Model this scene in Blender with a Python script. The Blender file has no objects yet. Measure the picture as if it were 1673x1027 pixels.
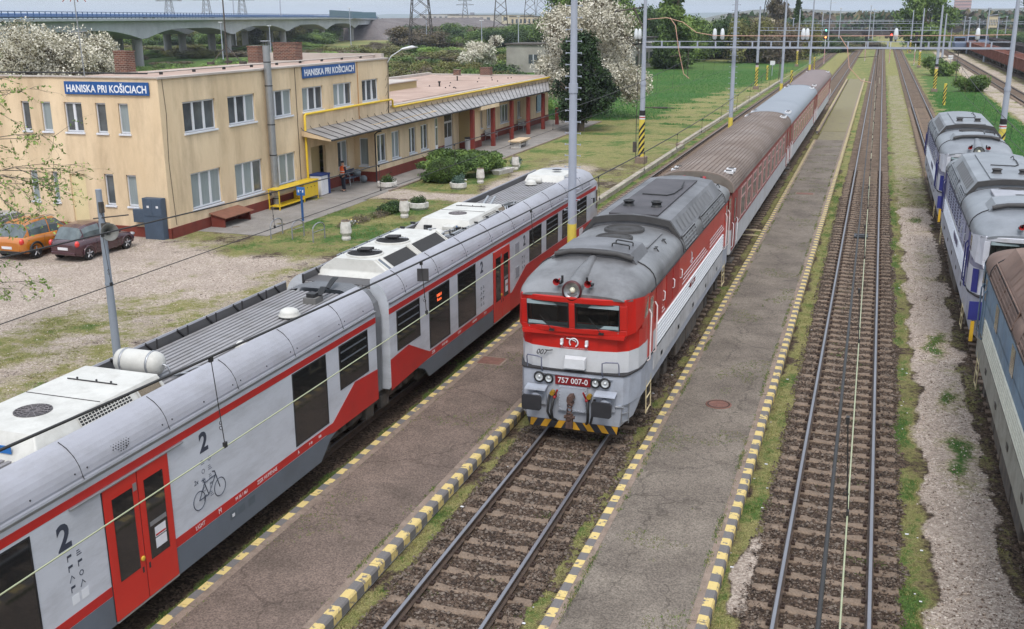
import bpy, math, random
import numpy as np
from mathutils import Vector, Matrix
R_ = math.radians
random.seed(7)
scene = bpy.context.scene
col = scene.collection

# ---------------------------------------------------------------- camera
CAM_H = 9.6
FPX, CX, CY = 1700.0, 836.5, 513.5
def _axes():
    vy = Vector(((1444-CX)/FPX, (24-CY)/FPX, 1)).normalized()
    y0 = CY+(FPX*FPX+607.5*33.5)/489.5
    d = Vector((33.5/FPX, (y0-CY)/FPX, 1)).normalized()
    d = (d-vy*d.dot(vy)).normalized()
    up = -d
    x = vy.cross(up)
    if x.x < 0: x = -x
    return x, vy, up
_X, _Y, _Z = _axes()
_M = Matrix((_X, _Y, _Z))            # world from camera (x right, y down, z forward)
_C = _M @ Matrix(((1,0,0),(0,-1,0),(0,0,-1)))
cam_d = bpy.data.cameras.new('camera')
cam = bpy.data.objects.new('camera', cam_d)
col.objects.link(cam)
cam.matrix_world = Matrix.Translation((0,0,CAM_H)) @ _C.to_4x4()
cam_d.sensor_width = 36
cam_d.lens = FPX/1673*36
cam_d.clip_start = 0.1
cam_d.clip_end = 30000
scene.camera = cam
def ray(u, v):
    return _M @ Vector(((u-CX)/FPX, (v-CY)/FPX, 1))
def gz(u, v, z=-0.2):
    d = ray(u, v); t = (z-CAM_H)/d.z
    return Vector((d.x*t, d.y*t, z))
def gx(u, v, x):
    d = ray(u, v); t = x/d.x
    return Vector((x, d.y*t, CAM_H+d.z*t))
def gy(u, v, y):
    d = ray(u, v); t = y/d.y
    return Vector((d.x*t, y, CAM_H+d.z*t))

# ---------------------------------------------------------------- world, sun, exposure
SUN_EL, SUN_AZ = 55.0, 162.0         # azimuth clockwise from +Y: behind the camera and to its right
world = bpy.data.worlds.new('World'); scene.world = world
world.use_nodes = True
wn, wl = world.node_tree.nodes, world.node_tree.links
wn.clear()
w_out = wn.new('ShaderNodeOutputWorld'); w_bg = wn.new('ShaderNodeBackground')
sky = wn.new('ShaderNodeTexSky'); sky.sky_type = 'NISHITA'; sky.sun_disc = False
sky.sun_elevation = R_(SUN_EL); sky.sun_rotation = R_(SUN_AZ)
sky.air_density = 1.2; sky.dust_density = 2.5; sky.ozone_density = 1.2
w_tc = wn.new('ShaderNodeTexCoord'); w_map = wn.new('ShaderNodeMapping')
w_map.inputs['Scale'].default_value = (1, 1, 6.5)
w_no = wn.new('ShaderNodeTexNoise'); w_no.inputs['Scale'].default_value = 2.2; w_no.inputs['Detail'].default_value = 6
w_cr = wn.new('ShaderNodeMapRange'); w_cr.inputs[1].default_value = .36; w_cr.inputs[2].default_value = .66
w_cr.inputs[3].default_value = .55; w_cr.inputs[4].default_value = 1.0
w_mix = wn.new('ShaderNodeMixRGB'); w_mix.inputs[2].default_value = (4.15, 4.45, 4.75, 1)
wl.new(w_tc.outputs['Generated'], w_map.inputs[0]); wl.new(w_map.outputs[0], w_no.inputs['Vector'])
wl.new(w_no.outputs[0], w_cr.inputs[0]); wl.new(w_cr.outputs[0], w_mix.inputs[0])
wl.new(sky.outputs[0], w_mix.inputs[1])
w_sep = wn.new('ShaderNodeSeparateXYZ'); wl.new(w_tc.outputs['Generated'], w_sep.inputs[0])
w_zen = wn.new('ShaderNodeMapRange'); w_zen.inputs[1].default_value = .08; w_zen.inputs[2].default_value = .8; w_zen.inputs[3].default_value = 1.0; w_zen.inputs[4].default_value = 2.2
wl.new(w_sep.outputs[2], w_zen.inputs[0])          # an overcast sky is brighter overhead
w_sc = wn.new('ShaderNodeVectorMath'); w_sc.operation = 'SCALE'; wl.new(w_mix.outputs[0], w_sc.inputs[0]); wl.new(w_zen.outputs[0], w_sc.inputs['Scale'])
wl.new(w_sc.outputs[0], w_bg.inputs[0])
w_bg.inputs[1].default_value = 0.13
wl.new(w_bg.outputs[0], w_out.inputs[0])
sun_d = bpy.data.lights.new('sun', 'SUN'); sun_d.energy = 1.6; sun_d.angle = R_(16); sun_d.color = (1, .965, .92)
sun = bpy.data.objects.new('sun', sun_d); col.objects.link(sun)
_sd = Vector((math.sin(R_(SUN_AZ))*math.cos(R_(SUN_EL)), math.cos(R_(SUN_AZ))*math.cos(R_(SUN_EL)), math.sin(R_(SUN_EL))))
sun.rotation_euler = (-_sd).to_track_quat('-Z', 'Y').to_euler()
sun.location = (20, -20, 60)
scene.view_settings.view_transform = 'Standard'
scene.view_settings.look = 'None'
scene.view_settings.exposure = 0.44
scene.view_settings.gamma = 1.0
scene.render.engine = 'CYCLES'
scene.cycles.max_bounces = 5
scene.cycles.diffuse_bounces = 3
scene.cycles.glossy_bounces = 3
scene.cycles.use_denoising = True
scene.cycles.denoising_prefilter = 'ACCURATE'
scene.cycles.sample_clamp_indirect = 4

# ---------------------------------------------------------------- materials
def srgb(*c):
    if len(c) == 1: c = c[0]
    f = lambda v: (v/255)/12.92 if v/255 <= .04045 else (((v/255)+.055)/1.055)**2.4
    return (f(c[0]), f(c[1]), f(c[2]), 1)
_mats = {}
def mat(name, c, rough=.6, metal=0, var=.12, scale=3.0, dirt=None, dirt_amt=.35, dirt_scale=1.2, bump=0, bump_scale=40, c2=None,
        stretch=None, emit=None, alpha=None, spec=None, fine=0.0, fine_scale=60, coat=0):
    """procedural paint or stone: two tones by noise, a dirt tone in larger patches, optional bump"""
    if name in _mats: return _mats[name]
    m = bpy.data.materials.new(name); m.use_nodes = True
    n, l = m.node_tree.nodes, m.node_tree.links
    b = n['Principled BSDF']
    b.inputs['Roughness'].default_value = rough; b.inputs['Metallic'].default_value = metal
    if spec is not None: b.inputs['Specular IOR Level'].default_value = spec
    if coat: b.inputs['Coat Weight'].default_value = coat; b.inputs['Coat Roughness'].default_value = .15
    c = tuple(c)[:3]+(1,)
    tc = n.new('ShaderNodeTexCoord'); vec = tc.outputs['Object']
    if stretch:
        mp = n.new('ShaderNodeMapping'); mp.inputs['Scale'].default_value = stretch
        l.new(vec, mp.inputs[0]); vec = mp.outputs[0]
    no = n.new('ShaderNodeTexNoise'); no.inputs['Scale'].default_value = scale; no.inputs['Detail'].default_value = 5
    no.inputs['Roughness'].default_value = .65
    l.new(vec, no.inputs['Vector'])
    mr = n.new('ShaderNodeMapRange'); mr.inputs[1].default_value = .32; mr.inputs[2].default_value = .68
    l.new(no.outputs[0], mr.inputs[0])
    mx = n.new('ShaderNodeMixRGB')
    lo = tuple(v*(1-var) for v in c[:3])+(1,); hi = tuple(min(1, v*(1+var)) for v in c[:3])+(1,)
    if c2: lo, hi = c, tuple(c2)[:3]+(1,)
    mx.inputs[1].default_value = lo; mx.inputs[2].default_value = hi
    l.new(mr.outputs[0], mx.inputs[0]); out = mx.outputs[0]
    if dirt:
        nd = n.new('ShaderNodeTexNoise'); nd.inputs['Scale'].default_value = dirt_scale; nd.inputs['Detail'].default_value = 7
        nd.inputs['Roughness'].default_value = .7
        l.new(vec, nd.inputs['Vector'])
        md = n.new('ShaderNodeMapRange'); md.inputs[1].default_value = .45; md.inputs[2].default_value = .75
        md.inputs[4].default_value = dirt_amt
        l.new(nd.outputs[0], md.inputs[0])
        m2 = n.new('ShaderNodeMixRGB'); m2.inputs[2].default_value = tuple(dirt)[:3]+(1,)
        l.new(md.outputs[0], m2.inputs[0]); l.new(out, m2.inputs[1]); out = m2.outputs[0]
    if fine:
        nf = n.new('ShaderNodeTexNoise'); nf.inputs['Scale'].default_value = fine_scale; nf.inputs['Detail'].default_value = 2
        l.new(tc.outputs['Object'], nf.inputs['Vector'])
        mf = n.new('ShaderNodeMapRange'); mf.inputs[1].default_value = .3; mf.inputs[2].default_value = .7
        mf.inputs[3].default_value = 1-fine; mf.inputs[4].default_value = 1+fine
        l.new(nf.outputs[0], mf.inputs[0])
        vm = n.new('ShaderNodeVectorMath'); vm.operation = 'SCALE'
        l.new(out, vm.inputs[0]); l.new(mf.outputs[0], vm.inputs['Scale']); out = vm.outputs[0]
    l.new(out, b.inputs['Base Color'])
    if bump:
        nb = n.new('ShaderNodeTexNoise'); nb.inputs['Scale'].default_value = bump_scale; nb.inputs['Detail'].default_value = 3
        l.new(tc.outputs['Object'], nb.inputs['Vector'])
        bp = n.new('ShaderNodeBump'); bp.inputs['Strength'].default_value = bump; bp.inputs['Distance'].default_value = .02
        l.new(nb.outputs[0], bp.inputs['Height']); l.new(bp.outputs[0], b.inputs['Normal'])
    if emit:
        b.inputs['Emission Color'].default_value = tuple(emit[0])[:3]+(1,); b.inputs['Emission Strength'].default_value = emit[1]
    _mats[name] = m
    return m
def glass(name, c=(.012,.015,.018), rough=.06, spec=.9):
    return mat(name, c, rough=rough, var=.35, scale=.9, spec=spec)

# ---------------------------------------------------------------- mesh builder
class MB:
    def __init__(s): s.v = []; s.f = []; s.m = []; s.sm = []
    def add(s, vs, fs, mi=0, smooth=False):
        k = len(s.v); s.v.extend([tuple(p) for p in vs])
        for f in fs: s.f.append(tuple(i+k for i in f)); s.m.append(mi); s.sm.append(smooth)
        return s
    def box(s, x0, x1, y0, y1, z0, z1, mi=0, M=None):
        vs = [(x0,y0,z0),(x1,y0,z0),(x1,y1,z0),(x0,y1,z0),(x0,y0,z1),(x1,y0,z1),(x1,y1,z1),(x0,y1,z1)]
        if M is not None: vs = [M @ Vector(p) for p in vs]
        return s.add(vs, [(0,3,2,1),(4,5,6,7),(0,1,5,4),(1,2,6,5),(2,3,7,6),(3,0,4,7)], mi)
    def cbox(s, cx, cy, cz, dx, dy, dz, mi=0, M=None):
        return s.box(cx-dx/2,cx+dx/2,cy-dy/2,cy+dy/2,cz-dz/2,cz+dz/2,mi,M)
    def quad(s, a, b, c, d, mi=0): return s.add([a,b,c,d], [(0,1,2,3)], mi)
    def prism(s, poly, axis, a, b, mi=0, smooth=False):
        """poly in the two other axes (order xyz without axis), extruded from a to b along axis"""
        def P(p, t): return {'x':(t,p[0],p[1]), 'y':(p[0],t,p[1]), 'z':(p[0],p[1],t)}[axis]
        n = len(poly); vs = [P(p,a) for p in poly]+[P(p,b) for p in poly]
        s.add(vs, [tuple(range(n))[::-1], tuple(range(n,2*n))], mi)
        return s.add(vs, [(i,(i+1)%n,n+(i+1)%n,n+i) for i in range(n)], mi, smooth)
    def cyl(s, p0, p1, r0, r1=None, n=10, mi=0, caps=True, smooth=True):
        r1 = r0 if r1 is None else r1
        return s.tube([p0,p1],[r0,r1],n,mi,caps,smooth)
    def tube(s, pts, r, n=6, mi=0, caps=True, smooth=True):
        pts = [Vector(p) for p in pts]
        rs = r if isinstance(r,(list,tuple)) else [r]*len(pts)
        k = len(s.v); ref = None; N = len(pts)
        for i, p in enumerate(pts):
            d = (pts[min(i+1,N-1)]-pts[max(i-1,0)])
            if d.length < 1e-9: d = Vector((0,0,1))
            d.normalize()
            if ref is None: ref = Vector((0,0,1)) if abs(d.z)<.9 else Vector((1,0,0))
            a = (ref-d*ref.dot(d))
            if a.length < 1e-6: a = d.orthogonal()
            a.normalize(); ref = a; b = d.cross(a)
            for j in range(n):
                t = 2*math.pi*j/n
                s.v.append(tuple(p+(a*math.cos(t)+b*math.sin(t))*rs[i]))
        for i in range(N-1):
            for j in range(n):
                s.f.append((k+i*n+j, k+i*n+(j+1)%n, k+(i+1)*n+(j+1)%n, k+(i+1)*n+j)); s.m.append(mi); s.sm.append(smooth)
        if caps: s._caps(k, k+(N-1)*n, n, mi)
        return s
    def _caps(s, a, c, n, mi):
        # caps get vertices of their own, so they do not bend the smooth normals of the side
        q = len(s.v)
        if a is not None: s.v.extend(s.v[a:a+n]); s.f.append(tuple(q+j for j in range(n))[::-1]); s.m.append(mi); s.sm.append(False); q += n
        if c is not None: s.v.extend(s.v[c:c+n]); s.f.append(tuple(q+j for j in range(n))); s.m.append(mi); s.sm.append(False)
    def lathe(s, prof, c=(0,0,0), n=16, mi=0, smooth=True, axis='z', caps=True):
        k = len(s.v)
        for r, h in prof:
            for j in range(n):
                t = 2*math.pi*j/n; x, y = r*math.cos(t), r*math.sin(t)
                p = {'z':(x,y,h),'y':(x,h,y),'x':(h,x,y)}[axis]
                s.v.append((c[0]+p[0],c[1]+p[1],c[2]+p[2]))
        N = len(prof)
        for i in range(N-1):
            for j in range(n):
                s.f.append((k+i*n+j, k+i*n+(j+1)%n, k+(i+1)*n+(j+1)%n, k+(i+1)*n+j)); s.m.append(mi); s.sm.append(smooth)
        if caps: s._caps(k, k+(N-1)*n, n, mi)
        return s
    def loft(s, secs, mi=0, closed=False, smooth=True, cap0=False, cap1=False, mis=None):
        n = len(secs[0]); k = len(s.v)
        for sec in secs: s.v.extend([tuple(p) for p in sec])
        for i in range(len(secs)-1):
            for j in range(n if closed else n-1):
                jj = (j+1)%n
                s.f.append((k+i*n+j, k+i*n+jj, k+(i+1)*n+jj, k+(i+1)*n+j))
                s.m.append(mis[j] if mis else mi); s.sm.append(smooth)
        s._caps(k if cap0 else None, k+(len(secs)-1)*n if cap1 else None, n, mi)
        return s
    def ball(s, c, r, n=10, mi=0, sc=(1,1,1)):
        prof = [(max(1e-4,math.sin(math.pi*i/n)), -math.cos(math.pi*i/n)) for i in range(n+1)]
        k = len(s.v); s.lathe([(p[0]*r,p[1]*r) for p in prof], (0,0,0), n+2, mi)
        for i in range(k, len(s.v)):
            p = s.v[i]; s.v[i] = (c[0]+p[0]*sc[0], c[1]+p[1]*sc[1], c[2]+p[2]*sc[2])
        return s
    def xf(s, M):
        s.v = [tuple(M @ Vector(p)) for p in s.v]; return s
    def build(s, name, mats, parent=None, bevel=0, off=None, label=None, auto=True):
        me = bpy.data.meshes.new(name)
        v = s.v
        if off is not None: v = [(p[0]-off[0],p[1]-off[1],p[2]-off[2]) for p in v]
        me.from_pydata(v, [], s.f)
        if not isinstance(mats,(list,tuple)): mats = [mats]
        for m in mats: me.materials.append(m)
        me.polygons.foreach_set('material_index', s.m)
        me.polygons.foreach_set('use_smooth', s.sm)
        me.update()
        o = bpy.data.objects.new(name, me); col.objects.link(o)
        if parent is not None: o.parent = parent
        if label: o['label'] = label
        if bevel:
            bm = o.modifiers.new('bevel','BEVEL'); bm.width = bevel; bm.segments = 2; bm.limit_method = 'ANGLE'; bm.angle_limit = R_(35)
            bm.harden_normals = False
        return o
def tag(o, label=None, cat=None, group=None, kind=None):
    if label: o['label'] = label
    if cat: o['category'] = cat
    if group: o['group'] = group
    if kind: o['kind'] = kind
    return o
def thing(name, label, cat, loc=(0,0,0), rz=0, group=None):
    o = bpy.data.objects.new(name, None); col.objects.link(o)
    o.location = loc; o.rotation_euler = (0,0,rz); o.empty_display_size = .2
    return tag(o, label, cat, group)
def kids(o): return [c for c in bpy.data.objects if c.parent == o]
def copy_tree(o, parent=None):
    c = o.copy(); col.objects.link(c)
    if parent is not None: c.parent = parent
    for ch in list(o.children): copy_tree(ch, c)
    return c
def dup(o, loc, rz=0, label=None, group=None):
    c = copy_tree(o); c.location = loc; c.rotation_euler = (0,0,rz)
    if label: c['label'] = label
    if group: c['group'] = group
    return c
def np_mesh(name, verts, faces_flat, nper, mats, midx=None, smooth=False, parent=None):
    """verts (N,3), faces (M,nper) arrays"""
    me = bpy.data.meshes.new(name)
    me.vertices.add(len(verts)); me.vertices.foreach_set('co', np.asarray(verts, dtype=np.float32).ravel())
    f = np.asarray(faces_flat, dtype=np.int32); M = len(f)
    me.loops.add(M*nper); me.loops.foreach_set('vertex_index', f.ravel())
    me.polygons.add(M); me.polygons.foreach_set('loop_start', np.arange(0, M*nper, nper, dtype=np.int32))
    try: me.polygons.foreach_set('loop_total', np.full(M, nper, dtype=np.int32))
    except Exception: pass
    for m in (mats if isinstance(mats,(list,tuple)) else [mats]): me.materials.append(m)
    if midx is not None: me.polygons.foreach_set('material_index', np.asarray(midx, dtype=np.int32))
    me.polygons.foreach_set('use_smooth', np.full(M, smooth, dtype=bool))
    me.update(calc_edges=True); me.validate()
    o = bpy.data.objects.new(name, me); col.objects.link(o)
    if parent is not None: o.parent = parent
    return o
def text(s, name, m, parent, origin, xdir, ydir, h, depth=.004, bold=0.0, sx=1.0, align='CENTER', shear=0):
    """lettering as mesh: origin = centre (or left) of the line, xdir along the writing, ydir up"""
    cu = bpy.data.curves.new(name, 'FONT'); cu.body = s; cu.size = 1; cu.extrude = .01; cu.offset = bold
    cu.align_x = align; cu.align_y = 'CENTER'; cu.shear = shear; cu.resolution_u = 3
    to = bpy.data.objects.new('tmp_text', cu); col.objects.link(to)
    bpy.context.view_layer.update()
    me = bpy.data.meshes.new_from_object(to.evaluated_get(bpy.context.evaluated_depsgraph_get()))
    bpy.data.objects.remove(to)
    X = Vector(xdir).normalized(); Y = Vector(ydir).normalized(); N = X.cross(Y)
    k = h/.72
    for v in me.vertices:
        p = v.co
        v.co = Vector(origin)+X*(p.x*k*sx)+Y*(p.y*k)+N*(p.z/.01*depth/2+depth/2)
    me.materials.clear(); me.materials.append(m)
    me.name = name
    o = bpy.data.objects.new(name, me); col.objects.link(o)
    if parent is not None: o.parent = parent
    return o

def fnoise(x, y, seed=0, oct=4, base=.12):
    """cheap smooth noise in about -1..1"""
    r = np.random.RandomState(seed); out = np.zeros_like(np.asarray(x, dtype=float)); a = 1.0; tot = 0
    for o in range(oct):
        for k in range(4):
            th = r.uniform(0, 2*np.pi); ph = r.uniform(0, 2*np.pi); fr = base*(2.1**o)*r.uniform(.7,1.4)*2*np.pi
            out = out+a*np.sin((x*np.cos(th)+y*np.sin(th))*fr+ph+1.3*np.sin((y*np.cos(th)-x*np.sin(th))*fr*.63+ph*2))/2
        tot += a; a *= .6
    return out/tot
def sstep(x, a, b):
    t = np.clip((x-a)/(b-a), 0, 1); return t*t*(3-2*t)
# ---------------------------------------------------------------- ground sheet
K_ALB = 1.25
def A(r, g, b, k=K_ALB):
    c = srgb(r, g, b); return (c[0]/k, c[1]/k, c[2]/k)
def ground_material():
    m = bpy.data.materials.new('ground_mix'); m.use_nodes = True
    n, l = m.node_tree.nodes, m.node_tree.links
    b = n['Principled BSDF']; b.inputs['Roughness'].default_value = .95; b.inputs['Specular IOR Level'].default_value = .2
    geo = n.new('ShaderNodeNewGeometry'); pos = geo.outputs['Position']
    at = n.new('ShaderNodeAttribute'); at.attribute_name = 'zone'
    sp = n.new('ShaderNodeSeparateColor'); l.new(at.outputs['Color'], sp.inputs[0])
    def noise(scale, detail=4, rough=.6):
        x = n.new('ShaderNodeTexNoise'); x.inputs['Scale'].default_value = scale; x.inputs['Detail'].default_value = detail
        x.inputs['Roughness'].default_value = rough; l.new(pos, x.inputs['Vector']); return x.outputs[0]
    def rng(s, a, c, lo=0., hi=1.):
        x = n.new('ShaderNodeMapRange'); x.inputs[1].default_value = a; x.inputs[2].default_value = c
        x.inputs[3].default_value = lo; x.inputs[4].default_value = hi; l.new(s, x.inputs[0]); return x.outputs[0]
    def math_(op, a, c):
        x = n.new('ShaderNodeMath'); x.operation = op
        for i, s in enumerate((a, c)):
            if isinstance(s, (int, float)): x.inputs[i].default_value = s
            else: l.new(s, x.inputs[i])
        return x.outputs[0]
    def mix(f, a, c):
        x = n.new('ShaderNodeMixRGB')
        l.new(f, x.inputs[0])
        for i, s in ((1, a), (2, c)):
            if isinstance(s, tuple): x.inputs[i].default_value = tuple(s)[:3]+(1,)
            else: l.new(s, x.inputs[i])
        return x.outputs[0]
    n1, n2, n3, nf = noise(.55, 6), noise(2.6, 5), noise(9, 4), noise(38, 3, .75)
    nb = noise(.06, 4)
    vo = n.new('ShaderNodeTexVoronoi'); vo.inputs['Scale'].default_value = 22; l.new(pos, vo.inputs['Vector'])
    vs = n.new('ShaderNodeSeparateColor'); l.new(vo.outputs['Color'], vs.inputs[0])
    stone = vs.outputs[0]
    dirt = mix(rng(stone, .1, .95), A(46,37,31), A(112,94,80))
    dirt = mix(rng(n2, .4, .7, 0, .8), dirt, A(72,58,46))
    grav = mix(rng(stone, 0, 1), A(150,134,122), A(222,206,192))
    grav = mix(rng(n1, .35, .7, 0, .55), grav, A(160,146,134))
    straw = mix(rng(nf, .3, .7), A(118,112,66), A(172,164,112))
    straw = mix(rng(n2, .4, .75, 0, .7), straw, A(112,118,62))
    green = mix(rng(nf, .3, .7), A(58,80,34), A(108,132,64))
    green = mix(rng(nb, .4, .62, 0, .6), green, A(54,100,46))
    def wgt(chan, amp, sharp=.16):
        t = math_('ADD', chan, math_('MULTIPLY', math_('SUBTRACT', math_('ADD', math_('MULTIPLY', n2, .55), math_('MULTIPLY', n3, .45)), .5), amp))
        return rng(t, .5-sharp, .5+sharp)
    c = mix(wgt(sp.outputs[2], 1.6), dirt, grav)
    c = mix(wgt(sp.outputs[1], 1.9, .2), c, straw)
    c = mix(wgt(sp.outputs[0], 1.9, .2), c, green)
    sc = n.new('ShaderNodeVectorMath'); sc.operation = 'SCALE'; l.new(c, sc.inputs[0]); l.new(rng(nf, .3, .7, .66, 1.34), sc.inputs['Scale'])
    l.new(sc.outputs[0], b.inputs['Base Color'])
    bp = n.new('ShaderNodeBump'); bp.inputs['Strength'].default_value = .9; bp.inputs['Distance'].default_value = .05
    l.new(math_('ADD', math_('MULTIPLY', vo.outputs['Distance'], .6), nf), bp.inputs['Height']); l.new(bp.outputs[0], b.inputs['Normal'])
    return m
TRK = dict(T1=-12.1, T2=-6.14, T3=-.135, T4=4.55, T5=16.75)
def zones(x, y):
    """weights of green grass, straw or moss, pale gravel"""
    x = np.asarray(x, float); y = np.asarray(y, float)
    w = fnoise(x, y, 3, 3, .05)*1.2
    xx, yy = x+w, y+fnoise(x, y, 4, 3, .05)*1.5
    def bx(x0, x1, y0, y1, s=.3, X=x, Y=y):
        return sstep(X, x0-s, x0+s)*(1-sstep(X, x1-s, x1+s))*sstep(Y, y0-s*2, y0+s*2)*(1-sstep(Y, y1-s*2, y1+s*2))
    pt = fnoise(x, y, 5, 4, .16); pt2 = fnoise(x, y, 9, 4, .35); big = fnoise(x, y, 12, 3, .012)
    G = np.zeros_like(x); S = np.zeros_like(x); V = np.zeros_like(x)
    def mx(a, w, v): return a*(1-w)+w*v
    # far country: patchwork
    far = sstep(np.hypot(x, y), 150, 220)
    G = mx(G, far, .40+.5*big); S = mx(S, far, .75-.2*big)
    # left of the first track
    L = bx(-200, -14.0, -50, 240, .4)
    G = mx(G, L, .18+.3*pt); S = mx(S, L, .55+.35*pt); V = mx(V, L, .35+.4*pt2)
    yard = bx(-90, -21.5, -50, 39.5, 1.6, xx, yy)
    V = mx(V, yard, .95+.2*pt2); S = mx(S, yard, .12+.3*pt2); G = mx(G, yard, -.25+.25*pt)
    strip = bx(-26.0, -22.2, -5, 31, 1.2, xx, yy)
    S = mx(S, strip, .62+.35*pt2); G = mx(G, strip, .15+.4*pt2)
    yst = bx(-22.2, -14, -5, 36, .8, xx, yy)
    S = mx(S, yst, .5+.3*pt2); V = mx(V, yst, .75+.3*pt2)
    lawn = bx(-26.2, -14.5, 39, 52.3, .8, xx, yy)
    G = mx(G, lawn, .48+.4*pt+.2*pt2); S = mx(S, lawn, .75+.25*pt2); V = mx(V, lawn, .2)
    lawn2 = bx(-28.6, -22.0, 55.5, 68.5, .5, xx, yy)
    G = mx(G, lawn2, .5+.3*pt); S = mx(S, lawn2, .85); V = mx(V, lawn2, .1)
    path = np.maximum(bx(-28, -14.5, 52.5, 54.6, .5, xx, yy), bx(-21.2, -17.5, 54, 75, .9, xx, yy))
    V = mx(V, path, .95); S = mx(S, path, .2+.2*pt2); G = mx(G, path, -.2)
    meadow = bx(-200, -14.4, 70, 240, 2.5, xx, yy)
    G = mx(G, meadow, .34+.45*pt); S = mx(S, meadow, .85+.2*pt); V = mx(V, meadow, .3+.5*pt2)
    edge_x = -24+(y-100)*.09
    lush = sstep(y, 98, 106)*(1-sstep(x, edge_x-2.5+w*1.5, edge_x+2.5+w*1.5))*(1-sstep(y, 205, 260))
    G = mx(G, lush, 1.5); V = mx(V, lush, 0)
    # between and along the tracks
    M = bx(-14.0, 5.95, -60, 700, .25)
    G = mx(G, M, .05+.25*pt2); S = mx(S, M, .30+.3*pt2+.55*sstep(y, 60, 130)); V = mx(V, M, .05)
    def strip2(x0, x1, g, s, v=0, y0=-60, y1=900):
        nonlocal G, S, V
        k = bx(x0, x1, y0, y1, .14, x+.25*pt2, y)
        G = mx(G, k, g); S = mx(S, k, s); V = mx(V, k, v)
    strip2(-11.9, -10.45, .75+.35*pt2, .8, 0, -60, 46)
    strip2(-13.9, -13.3, .75+.4*pt2, .7); strip2(-14.0, -10.5, .6+.3*pt2, .85, 0, 46, 700)
    strip2(-7.8, -7.3, .25+.3*pt2, .72+.3*pt2); strip2(-5.0, -4.5, .22+.35*pt2, .62+.3*pt2)
    strip2(-1.88, -1.22, .36+.4*pt2, .95+.15*pt2); strip2(1.02, 1.72, .48+.55*pt2+.2*pt, .75+.35*pt2)
    strip2(-5.0, -1.5, .42+.25*pt, 1.0, 0, 172, 700)
    strip2(1.62, 3.0, -.6+.3*pt2, .12+.3*pt2, .98)
    strip2(1.4, 3.1, .28+.12*pt2, .56+.12*pt2, .62, 58, 190)
    strip2(1.2, 3.3, .3+.2*pt2, .85, .1, 190, 700)
    gp = bx(2.1, 2.8, 12, 62, .42, x+.3*pt+.2*pt2, y)*np.clip(.1+1.6*fnoise(x*0+1.7, y, 21, 2, .09), 0, 1)
    G = mx(G, gp, .85); S = mx(S, gp, .7)
    hp = 1-sstep(np.hypot((x+1.45)/.5, (y-17.3)/1.3)+.45*pt2, .6, 1.15)
    V = mx(V, hp, 1.2); G = mx(G, hp, -.5); S = mx(S, hp, -.5)
    # right of the fourth track
    Rr = bx(5.9, 400, -60, 240, .3)
    G = mx(G, Rr, .45+.4*pt); S = mx(S, Rr, .75+.2*pt2); V = mx(V, Rr, .1)
    rl = bx(6.9, 12.6, 38, 190, .5, x+.5*pt+.2*pt2, y)
    G = mx(G, rl, 1.25+.3*pt)
    rd = bx(13.2, 15.6, -50, 330, .35, x+.4*pt, y)+bx(17.9, 20.2, -50, 330, .3, x+.3*pt, y)
    V = mx(V, rd, .85+.2*pt2); S = mx(S, rd, .35+.3*pt); G = mx(G, rd, -.1+.2*pt)
    yardr = bx(20, 70, -50, 360, 1.5, xx, yy)
    V = mx(V, yardr, .25); G = mx(G, yardr, .1+.3*pt); S = mx(S, yardr, .45+.3*pt)
    # bare ballast under every track
    for k, cx_ in TRK.items():
        t = bx(cx_-1.28, cx_+1.28, -60, 340, .1, x+.08*pt2, y)
        G = mx(G, t, .02+.38*np.clip(pt2, 0, 1)); S = mx(S, t, .1+.2*pt2); V = mx(V, t, .04)
    return G, S, V
def nonuni(parts):
    out = []
    for a, b, n in parts: out.append(np.linspace(a, b, n, endpoint=False))
    return np.concatenate(out)
gxv = np.concatenate([-np.geomspace(9000, 90, 26), nonuni([(-88,-40,40),(-40,-15,80),(-15,8,210),(8,26,60),(26,90,50)]), np.geomspace(92, 9000, 24)])
gyv = np.concatenate([nonuni([(-400,0,12),(0,9,12),(9,70,250),(70,130,140),(130,300,120)]), np.geomspace(302, 12000, 40)])
GX, GY = np.meshgrid(gxv, gyv)
nx, ny = len(gxv), len(gyv)
gzv = np.full(GX.shape, -.2)
rel = fnoise(GX, GY, 31, 3, .22)*.02
near_track = np.zeros_like(GX)
for cx_ in TRK.values(): near_track = np.maximum(near_track, 1-sstep(np.abs(GX-cx_), 1.3, 1.8))
gzv += rel*(1-near_track)
gv = np.stack([GX.ravel(), GY.ravel(), gzv.ravel()], 1)
ii, jj = np.meshgrid(np.arange(nx-1), np.arange(ny-1))
a_ = (jj*nx+ii).ravel()
ground = np_mesh('ground', gv, np.stack([a_, a_+1, a_+nx+1, a_+nx], 1), 4, ground_material(), smooth=True)
tag(ground, 'gravel, ballast and grass ground of the station area', None, None, 'structure')
zg, zs, zv = zones(gv[:,0], gv[:,1])
ca = ground.data.color_attributes.new('zone', 'FLOAT_COLOR', 'POINT')
buf = np.ones((len(gv), 4), dtype=np.float32)
buf[:,0] = zg; buf[:,1] = zs; buf[:,2] = zv
ca.data.foreach_set('color', buf.ravel())

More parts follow.
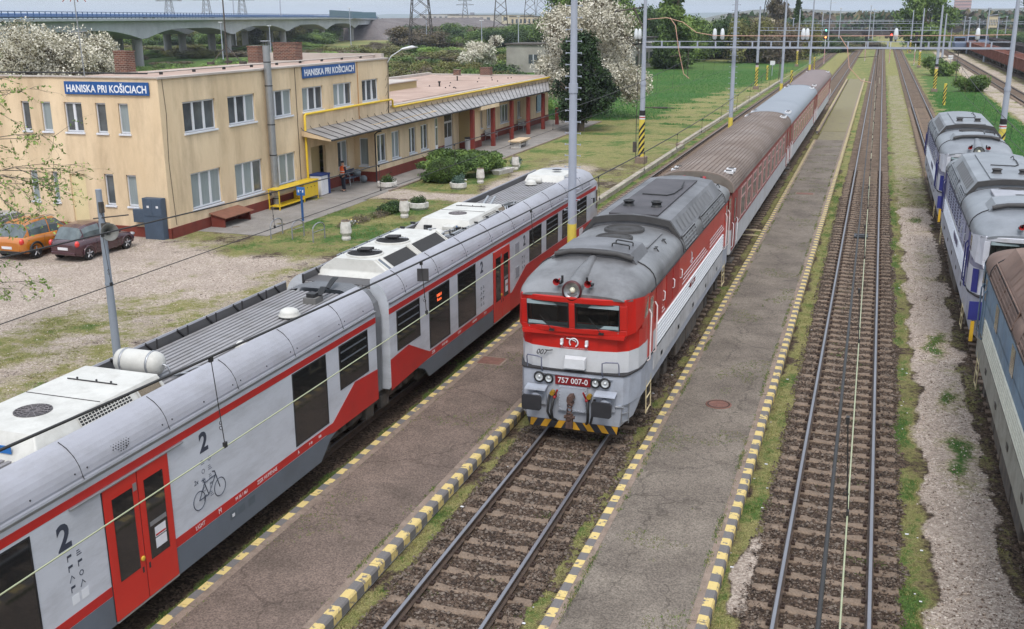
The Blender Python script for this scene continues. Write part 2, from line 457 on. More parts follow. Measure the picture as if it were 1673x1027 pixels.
# ---------------------------------------------------------------- platforms
def asphalt_mat(name, c, c2):
    return mat(name, A(*c), rough=.9, c2=A(*c2), scale=.55, dirt=A(78,70,62), dirt_amt=.5, dirt_scale=.9, bump=.5, bump_scale=70, fine=.42, fine_scale=34, spec=.2)
m_asph = asphalt_mat('platform_asphalt', (108,99,91), (136,126,115))
m_asph_red = asphalt_mat('platform_asphalt_reddish', (104,91,83), (134,117,107))
m_pave = mat('pavement_grey', A(128,122,118), rough=.9, c2=A(150,144,138), scale=.8, dirt=A(110,104,92), dirt_amt=.5, dirt_scale=1.5, fine=.25, fine_scale=30, bump=.3)
def edge_mat():
    """worn yellow dashes on grey-brown kerb concrete"""
    m = bpy.data.materials.new('kerb_painted'); m.use_nodes = True
    n, l = m.node_tree.nodes, m.node_tree.links; b = n['Principled BSDF']; b.inputs['Roughness'].default_value = .85
    tc = n.new('ShaderNodeTexCoord'); sx = n.new('ShaderNodeSeparateXYZ'); l.new(tc.outputs['Object'], sx.inputs[0])
    def math_(op, a, c=0.):
        x = n.new('ShaderNodeMath'); x.operation = op
        for i, s in enumerate((a, c)):
            if isinstance(s, (int, float)): x.inputs[i].default_value = s
            else: l.new(s, x.inputs[i])
        return x.outputs[0]
    no = n.new('ShaderNodeTexNoise'); no.inputs['Scale'].default_value = 9; no.inputs['Detail'].default_value = 6; l.new(tc.outputs['Object'], no.inputs['Vector'])
    nf = n.new('ShaderNodeTexNoise'); nf.inputs['Scale'].default_value = 34; nf.inputs['Detail'].default_value = 4; l.new(tc.outputs['Object'], nf.inputs['Vector'])
    jit = math_('MULTIPLY', math_('SUBTRACT', no.outputs[0], .5), .05)
    fr = math_('FRACT', math_('DIVIDE', math_('ADD', sx.outputs[1], jit), .56))
    yl = math_('LESS_THAN', fr, .50)
    wear = n.new('ShaderNodeMapRange'); wear.inputs[1].default_value = .66; wear.inputs[2].default_value = .57; l.new(no.outputs[0], wear.inputs[0])
    f = math_('MULTIPLY', yl, wear.outputs[0])
    c1 = n.new('ShaderNodeMixRGB'); c1.inputs[1].default_value = A(92,90,92)+(1,); c1.inputs[2].default_value = A(126,120,116)+(1,); l.new(nf.outputs[0], c1.inputs[0])
    c3 = n.new('ShaderNodeMixRGB'); c3.inputs[1].default_value = A(198,170,100)+(1,); c3.inputs[2].default_value = A(222,200,138)+(1,); l.new(nf.outputs[0], c3.inputs[0])
    c2 = n.new('ShaderNodeMixRGB'); l.new(f, c2.inputs[0]); l.new(c1.outputs[0], c2.inputs[1]); l.new(c3.outputs[0], c2.inputs[2])
    l.new(c2.outputs[0], b.inputs['Base Color'])
    return m
def add_cracks(m, sc=.42):
    n, l = m.node_tree.nodes, m.node_tree.links; b = n['Principled BSDF']; src = b.inputs['Base Color'].links[0].from_socket
    tc = n.new('ShaderNodeTexCoord'); no = n.new('ShaderNodeTexNoise'); no.inputs['Scale'].default_value = 2.2; no.inputs['Detail'].default_value = 4; l.new(tc.outputs['Object'], no.inputs['Vector'])
    mx = n.new('ShaderNodeVectorMath'); mx.operation = 'MULTIPLY_ADD'; mx.inputs[1].default_value = (.7,.7,.7); l.new(no.outputs['Color'], mx.inputs[0]); l.new(tc.outputs['Object'], mx.inputs[2])
    v = n.new('ShaderNodeTexVoronoi'); v.feature = 'DISTANCE_TO_EDGE'; v.inputs['Scale'].default_value = sc; l.new(mx.outputs[0], v.inputs['Vector'])
    r = n.new('ShaderNodeMapRange'); r.inputs[1].default_value = .003; r.inputs[2].default_value = .012; r.inputs[3].default_value = .68; r.inputs[4].default_value = 1; l.new(v.outputs['Distance'], r.inputs[0])
    s = n.new('ShaderNodeVectorMath'); s.operation = 'SCALE'; l.new(src, s.inputs[0]); l.new(r.outputs[0], s.inputs['Scale']); l.new(s.outputs[0], b.inputs['Base Color'])
add_cracks(m_asph); add_cracks(m_asph_red, .35)
m_edge = edge_mat()
m_kerb = mat('kerb_concrete', A(126,108,96), c2=A(150,132,118), rough=.9, scale=4, dirt=A(80,72,62), dirt_amt=.6, dirt_scale=5, fine=.2)
m_kface = mat('kerb_face_flaking', A(150,145,142), c2=A(205,202,200), rough=.9, scale=5, dirt=A(50,46,44), dirt_amt=.85, dirt_scale=6, stretch=(1,1,2))
def kerb(xo, xi, y0, y1, zt=.05, name='platform_kerb', lab='concrete kerb with worn yellow dashes along the platform'):
    """xo outer lip, xi where the asphalt begins; laid in 1.12 m stones with open joints"""
    s = 1 if xi > xo else -1
    p = MB(); q = MB(); f = MB()
    y = y0; k = 0
    while y < y1:
        e = min(y+2.24, y1)-.012; dz = random.uniform(-.006,.006) if y < 60 else 0; dx = random.uniform(-.008,.008) if y < 60 else 0
        a, b = xo+dx, xo+dx+s*.185
        c = xi
        # painted top with a rounded lip
        prof = [(a, zt-.2), (a, zt-.035), (a+s*.03, zt+dz), (b, zt+dz), (b, zt-.2)]
        p.prism([(u,v) for u,v in prof], 'y', y, e)
        q.prism([(b+s*.002, zt-.2), (b+s*.002, zt+dz-.002), (c-s*.002, zt+dz-.004), (c-s*.002, zt-.2)], 'y', y, e)
        f.prism([(a+s*.03, -.28), (a+s*.03, zt-.19), (a+s*.18, zt-.19), (a+s*.18, -.28)], 'y', y, e)
        y += 2.24; k += 1
    r = p.build(name, m_edge); tag(r, lab, None, None, 'structure')
    q.build('kerb_inner', m_kerb, r); f.build('kerb_face', m_kface, r)
    return r
def slab(x0, x1, y0, y1, zt, m, name, lab):
    b = MB(); b.box(x0, x1, y0, y1, -.3, zt)
    return tag(b.build(name, m), lab, None, None, 'structure')
PZ = .05
slab(-10.16, -8.13, 4, 150, PZ-.006, m_asph_red, 'platform', 'reddish asphalt platform between the railcar and the red locomotive')
kerb(-10.5, -10.16, 4, 150, PZ); kerb(-7.81, -8.13, 4, 150, PZ)
slab(-4.2, -2.19, 4, 87.2, PZ-.006, m_asph, 'platform', 'grey asphalt platform beside the red locomotive')
slab(-4.2, -2.19, 94, 174, PZ-.006, mat('platform_mossy', A(118,108,84), c2=A(140,132,98), rough=.95, scale=1.2, dirt=A(110,104,60), dirt_amt=.6, fine=.3, fine_scale=20), 'platform', 'mossy far end of the grey platform')
slab(-4.2, -2.19, 87.21, 93.99, PZ-.03, mat('platform_gap', A(112,103,86), c2=A(138,130,98), rough=.95, scale=2, fine=.3), 'platform', 'mossy crossing in the grey platform')
kerb(-4.5, -4.2, 4, 87.2, PZ); kerb(-4.7, -4.4, 94, 174, PZ); kerb(-1.88, -2.19, 4, 176, PZ)
# low kerb on the far side of the railcar's track
def stone_kerb(x, y0, y1):
    b = MB(); y = y0
    while y < y1:
        b.box(x-.3, x+.0, y, y+.96, -.3, .08+random.uniform(-.01,.01)); y += 1.0
    return tag(b.build('stone_kerb', mat('kerb_blocks', A(150,140,128), c2=A(186,176,160), rough=.95, scale=1.1, dirt=A(92,84,70), dirt_amt=.8, dirt_scale=2.0), bevel=.02), 'low kerb of pale concrete blocks beyond the first track', None, None, 'structure')
stone_kerb(-13.75, 4, 81); stone_kerb(-14.05, 81.2, 170)
b = MB(); b.box(-14.35, -13.8, 80.6, 81.3, -.3, .12); tag(b.build('kerb_step', m_kerb, bevel=.02), 'short concrete step where the kerb jogs', None, None, 'structure')
# pavement along the station front
b = MB(); b.box(-30.27, -26.6, 51.8, 99.5, -.3, -.175)
b.box(-26.6, -25.0, 69.0, 99.5, -.3, -.175)
b.box(-30.27, -26.4, 41.5, 51.8, -.3, -.182)
tag(b.build('pavement', m_pave), 'grey paved strip along the station front', None, None, 'structure')
b = MB()
for k in range(14): b.box(-26.62, -26.5, 55+k*1.0, 55.98+k*1.0, -.3, -.13)
for k in range(30): b.box(-25.02, -24.9, 69+k*1.0, 69.98+k*1.0, -.3, -.13)
tag(b.build('pavement_kerb', m_kerb), 'narrow kerb of the station pavement', None, None, 'structure')

# ---------------------------------------------------------------- railway tracks
m_rail = mat('rail_rust', A(70,58,50), c2=A(96,78,66), rough=.7, metal=.2, scale=6, fine=.2)
m_railtop = mat('rail_polished', A(146,146,152), rough=.38, metal=.65, var=.12, scale=1.5, stretch=(3,.3,3))
m_raildull = mat('rail_dull', A(120,112,108), rough=.5, metal=.4, var=.15, scale=2)
m_slp = mat('sleeper_concrete', A(106,90,77), c2=A(146,127,110), rough=.95, scale=2.2, dirt=A(82,64,50), dirt_amt=.75, dirt_scale=3.2, fine=.22, fine_scale=26, bump=.3)
m_fast = mat('fastening_rust', A(66,50,42), rough=.8, metal=.3, var=.3, scale=8)
def rail_mb(x, y0, y1, ztop=0.0):
    b = MB(); h = ztop
    prof = [(-.065,-.15),(-.065,-.14),(-.012,-.12),(-.012,-.04),(-.034,-.03),(-.034,-.008),(-.026,0),(.026,0),(.034,-.008),(.034,-.03),(.012,-.04),(.012,-.12),(.065,-.14),(.065,-.15)]
    n = len(prof)
    ys = [y0, y1]
    vs = [(x+p[0], y, h+p[1]) for y in ys for p in prof]
    for i in range(n-1):
        b.add([vs[i], vs[i+1], vs[n+i+1], vs[n+i]], [(0,1,2,3)], 1 if i in (5,6,7) else 0)
    b.add(vs[:n], [tuple(range(n))]); b.add(vs[n:], [tuple(range(n))[::-1]])
    return b
def sleeper_mb():
    b = MB()
    secs = []
    for x, w, zt, zb in ((-1.24,.10,-.175,-.3),(-1.2,.118,-.162,-.3),(-.5,.118,-.152,-.3),(-.3,.10,-.176,-.3),(.3,.10,-.176,-.3),(.5,.118,-.152,-.3),(1.2,.118,-.162,-.3),(1.24,.10,-.175,-.3)):
        secs.append([(x,-w,zb),(x,-w+.01,zt-.025),(x,-w+.04,zt),(x,w-.04,zt),(x,w-.01,zt-.025),(x,w,zb)])
    b.loft(secs, 0, closed=True, smooth=False, cap0=True, cap1=True)
    for sx in (-1,1):
        for d in (-.105,.105):
            b.cbox(sx*.75+d, 0, -.128, .07, .13, .045, 1); b.cyl((sx*.75+d,0,-.11),(sx*.75+d,0,-.07),.018,n=6,mi=1)
    return b
_sl = None
def track(cx_, y0, y1, sy0, label, dull=False, far_name=True):
    """rails from y0 to y1; the hundred sleepers from sy0 on are parts, the others one part of kind stuff"""
    global _sl
    t = thing('railway_track', label, 'track', (cx_, 0, 0), 0, 'parallel railway tracks of the station')
    for sx in (-.75, .75):
        rail_mb(sx, y0, y1).build('rail', [m_rail, m_raildull if dull else m_railtop], t)
    if _sl is None:
        _sl = sleeper_mb().build('sleeper', [m_slp, m_fast], t); _sl.location = (0, sy0, 0); first = 1
    else: first = 0
    for k in range(first, 100):
        c = _sl.copy(); col.objects.link(c); c.parent = t
        c.location = (random.uniform(-.02,.02), sy0+k*.6+random.uniform(-.02,.02), random.uniform(-.012,.004)); c.rotation_euler = (0,0,random.uniform(-.012,.012))
    b = MB()
    ys = [y for y in np.arange(y0+.3, min(y1, 330), .6) if y < sy0-.3 or y > sy0+99.5*.6]
    for y in ys:
        b.box(-1.23, .62 if (cx_ < -12 and y < 44) else 1.23, y-.12, y+.12, -.3, -.16)
    if b.v: tag(b.build('sleeper_row', m_slp, t), None, None, None, 'stuff')
    return t
track(TRK['T2'], 2, 330, 11.6, 'track with brown sleepers under the red locomotive and its coaches')
track(TRK['T3'], 2, 330, 11.6, 'empty centre track with two shiny rails and a pale cable above')
track(TRK['T1'], 2, 330, 44.0, 'grassy track under and beyond the silver and red railcar', True)
track(TRK['T4'], 2, 330, 64.0, 'track with pale shiny rails beneath the blue locomotives')
track(TRK['T5'], 30, 330, 84.0, 'track beside the rusty freight wagons beyond the green strip', True)
track(22.3, 60, 330, 120.0, 'track carrying the rusty freight wagons', True)
# axle counter box between the rails, cables between the rails
b = MB(); b.box(-.3,.3,-.36,.36,-.175,-.11); b.box(-.2,.2,-.16,.16,-.11,-.07); b.cyl((.2,0,-.15),(.6,0,-.16),.012)
o = b.build('track_beacon', mat('beacon_black', A(38,40,44), rough=.5, var=.2), bevel=.01); o.location = (-.14,49.5,0)
tag(o, 'small black beacon plate fixed between the rails of the centre track', 'beacon')
# ---------------------------------------------------------------- loose stones and grass tufts
def in_platform(x, y):
    r = ((x>-10.55)&(x<-7.75))|((x>-4.55)&(x<-1.82)&(y<176))|((x>-14.4)&(x<-13.7))
    r |= (x<-24.9)&(x>-31)&(y>41)&(y<100)&~((x>-26.5)&(y<69))
    for c in TRK.values(): r |= (np.abs(np.abs(x-c)-.75)<.09)
    return r
def scatter(n, x0, x1, y0, y1, seed, pw=1.6):
    r = np.random.RandomState(seed)
    x = r.uniform(x0, x1, n); y = y0+(y1-y0)*r.uniform(0,1,n)**pw
    return r, x, y
def stones(name, label, n, boxes, m, smin, smax, keep, seed=1, pw=1.3, lift=0):
    V = []; F = []; base = 0
    octv = np.array([(1,0,0),(0,1,0),(-1,0,0),(0,-1,0),(0,0,.75),(0,0,-.5)], float)
    octf = np.array([(0,1,4),(1,2,4),(2,3,4),(3,0,4),(1,0,5),(2,1,5),(3,2,5),(0,3,5)])
    for bi, (x0,x1,y0,y1,share) in enumerate(boxes):
        k = int(n*share); r, x, y = scatter(k, x0, x1, y0, y1, seed+bi, pw)
        ok = keep(x, y)&~in_platform(x, y); x, y = x[ok], y[ok]; k = len(x)
        s = r.uniform(smin, smax, k)*(.6+.8*r.uniform(0,1,k)**3)
        jit = r.uniform(.55, 1.25, (k,6,3)); th = r.uniform(0, 6.283, k)
        v = octv[None]*jit*s[:,None,None]
        c, sn = np.cos(th)[:,None], np.sin(th)[:,None]
        vx = v[...,0]*c-v[...,1]*sn; vy = v[...,0]*sn+v[...,1]*c
        vv = np.stack([vx+x[:,None], vy+y[:,None], v[...,2]-.2+lift*r.uniform(.2,1,k)[:,None]+.25*s[:,None]], -1).reshape(-1,3)
        ff = (octf[None]+(np.arange(k)*6)[:,None,None]).reshape(-1,3)+base
        V.append(vv); F.append(ff); base += len(vv)
    V = np.concatenate(V); F = np.concatenate(F)
    r = np.random.RandomState(seed+99)
    mi = np.repeat(r.randint(0, len(m), len(F)//8), 8)
    o = np_mesh(name, V, F, 3, m, mi)
    return tag(o, label, 'stones', None, 'stuff')
# rust and brake dust darken the stones along the rails
m_st = [mat('stone_dark', A(60,49,42), rough=.95, var=.3, scale=4), mat('stone_brown', A(96,80,68), rough=.95, var=.3, scale=4), mat('stone_grey', A(118,106,96), rough=.95, var=.25, scale=4), mat('stone_umber', A(78,63,53), rough=.95, var=.3, scale=4)]
def kb(x, y):
    _, s, v = zones(x, y); return (s < .62)&(v < .6)
stones('ballast', 'brown ballast stones between and beside the sleepers', 150000,
       [(-7.6,-4.6,9.5,32,.36),(-1.6,1.3,11,66,.54),(2.7,5.4,12,60,.10)], m_st, .018, .046, kb, 11)
stones('ballast_shoulder', 'loose stones heaped over the sleeper ends', 26000, [(-1.52,-1.08,11,60,.34),(.82,1.22,11,60,.26),(-7.5,-7.12,10,32,.2),(-5.2,-4.85,10,32,.2)], m_st+[m_st[2],m_st[1]], .014, .034, lambda x, y: fnoise(x, y, 55, 3, .4) > -.2, 171, lift=.07)
m_gv = [mat('pebble_pale', A(214,202,190), rough=.95, var=.2, scale=4), mat('pebble_tan', A(180,162,146), rough=.95, var=.2, scale=4), mat('pebble_dark', A(108,90,78), rough=.95, var=.2, scale=4)]
stones('gravel', 'pale loose gravel on the ground strips', 30000, [(1.3,3.2,14,60,.5),(-27,-14,16,45,.5)], m_gv, .012, .03, lambda x, y: zones(x, y)[2] > .5, 41)
def tufts(name, label, n, boxes, m, h0, h1, keep, seed, pw=1.4, lean=.5, wid=.35, zo=-.2, free=False):
    V = []; base = 0
    for bi, (x0,x1,y0,y1,share) in enumerate(boxes):
        k = int(n*share); r, x, y = scatter(k, x0, x1, y0, y1, seed+bi, pw)
        ok = keep(x, y)&(free|~in_platform(x, y)); x, y = x[ok], y[ok]; k = len(x)
        B = 4
        x = np.repeat(x, B)+r.normal(0,.02,k*B); y = np.repeat(y, B)+r.normal(0,.02,k*B); k *= B
        h = r.uniform(h0, h1, k); th = r.uniform(0,6.283,k); la = r.uniform(.1,1,k)*lean*h; w = h*wid*.25+.004
        dx, dy = np.cos(th), np.sin(th); al = r.uniform(0,6.283,k)
        p0 = np.stack([x-dy*w, y+dx*w, np.full(k,zo-.01)],1); p1 = np.stack([x+dy*w, y-dx*w, np.full(k,zo-.01)],1)
        p2 = np.stack([x+np.cos(al)*la, y+np.sin(al)*la, zo+h],1)
        V.append(np.stack([p0,p1,p2],1).reshape(-1,3))
    V = np.concatenate(V); F = np.arange(len(V)).reshape(-1,3)
    mi = np.random.RandomState(seed+5).randint(0, len(m), len(F))
    return tag(np_mesh(name, V, F, 3, m, mi), label, 'grass', None, 'stuff')
m_gr = [mat('grass_bright', A(92,124,52), rough=.8, var=.25, scale=1), mat('grass_mid', A(70,98,42), rough=.8, var=.25, scale=1), mat('grass_olive', A(112,122,58), rough=.8, var=.2, scale=1)]
m_sr = [mat('straw_pale', A(168,158,106), rough=.9, var=.2, scale=1), mat('straw_olive', A(128,122,66), rough=.9, var=.2, scale=1), mat('straw_green', A(100,112,52), rough=.9, var=.2, scale=1)]
NB = [(-7.8,-4.5,9.5,40,.16),(-1.9,3.2,11,70,.34),(-11.2,-10.4,12,45,.05),(-28.5,-14.3,22,66,.35),(-13.8,-10.5,44,90,.06),(2.7,3.4,14,70,.04),(-11.9,-10.5,9,45,.12)]
tufts('grass', 'green grass tufts on the track bed and lawn', 90000, NB, m_gr, .02, .075, lambda x, y: zones(x, y)[0]+fnoise(x, y, 61, 3, .6)*.35 > .55, 71)
tufts('dry_grass', 'pale dry grass and moss on the track bed and lawn', 110000, NB, m_sr, .012, .045, lambda x, y: zones(x, y)[1]+fnoise(x, y, 62, 3, .6)*.3 > .62, 91, lean=1.4, wid=.5)
m_me = [mat('meadow_a', A(70,128,60), rough=.8, var=.2, scale=1), mat('meadow_b', A(58,112,54), rough=.8, var=.2, scale=1), mat('meadow_c', A(90,142,68), rough=.8, var=.2, scale=1)]
def kr(x, y): return zones(x, y)[0]+fnoise(x, y, 63, 2, .1)*.3 > .6
tufts('meadow_grass', 'long green grass of the meadow and verge', 60000, [(6,15,50,150,.4),(-48,-15,98,200,.6)], m_me, .06, .16, kr, 111, pw=1.2, wid=.6)

def kp(x, y): return (fnoise(x, y, 81, 3, .22) > .42)|((np.minimum(np.minimum(np.abs(x+4.2), np.abs(x+2.19)), np.minimum(np.abs(x+10.16), np.abs(x+8.13))) < .05)&(fnoise(x, y, 82, 3, .3) > -.05))
tufts('platform_weeds', 'small weeds and moss in the cracks of the platforms', 26000, [(-4.25,-2.15,14,86,.6),(-10.2,-8.1,12,46,.25),(-4.25,-2.15,12,40,.15)], [m_gr[0],m_gr[2],m_sr[1]], .006, .03, kp, 131, pw=1.2, lean=1.5, wid=.8, zo=PZ-.004, free=True)
tufts('kerb_weeds', 'weeds along the kerb joints', 9000, [(-4.24,-4.16,12,70,.4),(-2.24,-2.15,12,70,.35),(-8.17,-8.1,12,40,.25)], [m_gr[0],m_gr[1],m_sr[0]], .01, .05, lambda x, y: fnoise(x, y, 83, 3, .3) > .1, 141, pw=1.3, wid=.5, zo=PZ-.006, free=True)
# ---------------------------------------------------------------- shared train materials
m_under = mat('underframe_dark', A(58,54,52), c2=A(92,86,80), rough=.85, scale=3, dirt=A(96,76,60), dirt_amt=.5, dirt_scale=3)
m_wheel = mat('wheel_steel', A(84,72,64), rough=.6, metal=.4, var=.25, scale=4)
m_glass = mat('window_glass_dark', (.010,.012,.014), rough=.05, spec=.9, c2=(.024,.022,.019), scale=.9)  # the brownish second tone paints faint reflections into the panes
m_rubber = mat('rubber_black', (.012,.012,.013), rough=.6, var=.3)
m_steel = mat('steel_bare', A(150,152,156), rough=.45, metal=.5, var=.2)
m_white = mat('paint_white', A(228,228,232), rough=.4, var=.05, dirt=A(150,146,140), dirt_amt=.35, dirt_scale=2.5)
def clear_glass():
    m = bpy.data.materials.new('cab_glass'); m.use_nodes = True
    n, l = m.node_tree.nodes, m.node_tree.links; n.clear()
    o = n.new('ShaderNodeOutputMaterial'); t = n.new('ShaderNodeBsdfTransparent'); g = n.new('ShaderNodeBsdfGlossy'); x = n.new('ShaderNodeMixShader')
    t.inputs[0].default_value = (.62,.66,.66,1); g.inputs['Roughness'].default_value = .03; g.inputs[0].default_value = (.9,.95,1,1)
    f = n.new('ShaderNodeFresnel'); f.inputs[0].default_value = 1.5
    a = n.new('ShaderNodeMath'); a.operation = 'ADD'; a.inputs[1].default_value = .03; l.new(f.outputs[0], a.inputs[0])
    l.new(a.outputs[0], x.inputs[0]); l.new(t.outputs[0], x.inputs[1]); l.new(g.outputs[0], x.inputs[2]); l.new(x.outputs[0], o.inputs[0])
    return m
m_cglass = clear_glass()
def bogie(parent, yc, wb=2.4, r=.46, m=None, w=1.02, name='bogie', frame_z=.62):
    b = MB(); m = m or m_under
    for s in (-1,1):
        b.prism([(yc-wb/2-.45, frame_z-.1),(yc-wb/2-.35, frame_z+.12),(yc-.5, frame_z+.18),(yc-.3,frame_z-.08),(yc+.3,frame_z-.08),(yc+.5,frame_z+.18),(yc+wb/2+.35,frame_z+.12),(yc+wb/2+.45,frame_z-.1),(yc+wb/2,frame_z-.2),(yc+.4,frame_z-.22),(yc-.4,frame_z-.22),(yc-wb/2,frame_z-.2)], 'x', s*w-.06, s*w+.06)
        for q in (-1,1):
            b.cbox(s*(w+.09), yc+q*wb/2, .46, .12, .34, .3); b.cyl((s*(w+.1),yc+q*wb/2+.22,.3),(s*(w+.1),yc+q*wb/2+.22,.85),.07,n=8)
        b.cyl((s*(w+.1),yc-.18,.5),(s*(w+.1),yc-.18,.95),.1,n=8); b.cyl((s*(w+.1),yc+.18,.5),(s*(w+.1),yc+.18,.95),.1,n=8)
    b.cbox(0,yc,.7,2*w,.5,.22)
    o = b.build(name, m, parent)
    for q in (-1,1):
        ax = MB()
        for s in (-1,1):
            ax.lathe([(.1,s*.66),(r*.9,s*.69),(r,s*.69),(r+.03,s*.73),(r*.7,s*.8),(.12,s*.8)], (0,yc+q*wb/2,r), 20, 0, axis='x')
        ax.cyl((-.85,yc+q*wb/2,r),(.85,yc+q*wb/2,r),.08,n=8)
        ax.build('wheelset', m_wheel, o)
    return o
def wpatch(b, y0, y1, z0, z1, x, th=.004, mi=0, s=1, cut=.0):
    """a thin plate lying on a side wall facing +x (s=1) or -x"""
    xa, xb = (x, x+th) if s > 0 else (x-th, x)
    b.box(xa, xb, y0, y1, z0, z1, mi)

# ---------------------------------------------------------------- silver, white and red railcar on the first track
m_sil = mat('railcar_silver', A(212,216,224), rough=.3, metal=.15, var=.06, scale=.5, dirt=A(128,128,130), dirt_amt=.45, dirt_scale=.9, stretch=(1,.6,2.2))
m_panel = mat('railcar_fairing', A(164,164,172), rough=.45, var=.07, scale=1.2, dirt=A(128,126,124), dirt_amt=.5, dirt_scale=2.2, stretch=(1,.5,1))
m_ribroof = mat('railcar_rib_roof', A(84,82,84), rough=.6, var=.1, scale=1, dirt=A(84,80,76), dirt_amt=.6, dirt_scale=1.4)
m_rib = mat('railcar_rib', A(146,144,146), rough=.6, var=.1, scale=1, dirt=A(104,98,92), dirt_amt=.6, dirt_scale=1.8)
m_skirt = mat('railcar_skirt', A(98,106,116), rough=.5, var=.08, scale=1, dirt=A(80,84,88), dirt_amt=.5, dirt_scale=1.2)
m_red = mat('railcar_red', A(188,40,36), rough=.4, var=.06, scale=1, dirt=A(140,36,32), dirt_amt=.4, dirt_scale=1.5)
m_door = mat('railcar_door_red', A(200,48,38), rough=.38, var=.05, scale=1.2)
m_line = mat('seam_dark', A(48,46,48), rough=.8, var=.2)
m_roofbox = mat('roof_unit_white', A(206,204,198), rough=.5, var=.05, scale=1.5, dirt=A(150,146,138), dirt_amt=.5, dirt_scale=2)
m_ink = mat('lettering_slate', A(58,64,78), rough=.5, var=.05)
m_alu = mat('aluminium', A(170,172,176), rough=.35, metal=.6, var=.1)
XW = 1.40
def car_section(y, k=1.0, dz=0):
    h = [(1.34,.78),(XW,.86),(XW,2.96),(1.37,3.02),(1.375,3.06),(1.355,3.14),(1.325,3.22),(1.28,3.30),(1.225,3.37),(1.155,3.435),(1.075,3.49),(.99,3.535),(.94,3.55),(.93,3.51),(.93,3.3)]
    pts = [(x*k,y,z+dz) for x,z in h]
    return pts+[(-p[0],p[1],p[2]) for p in reversed(pts)]
SEC_M = [0,0,1,1,1,1,1,1,1,1,1,1,1,2, 2, 2,1,1,1,1,1,1,1,1,1,1,1,0,0]
def railcar_body(name, label, root, y0, y1, endcap=None):
    b = MB(); secs = [car_section(y) for y in (y0, y1)]
    if endcap:
        secs = [car_section(y0), car_section(y1-2.4)]
    b.loft(secs, 0, closed=False, smooth=False, mis=SEC_M)
    n = len(secs[0])
    b.add(secs[0], [tuple(range(n))[::-1]], 0)
    b.add(secs[-1], [tuple(range(n))], 0)
    b.box(-1.3, 1.3, y0+.05, (y1-2.45 if endcap else y1-.05), .74, .87, 2)
    return b
def seams(root, y0, y1, step, s=1):
    b = MB(); y = y0
    while y < y1:
        path = [(XW-.0+.001,y,3.0)]+[(x+.004,y,z+.003) for x,z in ((1.37,3.06),(1.33,3.2),(1.25,3.34),(1.13,3.46),(.99,3.54))]
        b.tube([(p[0],p[1],p[2]) for p in path], .007, 5)
        for dy in (-.13,.13): b.ball((1.355,y+dy,3.13),.016,5)
        b.ball((1.36, y+step*.5, 3.12), .016, 5)
        y += step
    return b.build('roof_fairing_seam', m_line, root)
def far_fairing(root, y0, y1):
    b = MB()
    y = y0
    while y < y1-.2:
        e = min(y+.98, y1)
        b.tube([(-.925,y+.05,3.30),(-.93,y+.05,3.53)], .022, 5, 1)
        b.tube([(-.925,e-.03,3.30),(-.93,e-.28,3.53)], .03, 5, 1)
        y += 1.0
    return b.build('fairing_bracket', [m_panel, m_line], root)
def roof_ribs(root, y0, y1, xs=None):
    b = MB()
    for x in (xs if xs is not None else np.arange(-.84, .85, .13)):
        b.prism([(x-.046,3.30),(x-.038,3.345),(x+.038,3.345),(x+.046,3.30)], 'y', y0, y1)
    return b.build('roof_rib', m_rib, root)
def side_window(root, y0, y1, z0, z1, vent=False, x=XW):
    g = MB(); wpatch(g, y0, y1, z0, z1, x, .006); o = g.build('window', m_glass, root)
    f = MB()
    for a in ((y0-.03,y0,z0-.03,z1+.03),(y1,y1+.03,z0-.03,z1+.03),(y0,y1,z0-.03,z0),(y0,y1,z1,z1+.03)): wpatch(f, *a, x, .009)
    if vent:
        for zz in (z1-.16, z1-.36): wpatch(f, y0+.05, y1-.05, zz, zz+.035, x+.006, .005, 1)
    f.build('frame', [m_rubber, mat('window_bar', A(92,98,104), rough=.4, var=.1)], o)
    return o
def double_door(root, y0, y1, z0=.4, z1=2.66, x=XW, sticker=True):
    ym = (y0+y1)/2
    for k, (a, c) in enumerate(((y0, ym-.012), (ym+.012, y1))):
        d = MB(); wpatch(d, a, c, z0, z1, x, .025); d = d.build('door_leaf', m_door, root, bevel=.006)
        g = MB()
        ga, gc = (a+.17, c-.13) if k == 0 else (a+.13, c-.17)
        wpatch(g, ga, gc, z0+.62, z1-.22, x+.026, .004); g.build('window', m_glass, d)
        if k == 0:
            h = MB(); h.lathe([(.0,0),(.045,0),(.045,.02),(.02,.022),(.001,.024)],(x+.026,c-.06,z0+.75),12,0,axis='x'); h.build('door_button', mat('button_yellow', A(220,180,60), rough=.5), d)
            h = MB(); wpatch(h, c-.11, c-.03, z1-.3, z1-.17, x+.026, .01); h.build('door_sensor', m_alu, d)
        elif sticker:
            h = MB(); wpatch(h, ga+.14, gc-.06, z0+.75, z0+.93, x+.031, .002, 0); wpatch(h, ga+.14, gc-.06, z0+.95, z0+1.13, x+.031, .002, 0); wpatch(h, ga+.15, gc-.07, z0+.97, z0+1.0, x+.034, .002, 1); wpatch(h, ga+.04,gc-.02,z0+1.19,z0+1.27,x+.031,.002,2)
            h.build('door_notice', [m_white, m_red, m_alu], d)
        for zz in (z0+.5,):
            h = MB(); wpatch(h, (c-.09 if k == 0 else a+.05), (c-.05 if k == 0 else a+.09), zz, zz+.1, x+.026, .004); h.build('door_lock', m_line, d)
    f = MB(); wpatch(f, ym-.01, ym+.01, z0, z1, x, .012); wpatch(f, y0-.02, y0-.002, z0, z1+.02, x, .008); wpatch(f, y1+.002, y1+.02, z0, z1+.02, x, .008); wpatch(f,y0,y1,z0-.03,z0-.004,x-.01,.04,1)
    f.build('door_frame', [m_line, m_alu], root)
def two(root, y, z, h): text('2', 'class_number', m_ink, root, (XW, y, z), (0,1,0), (0,0,1), h, bold=.03)
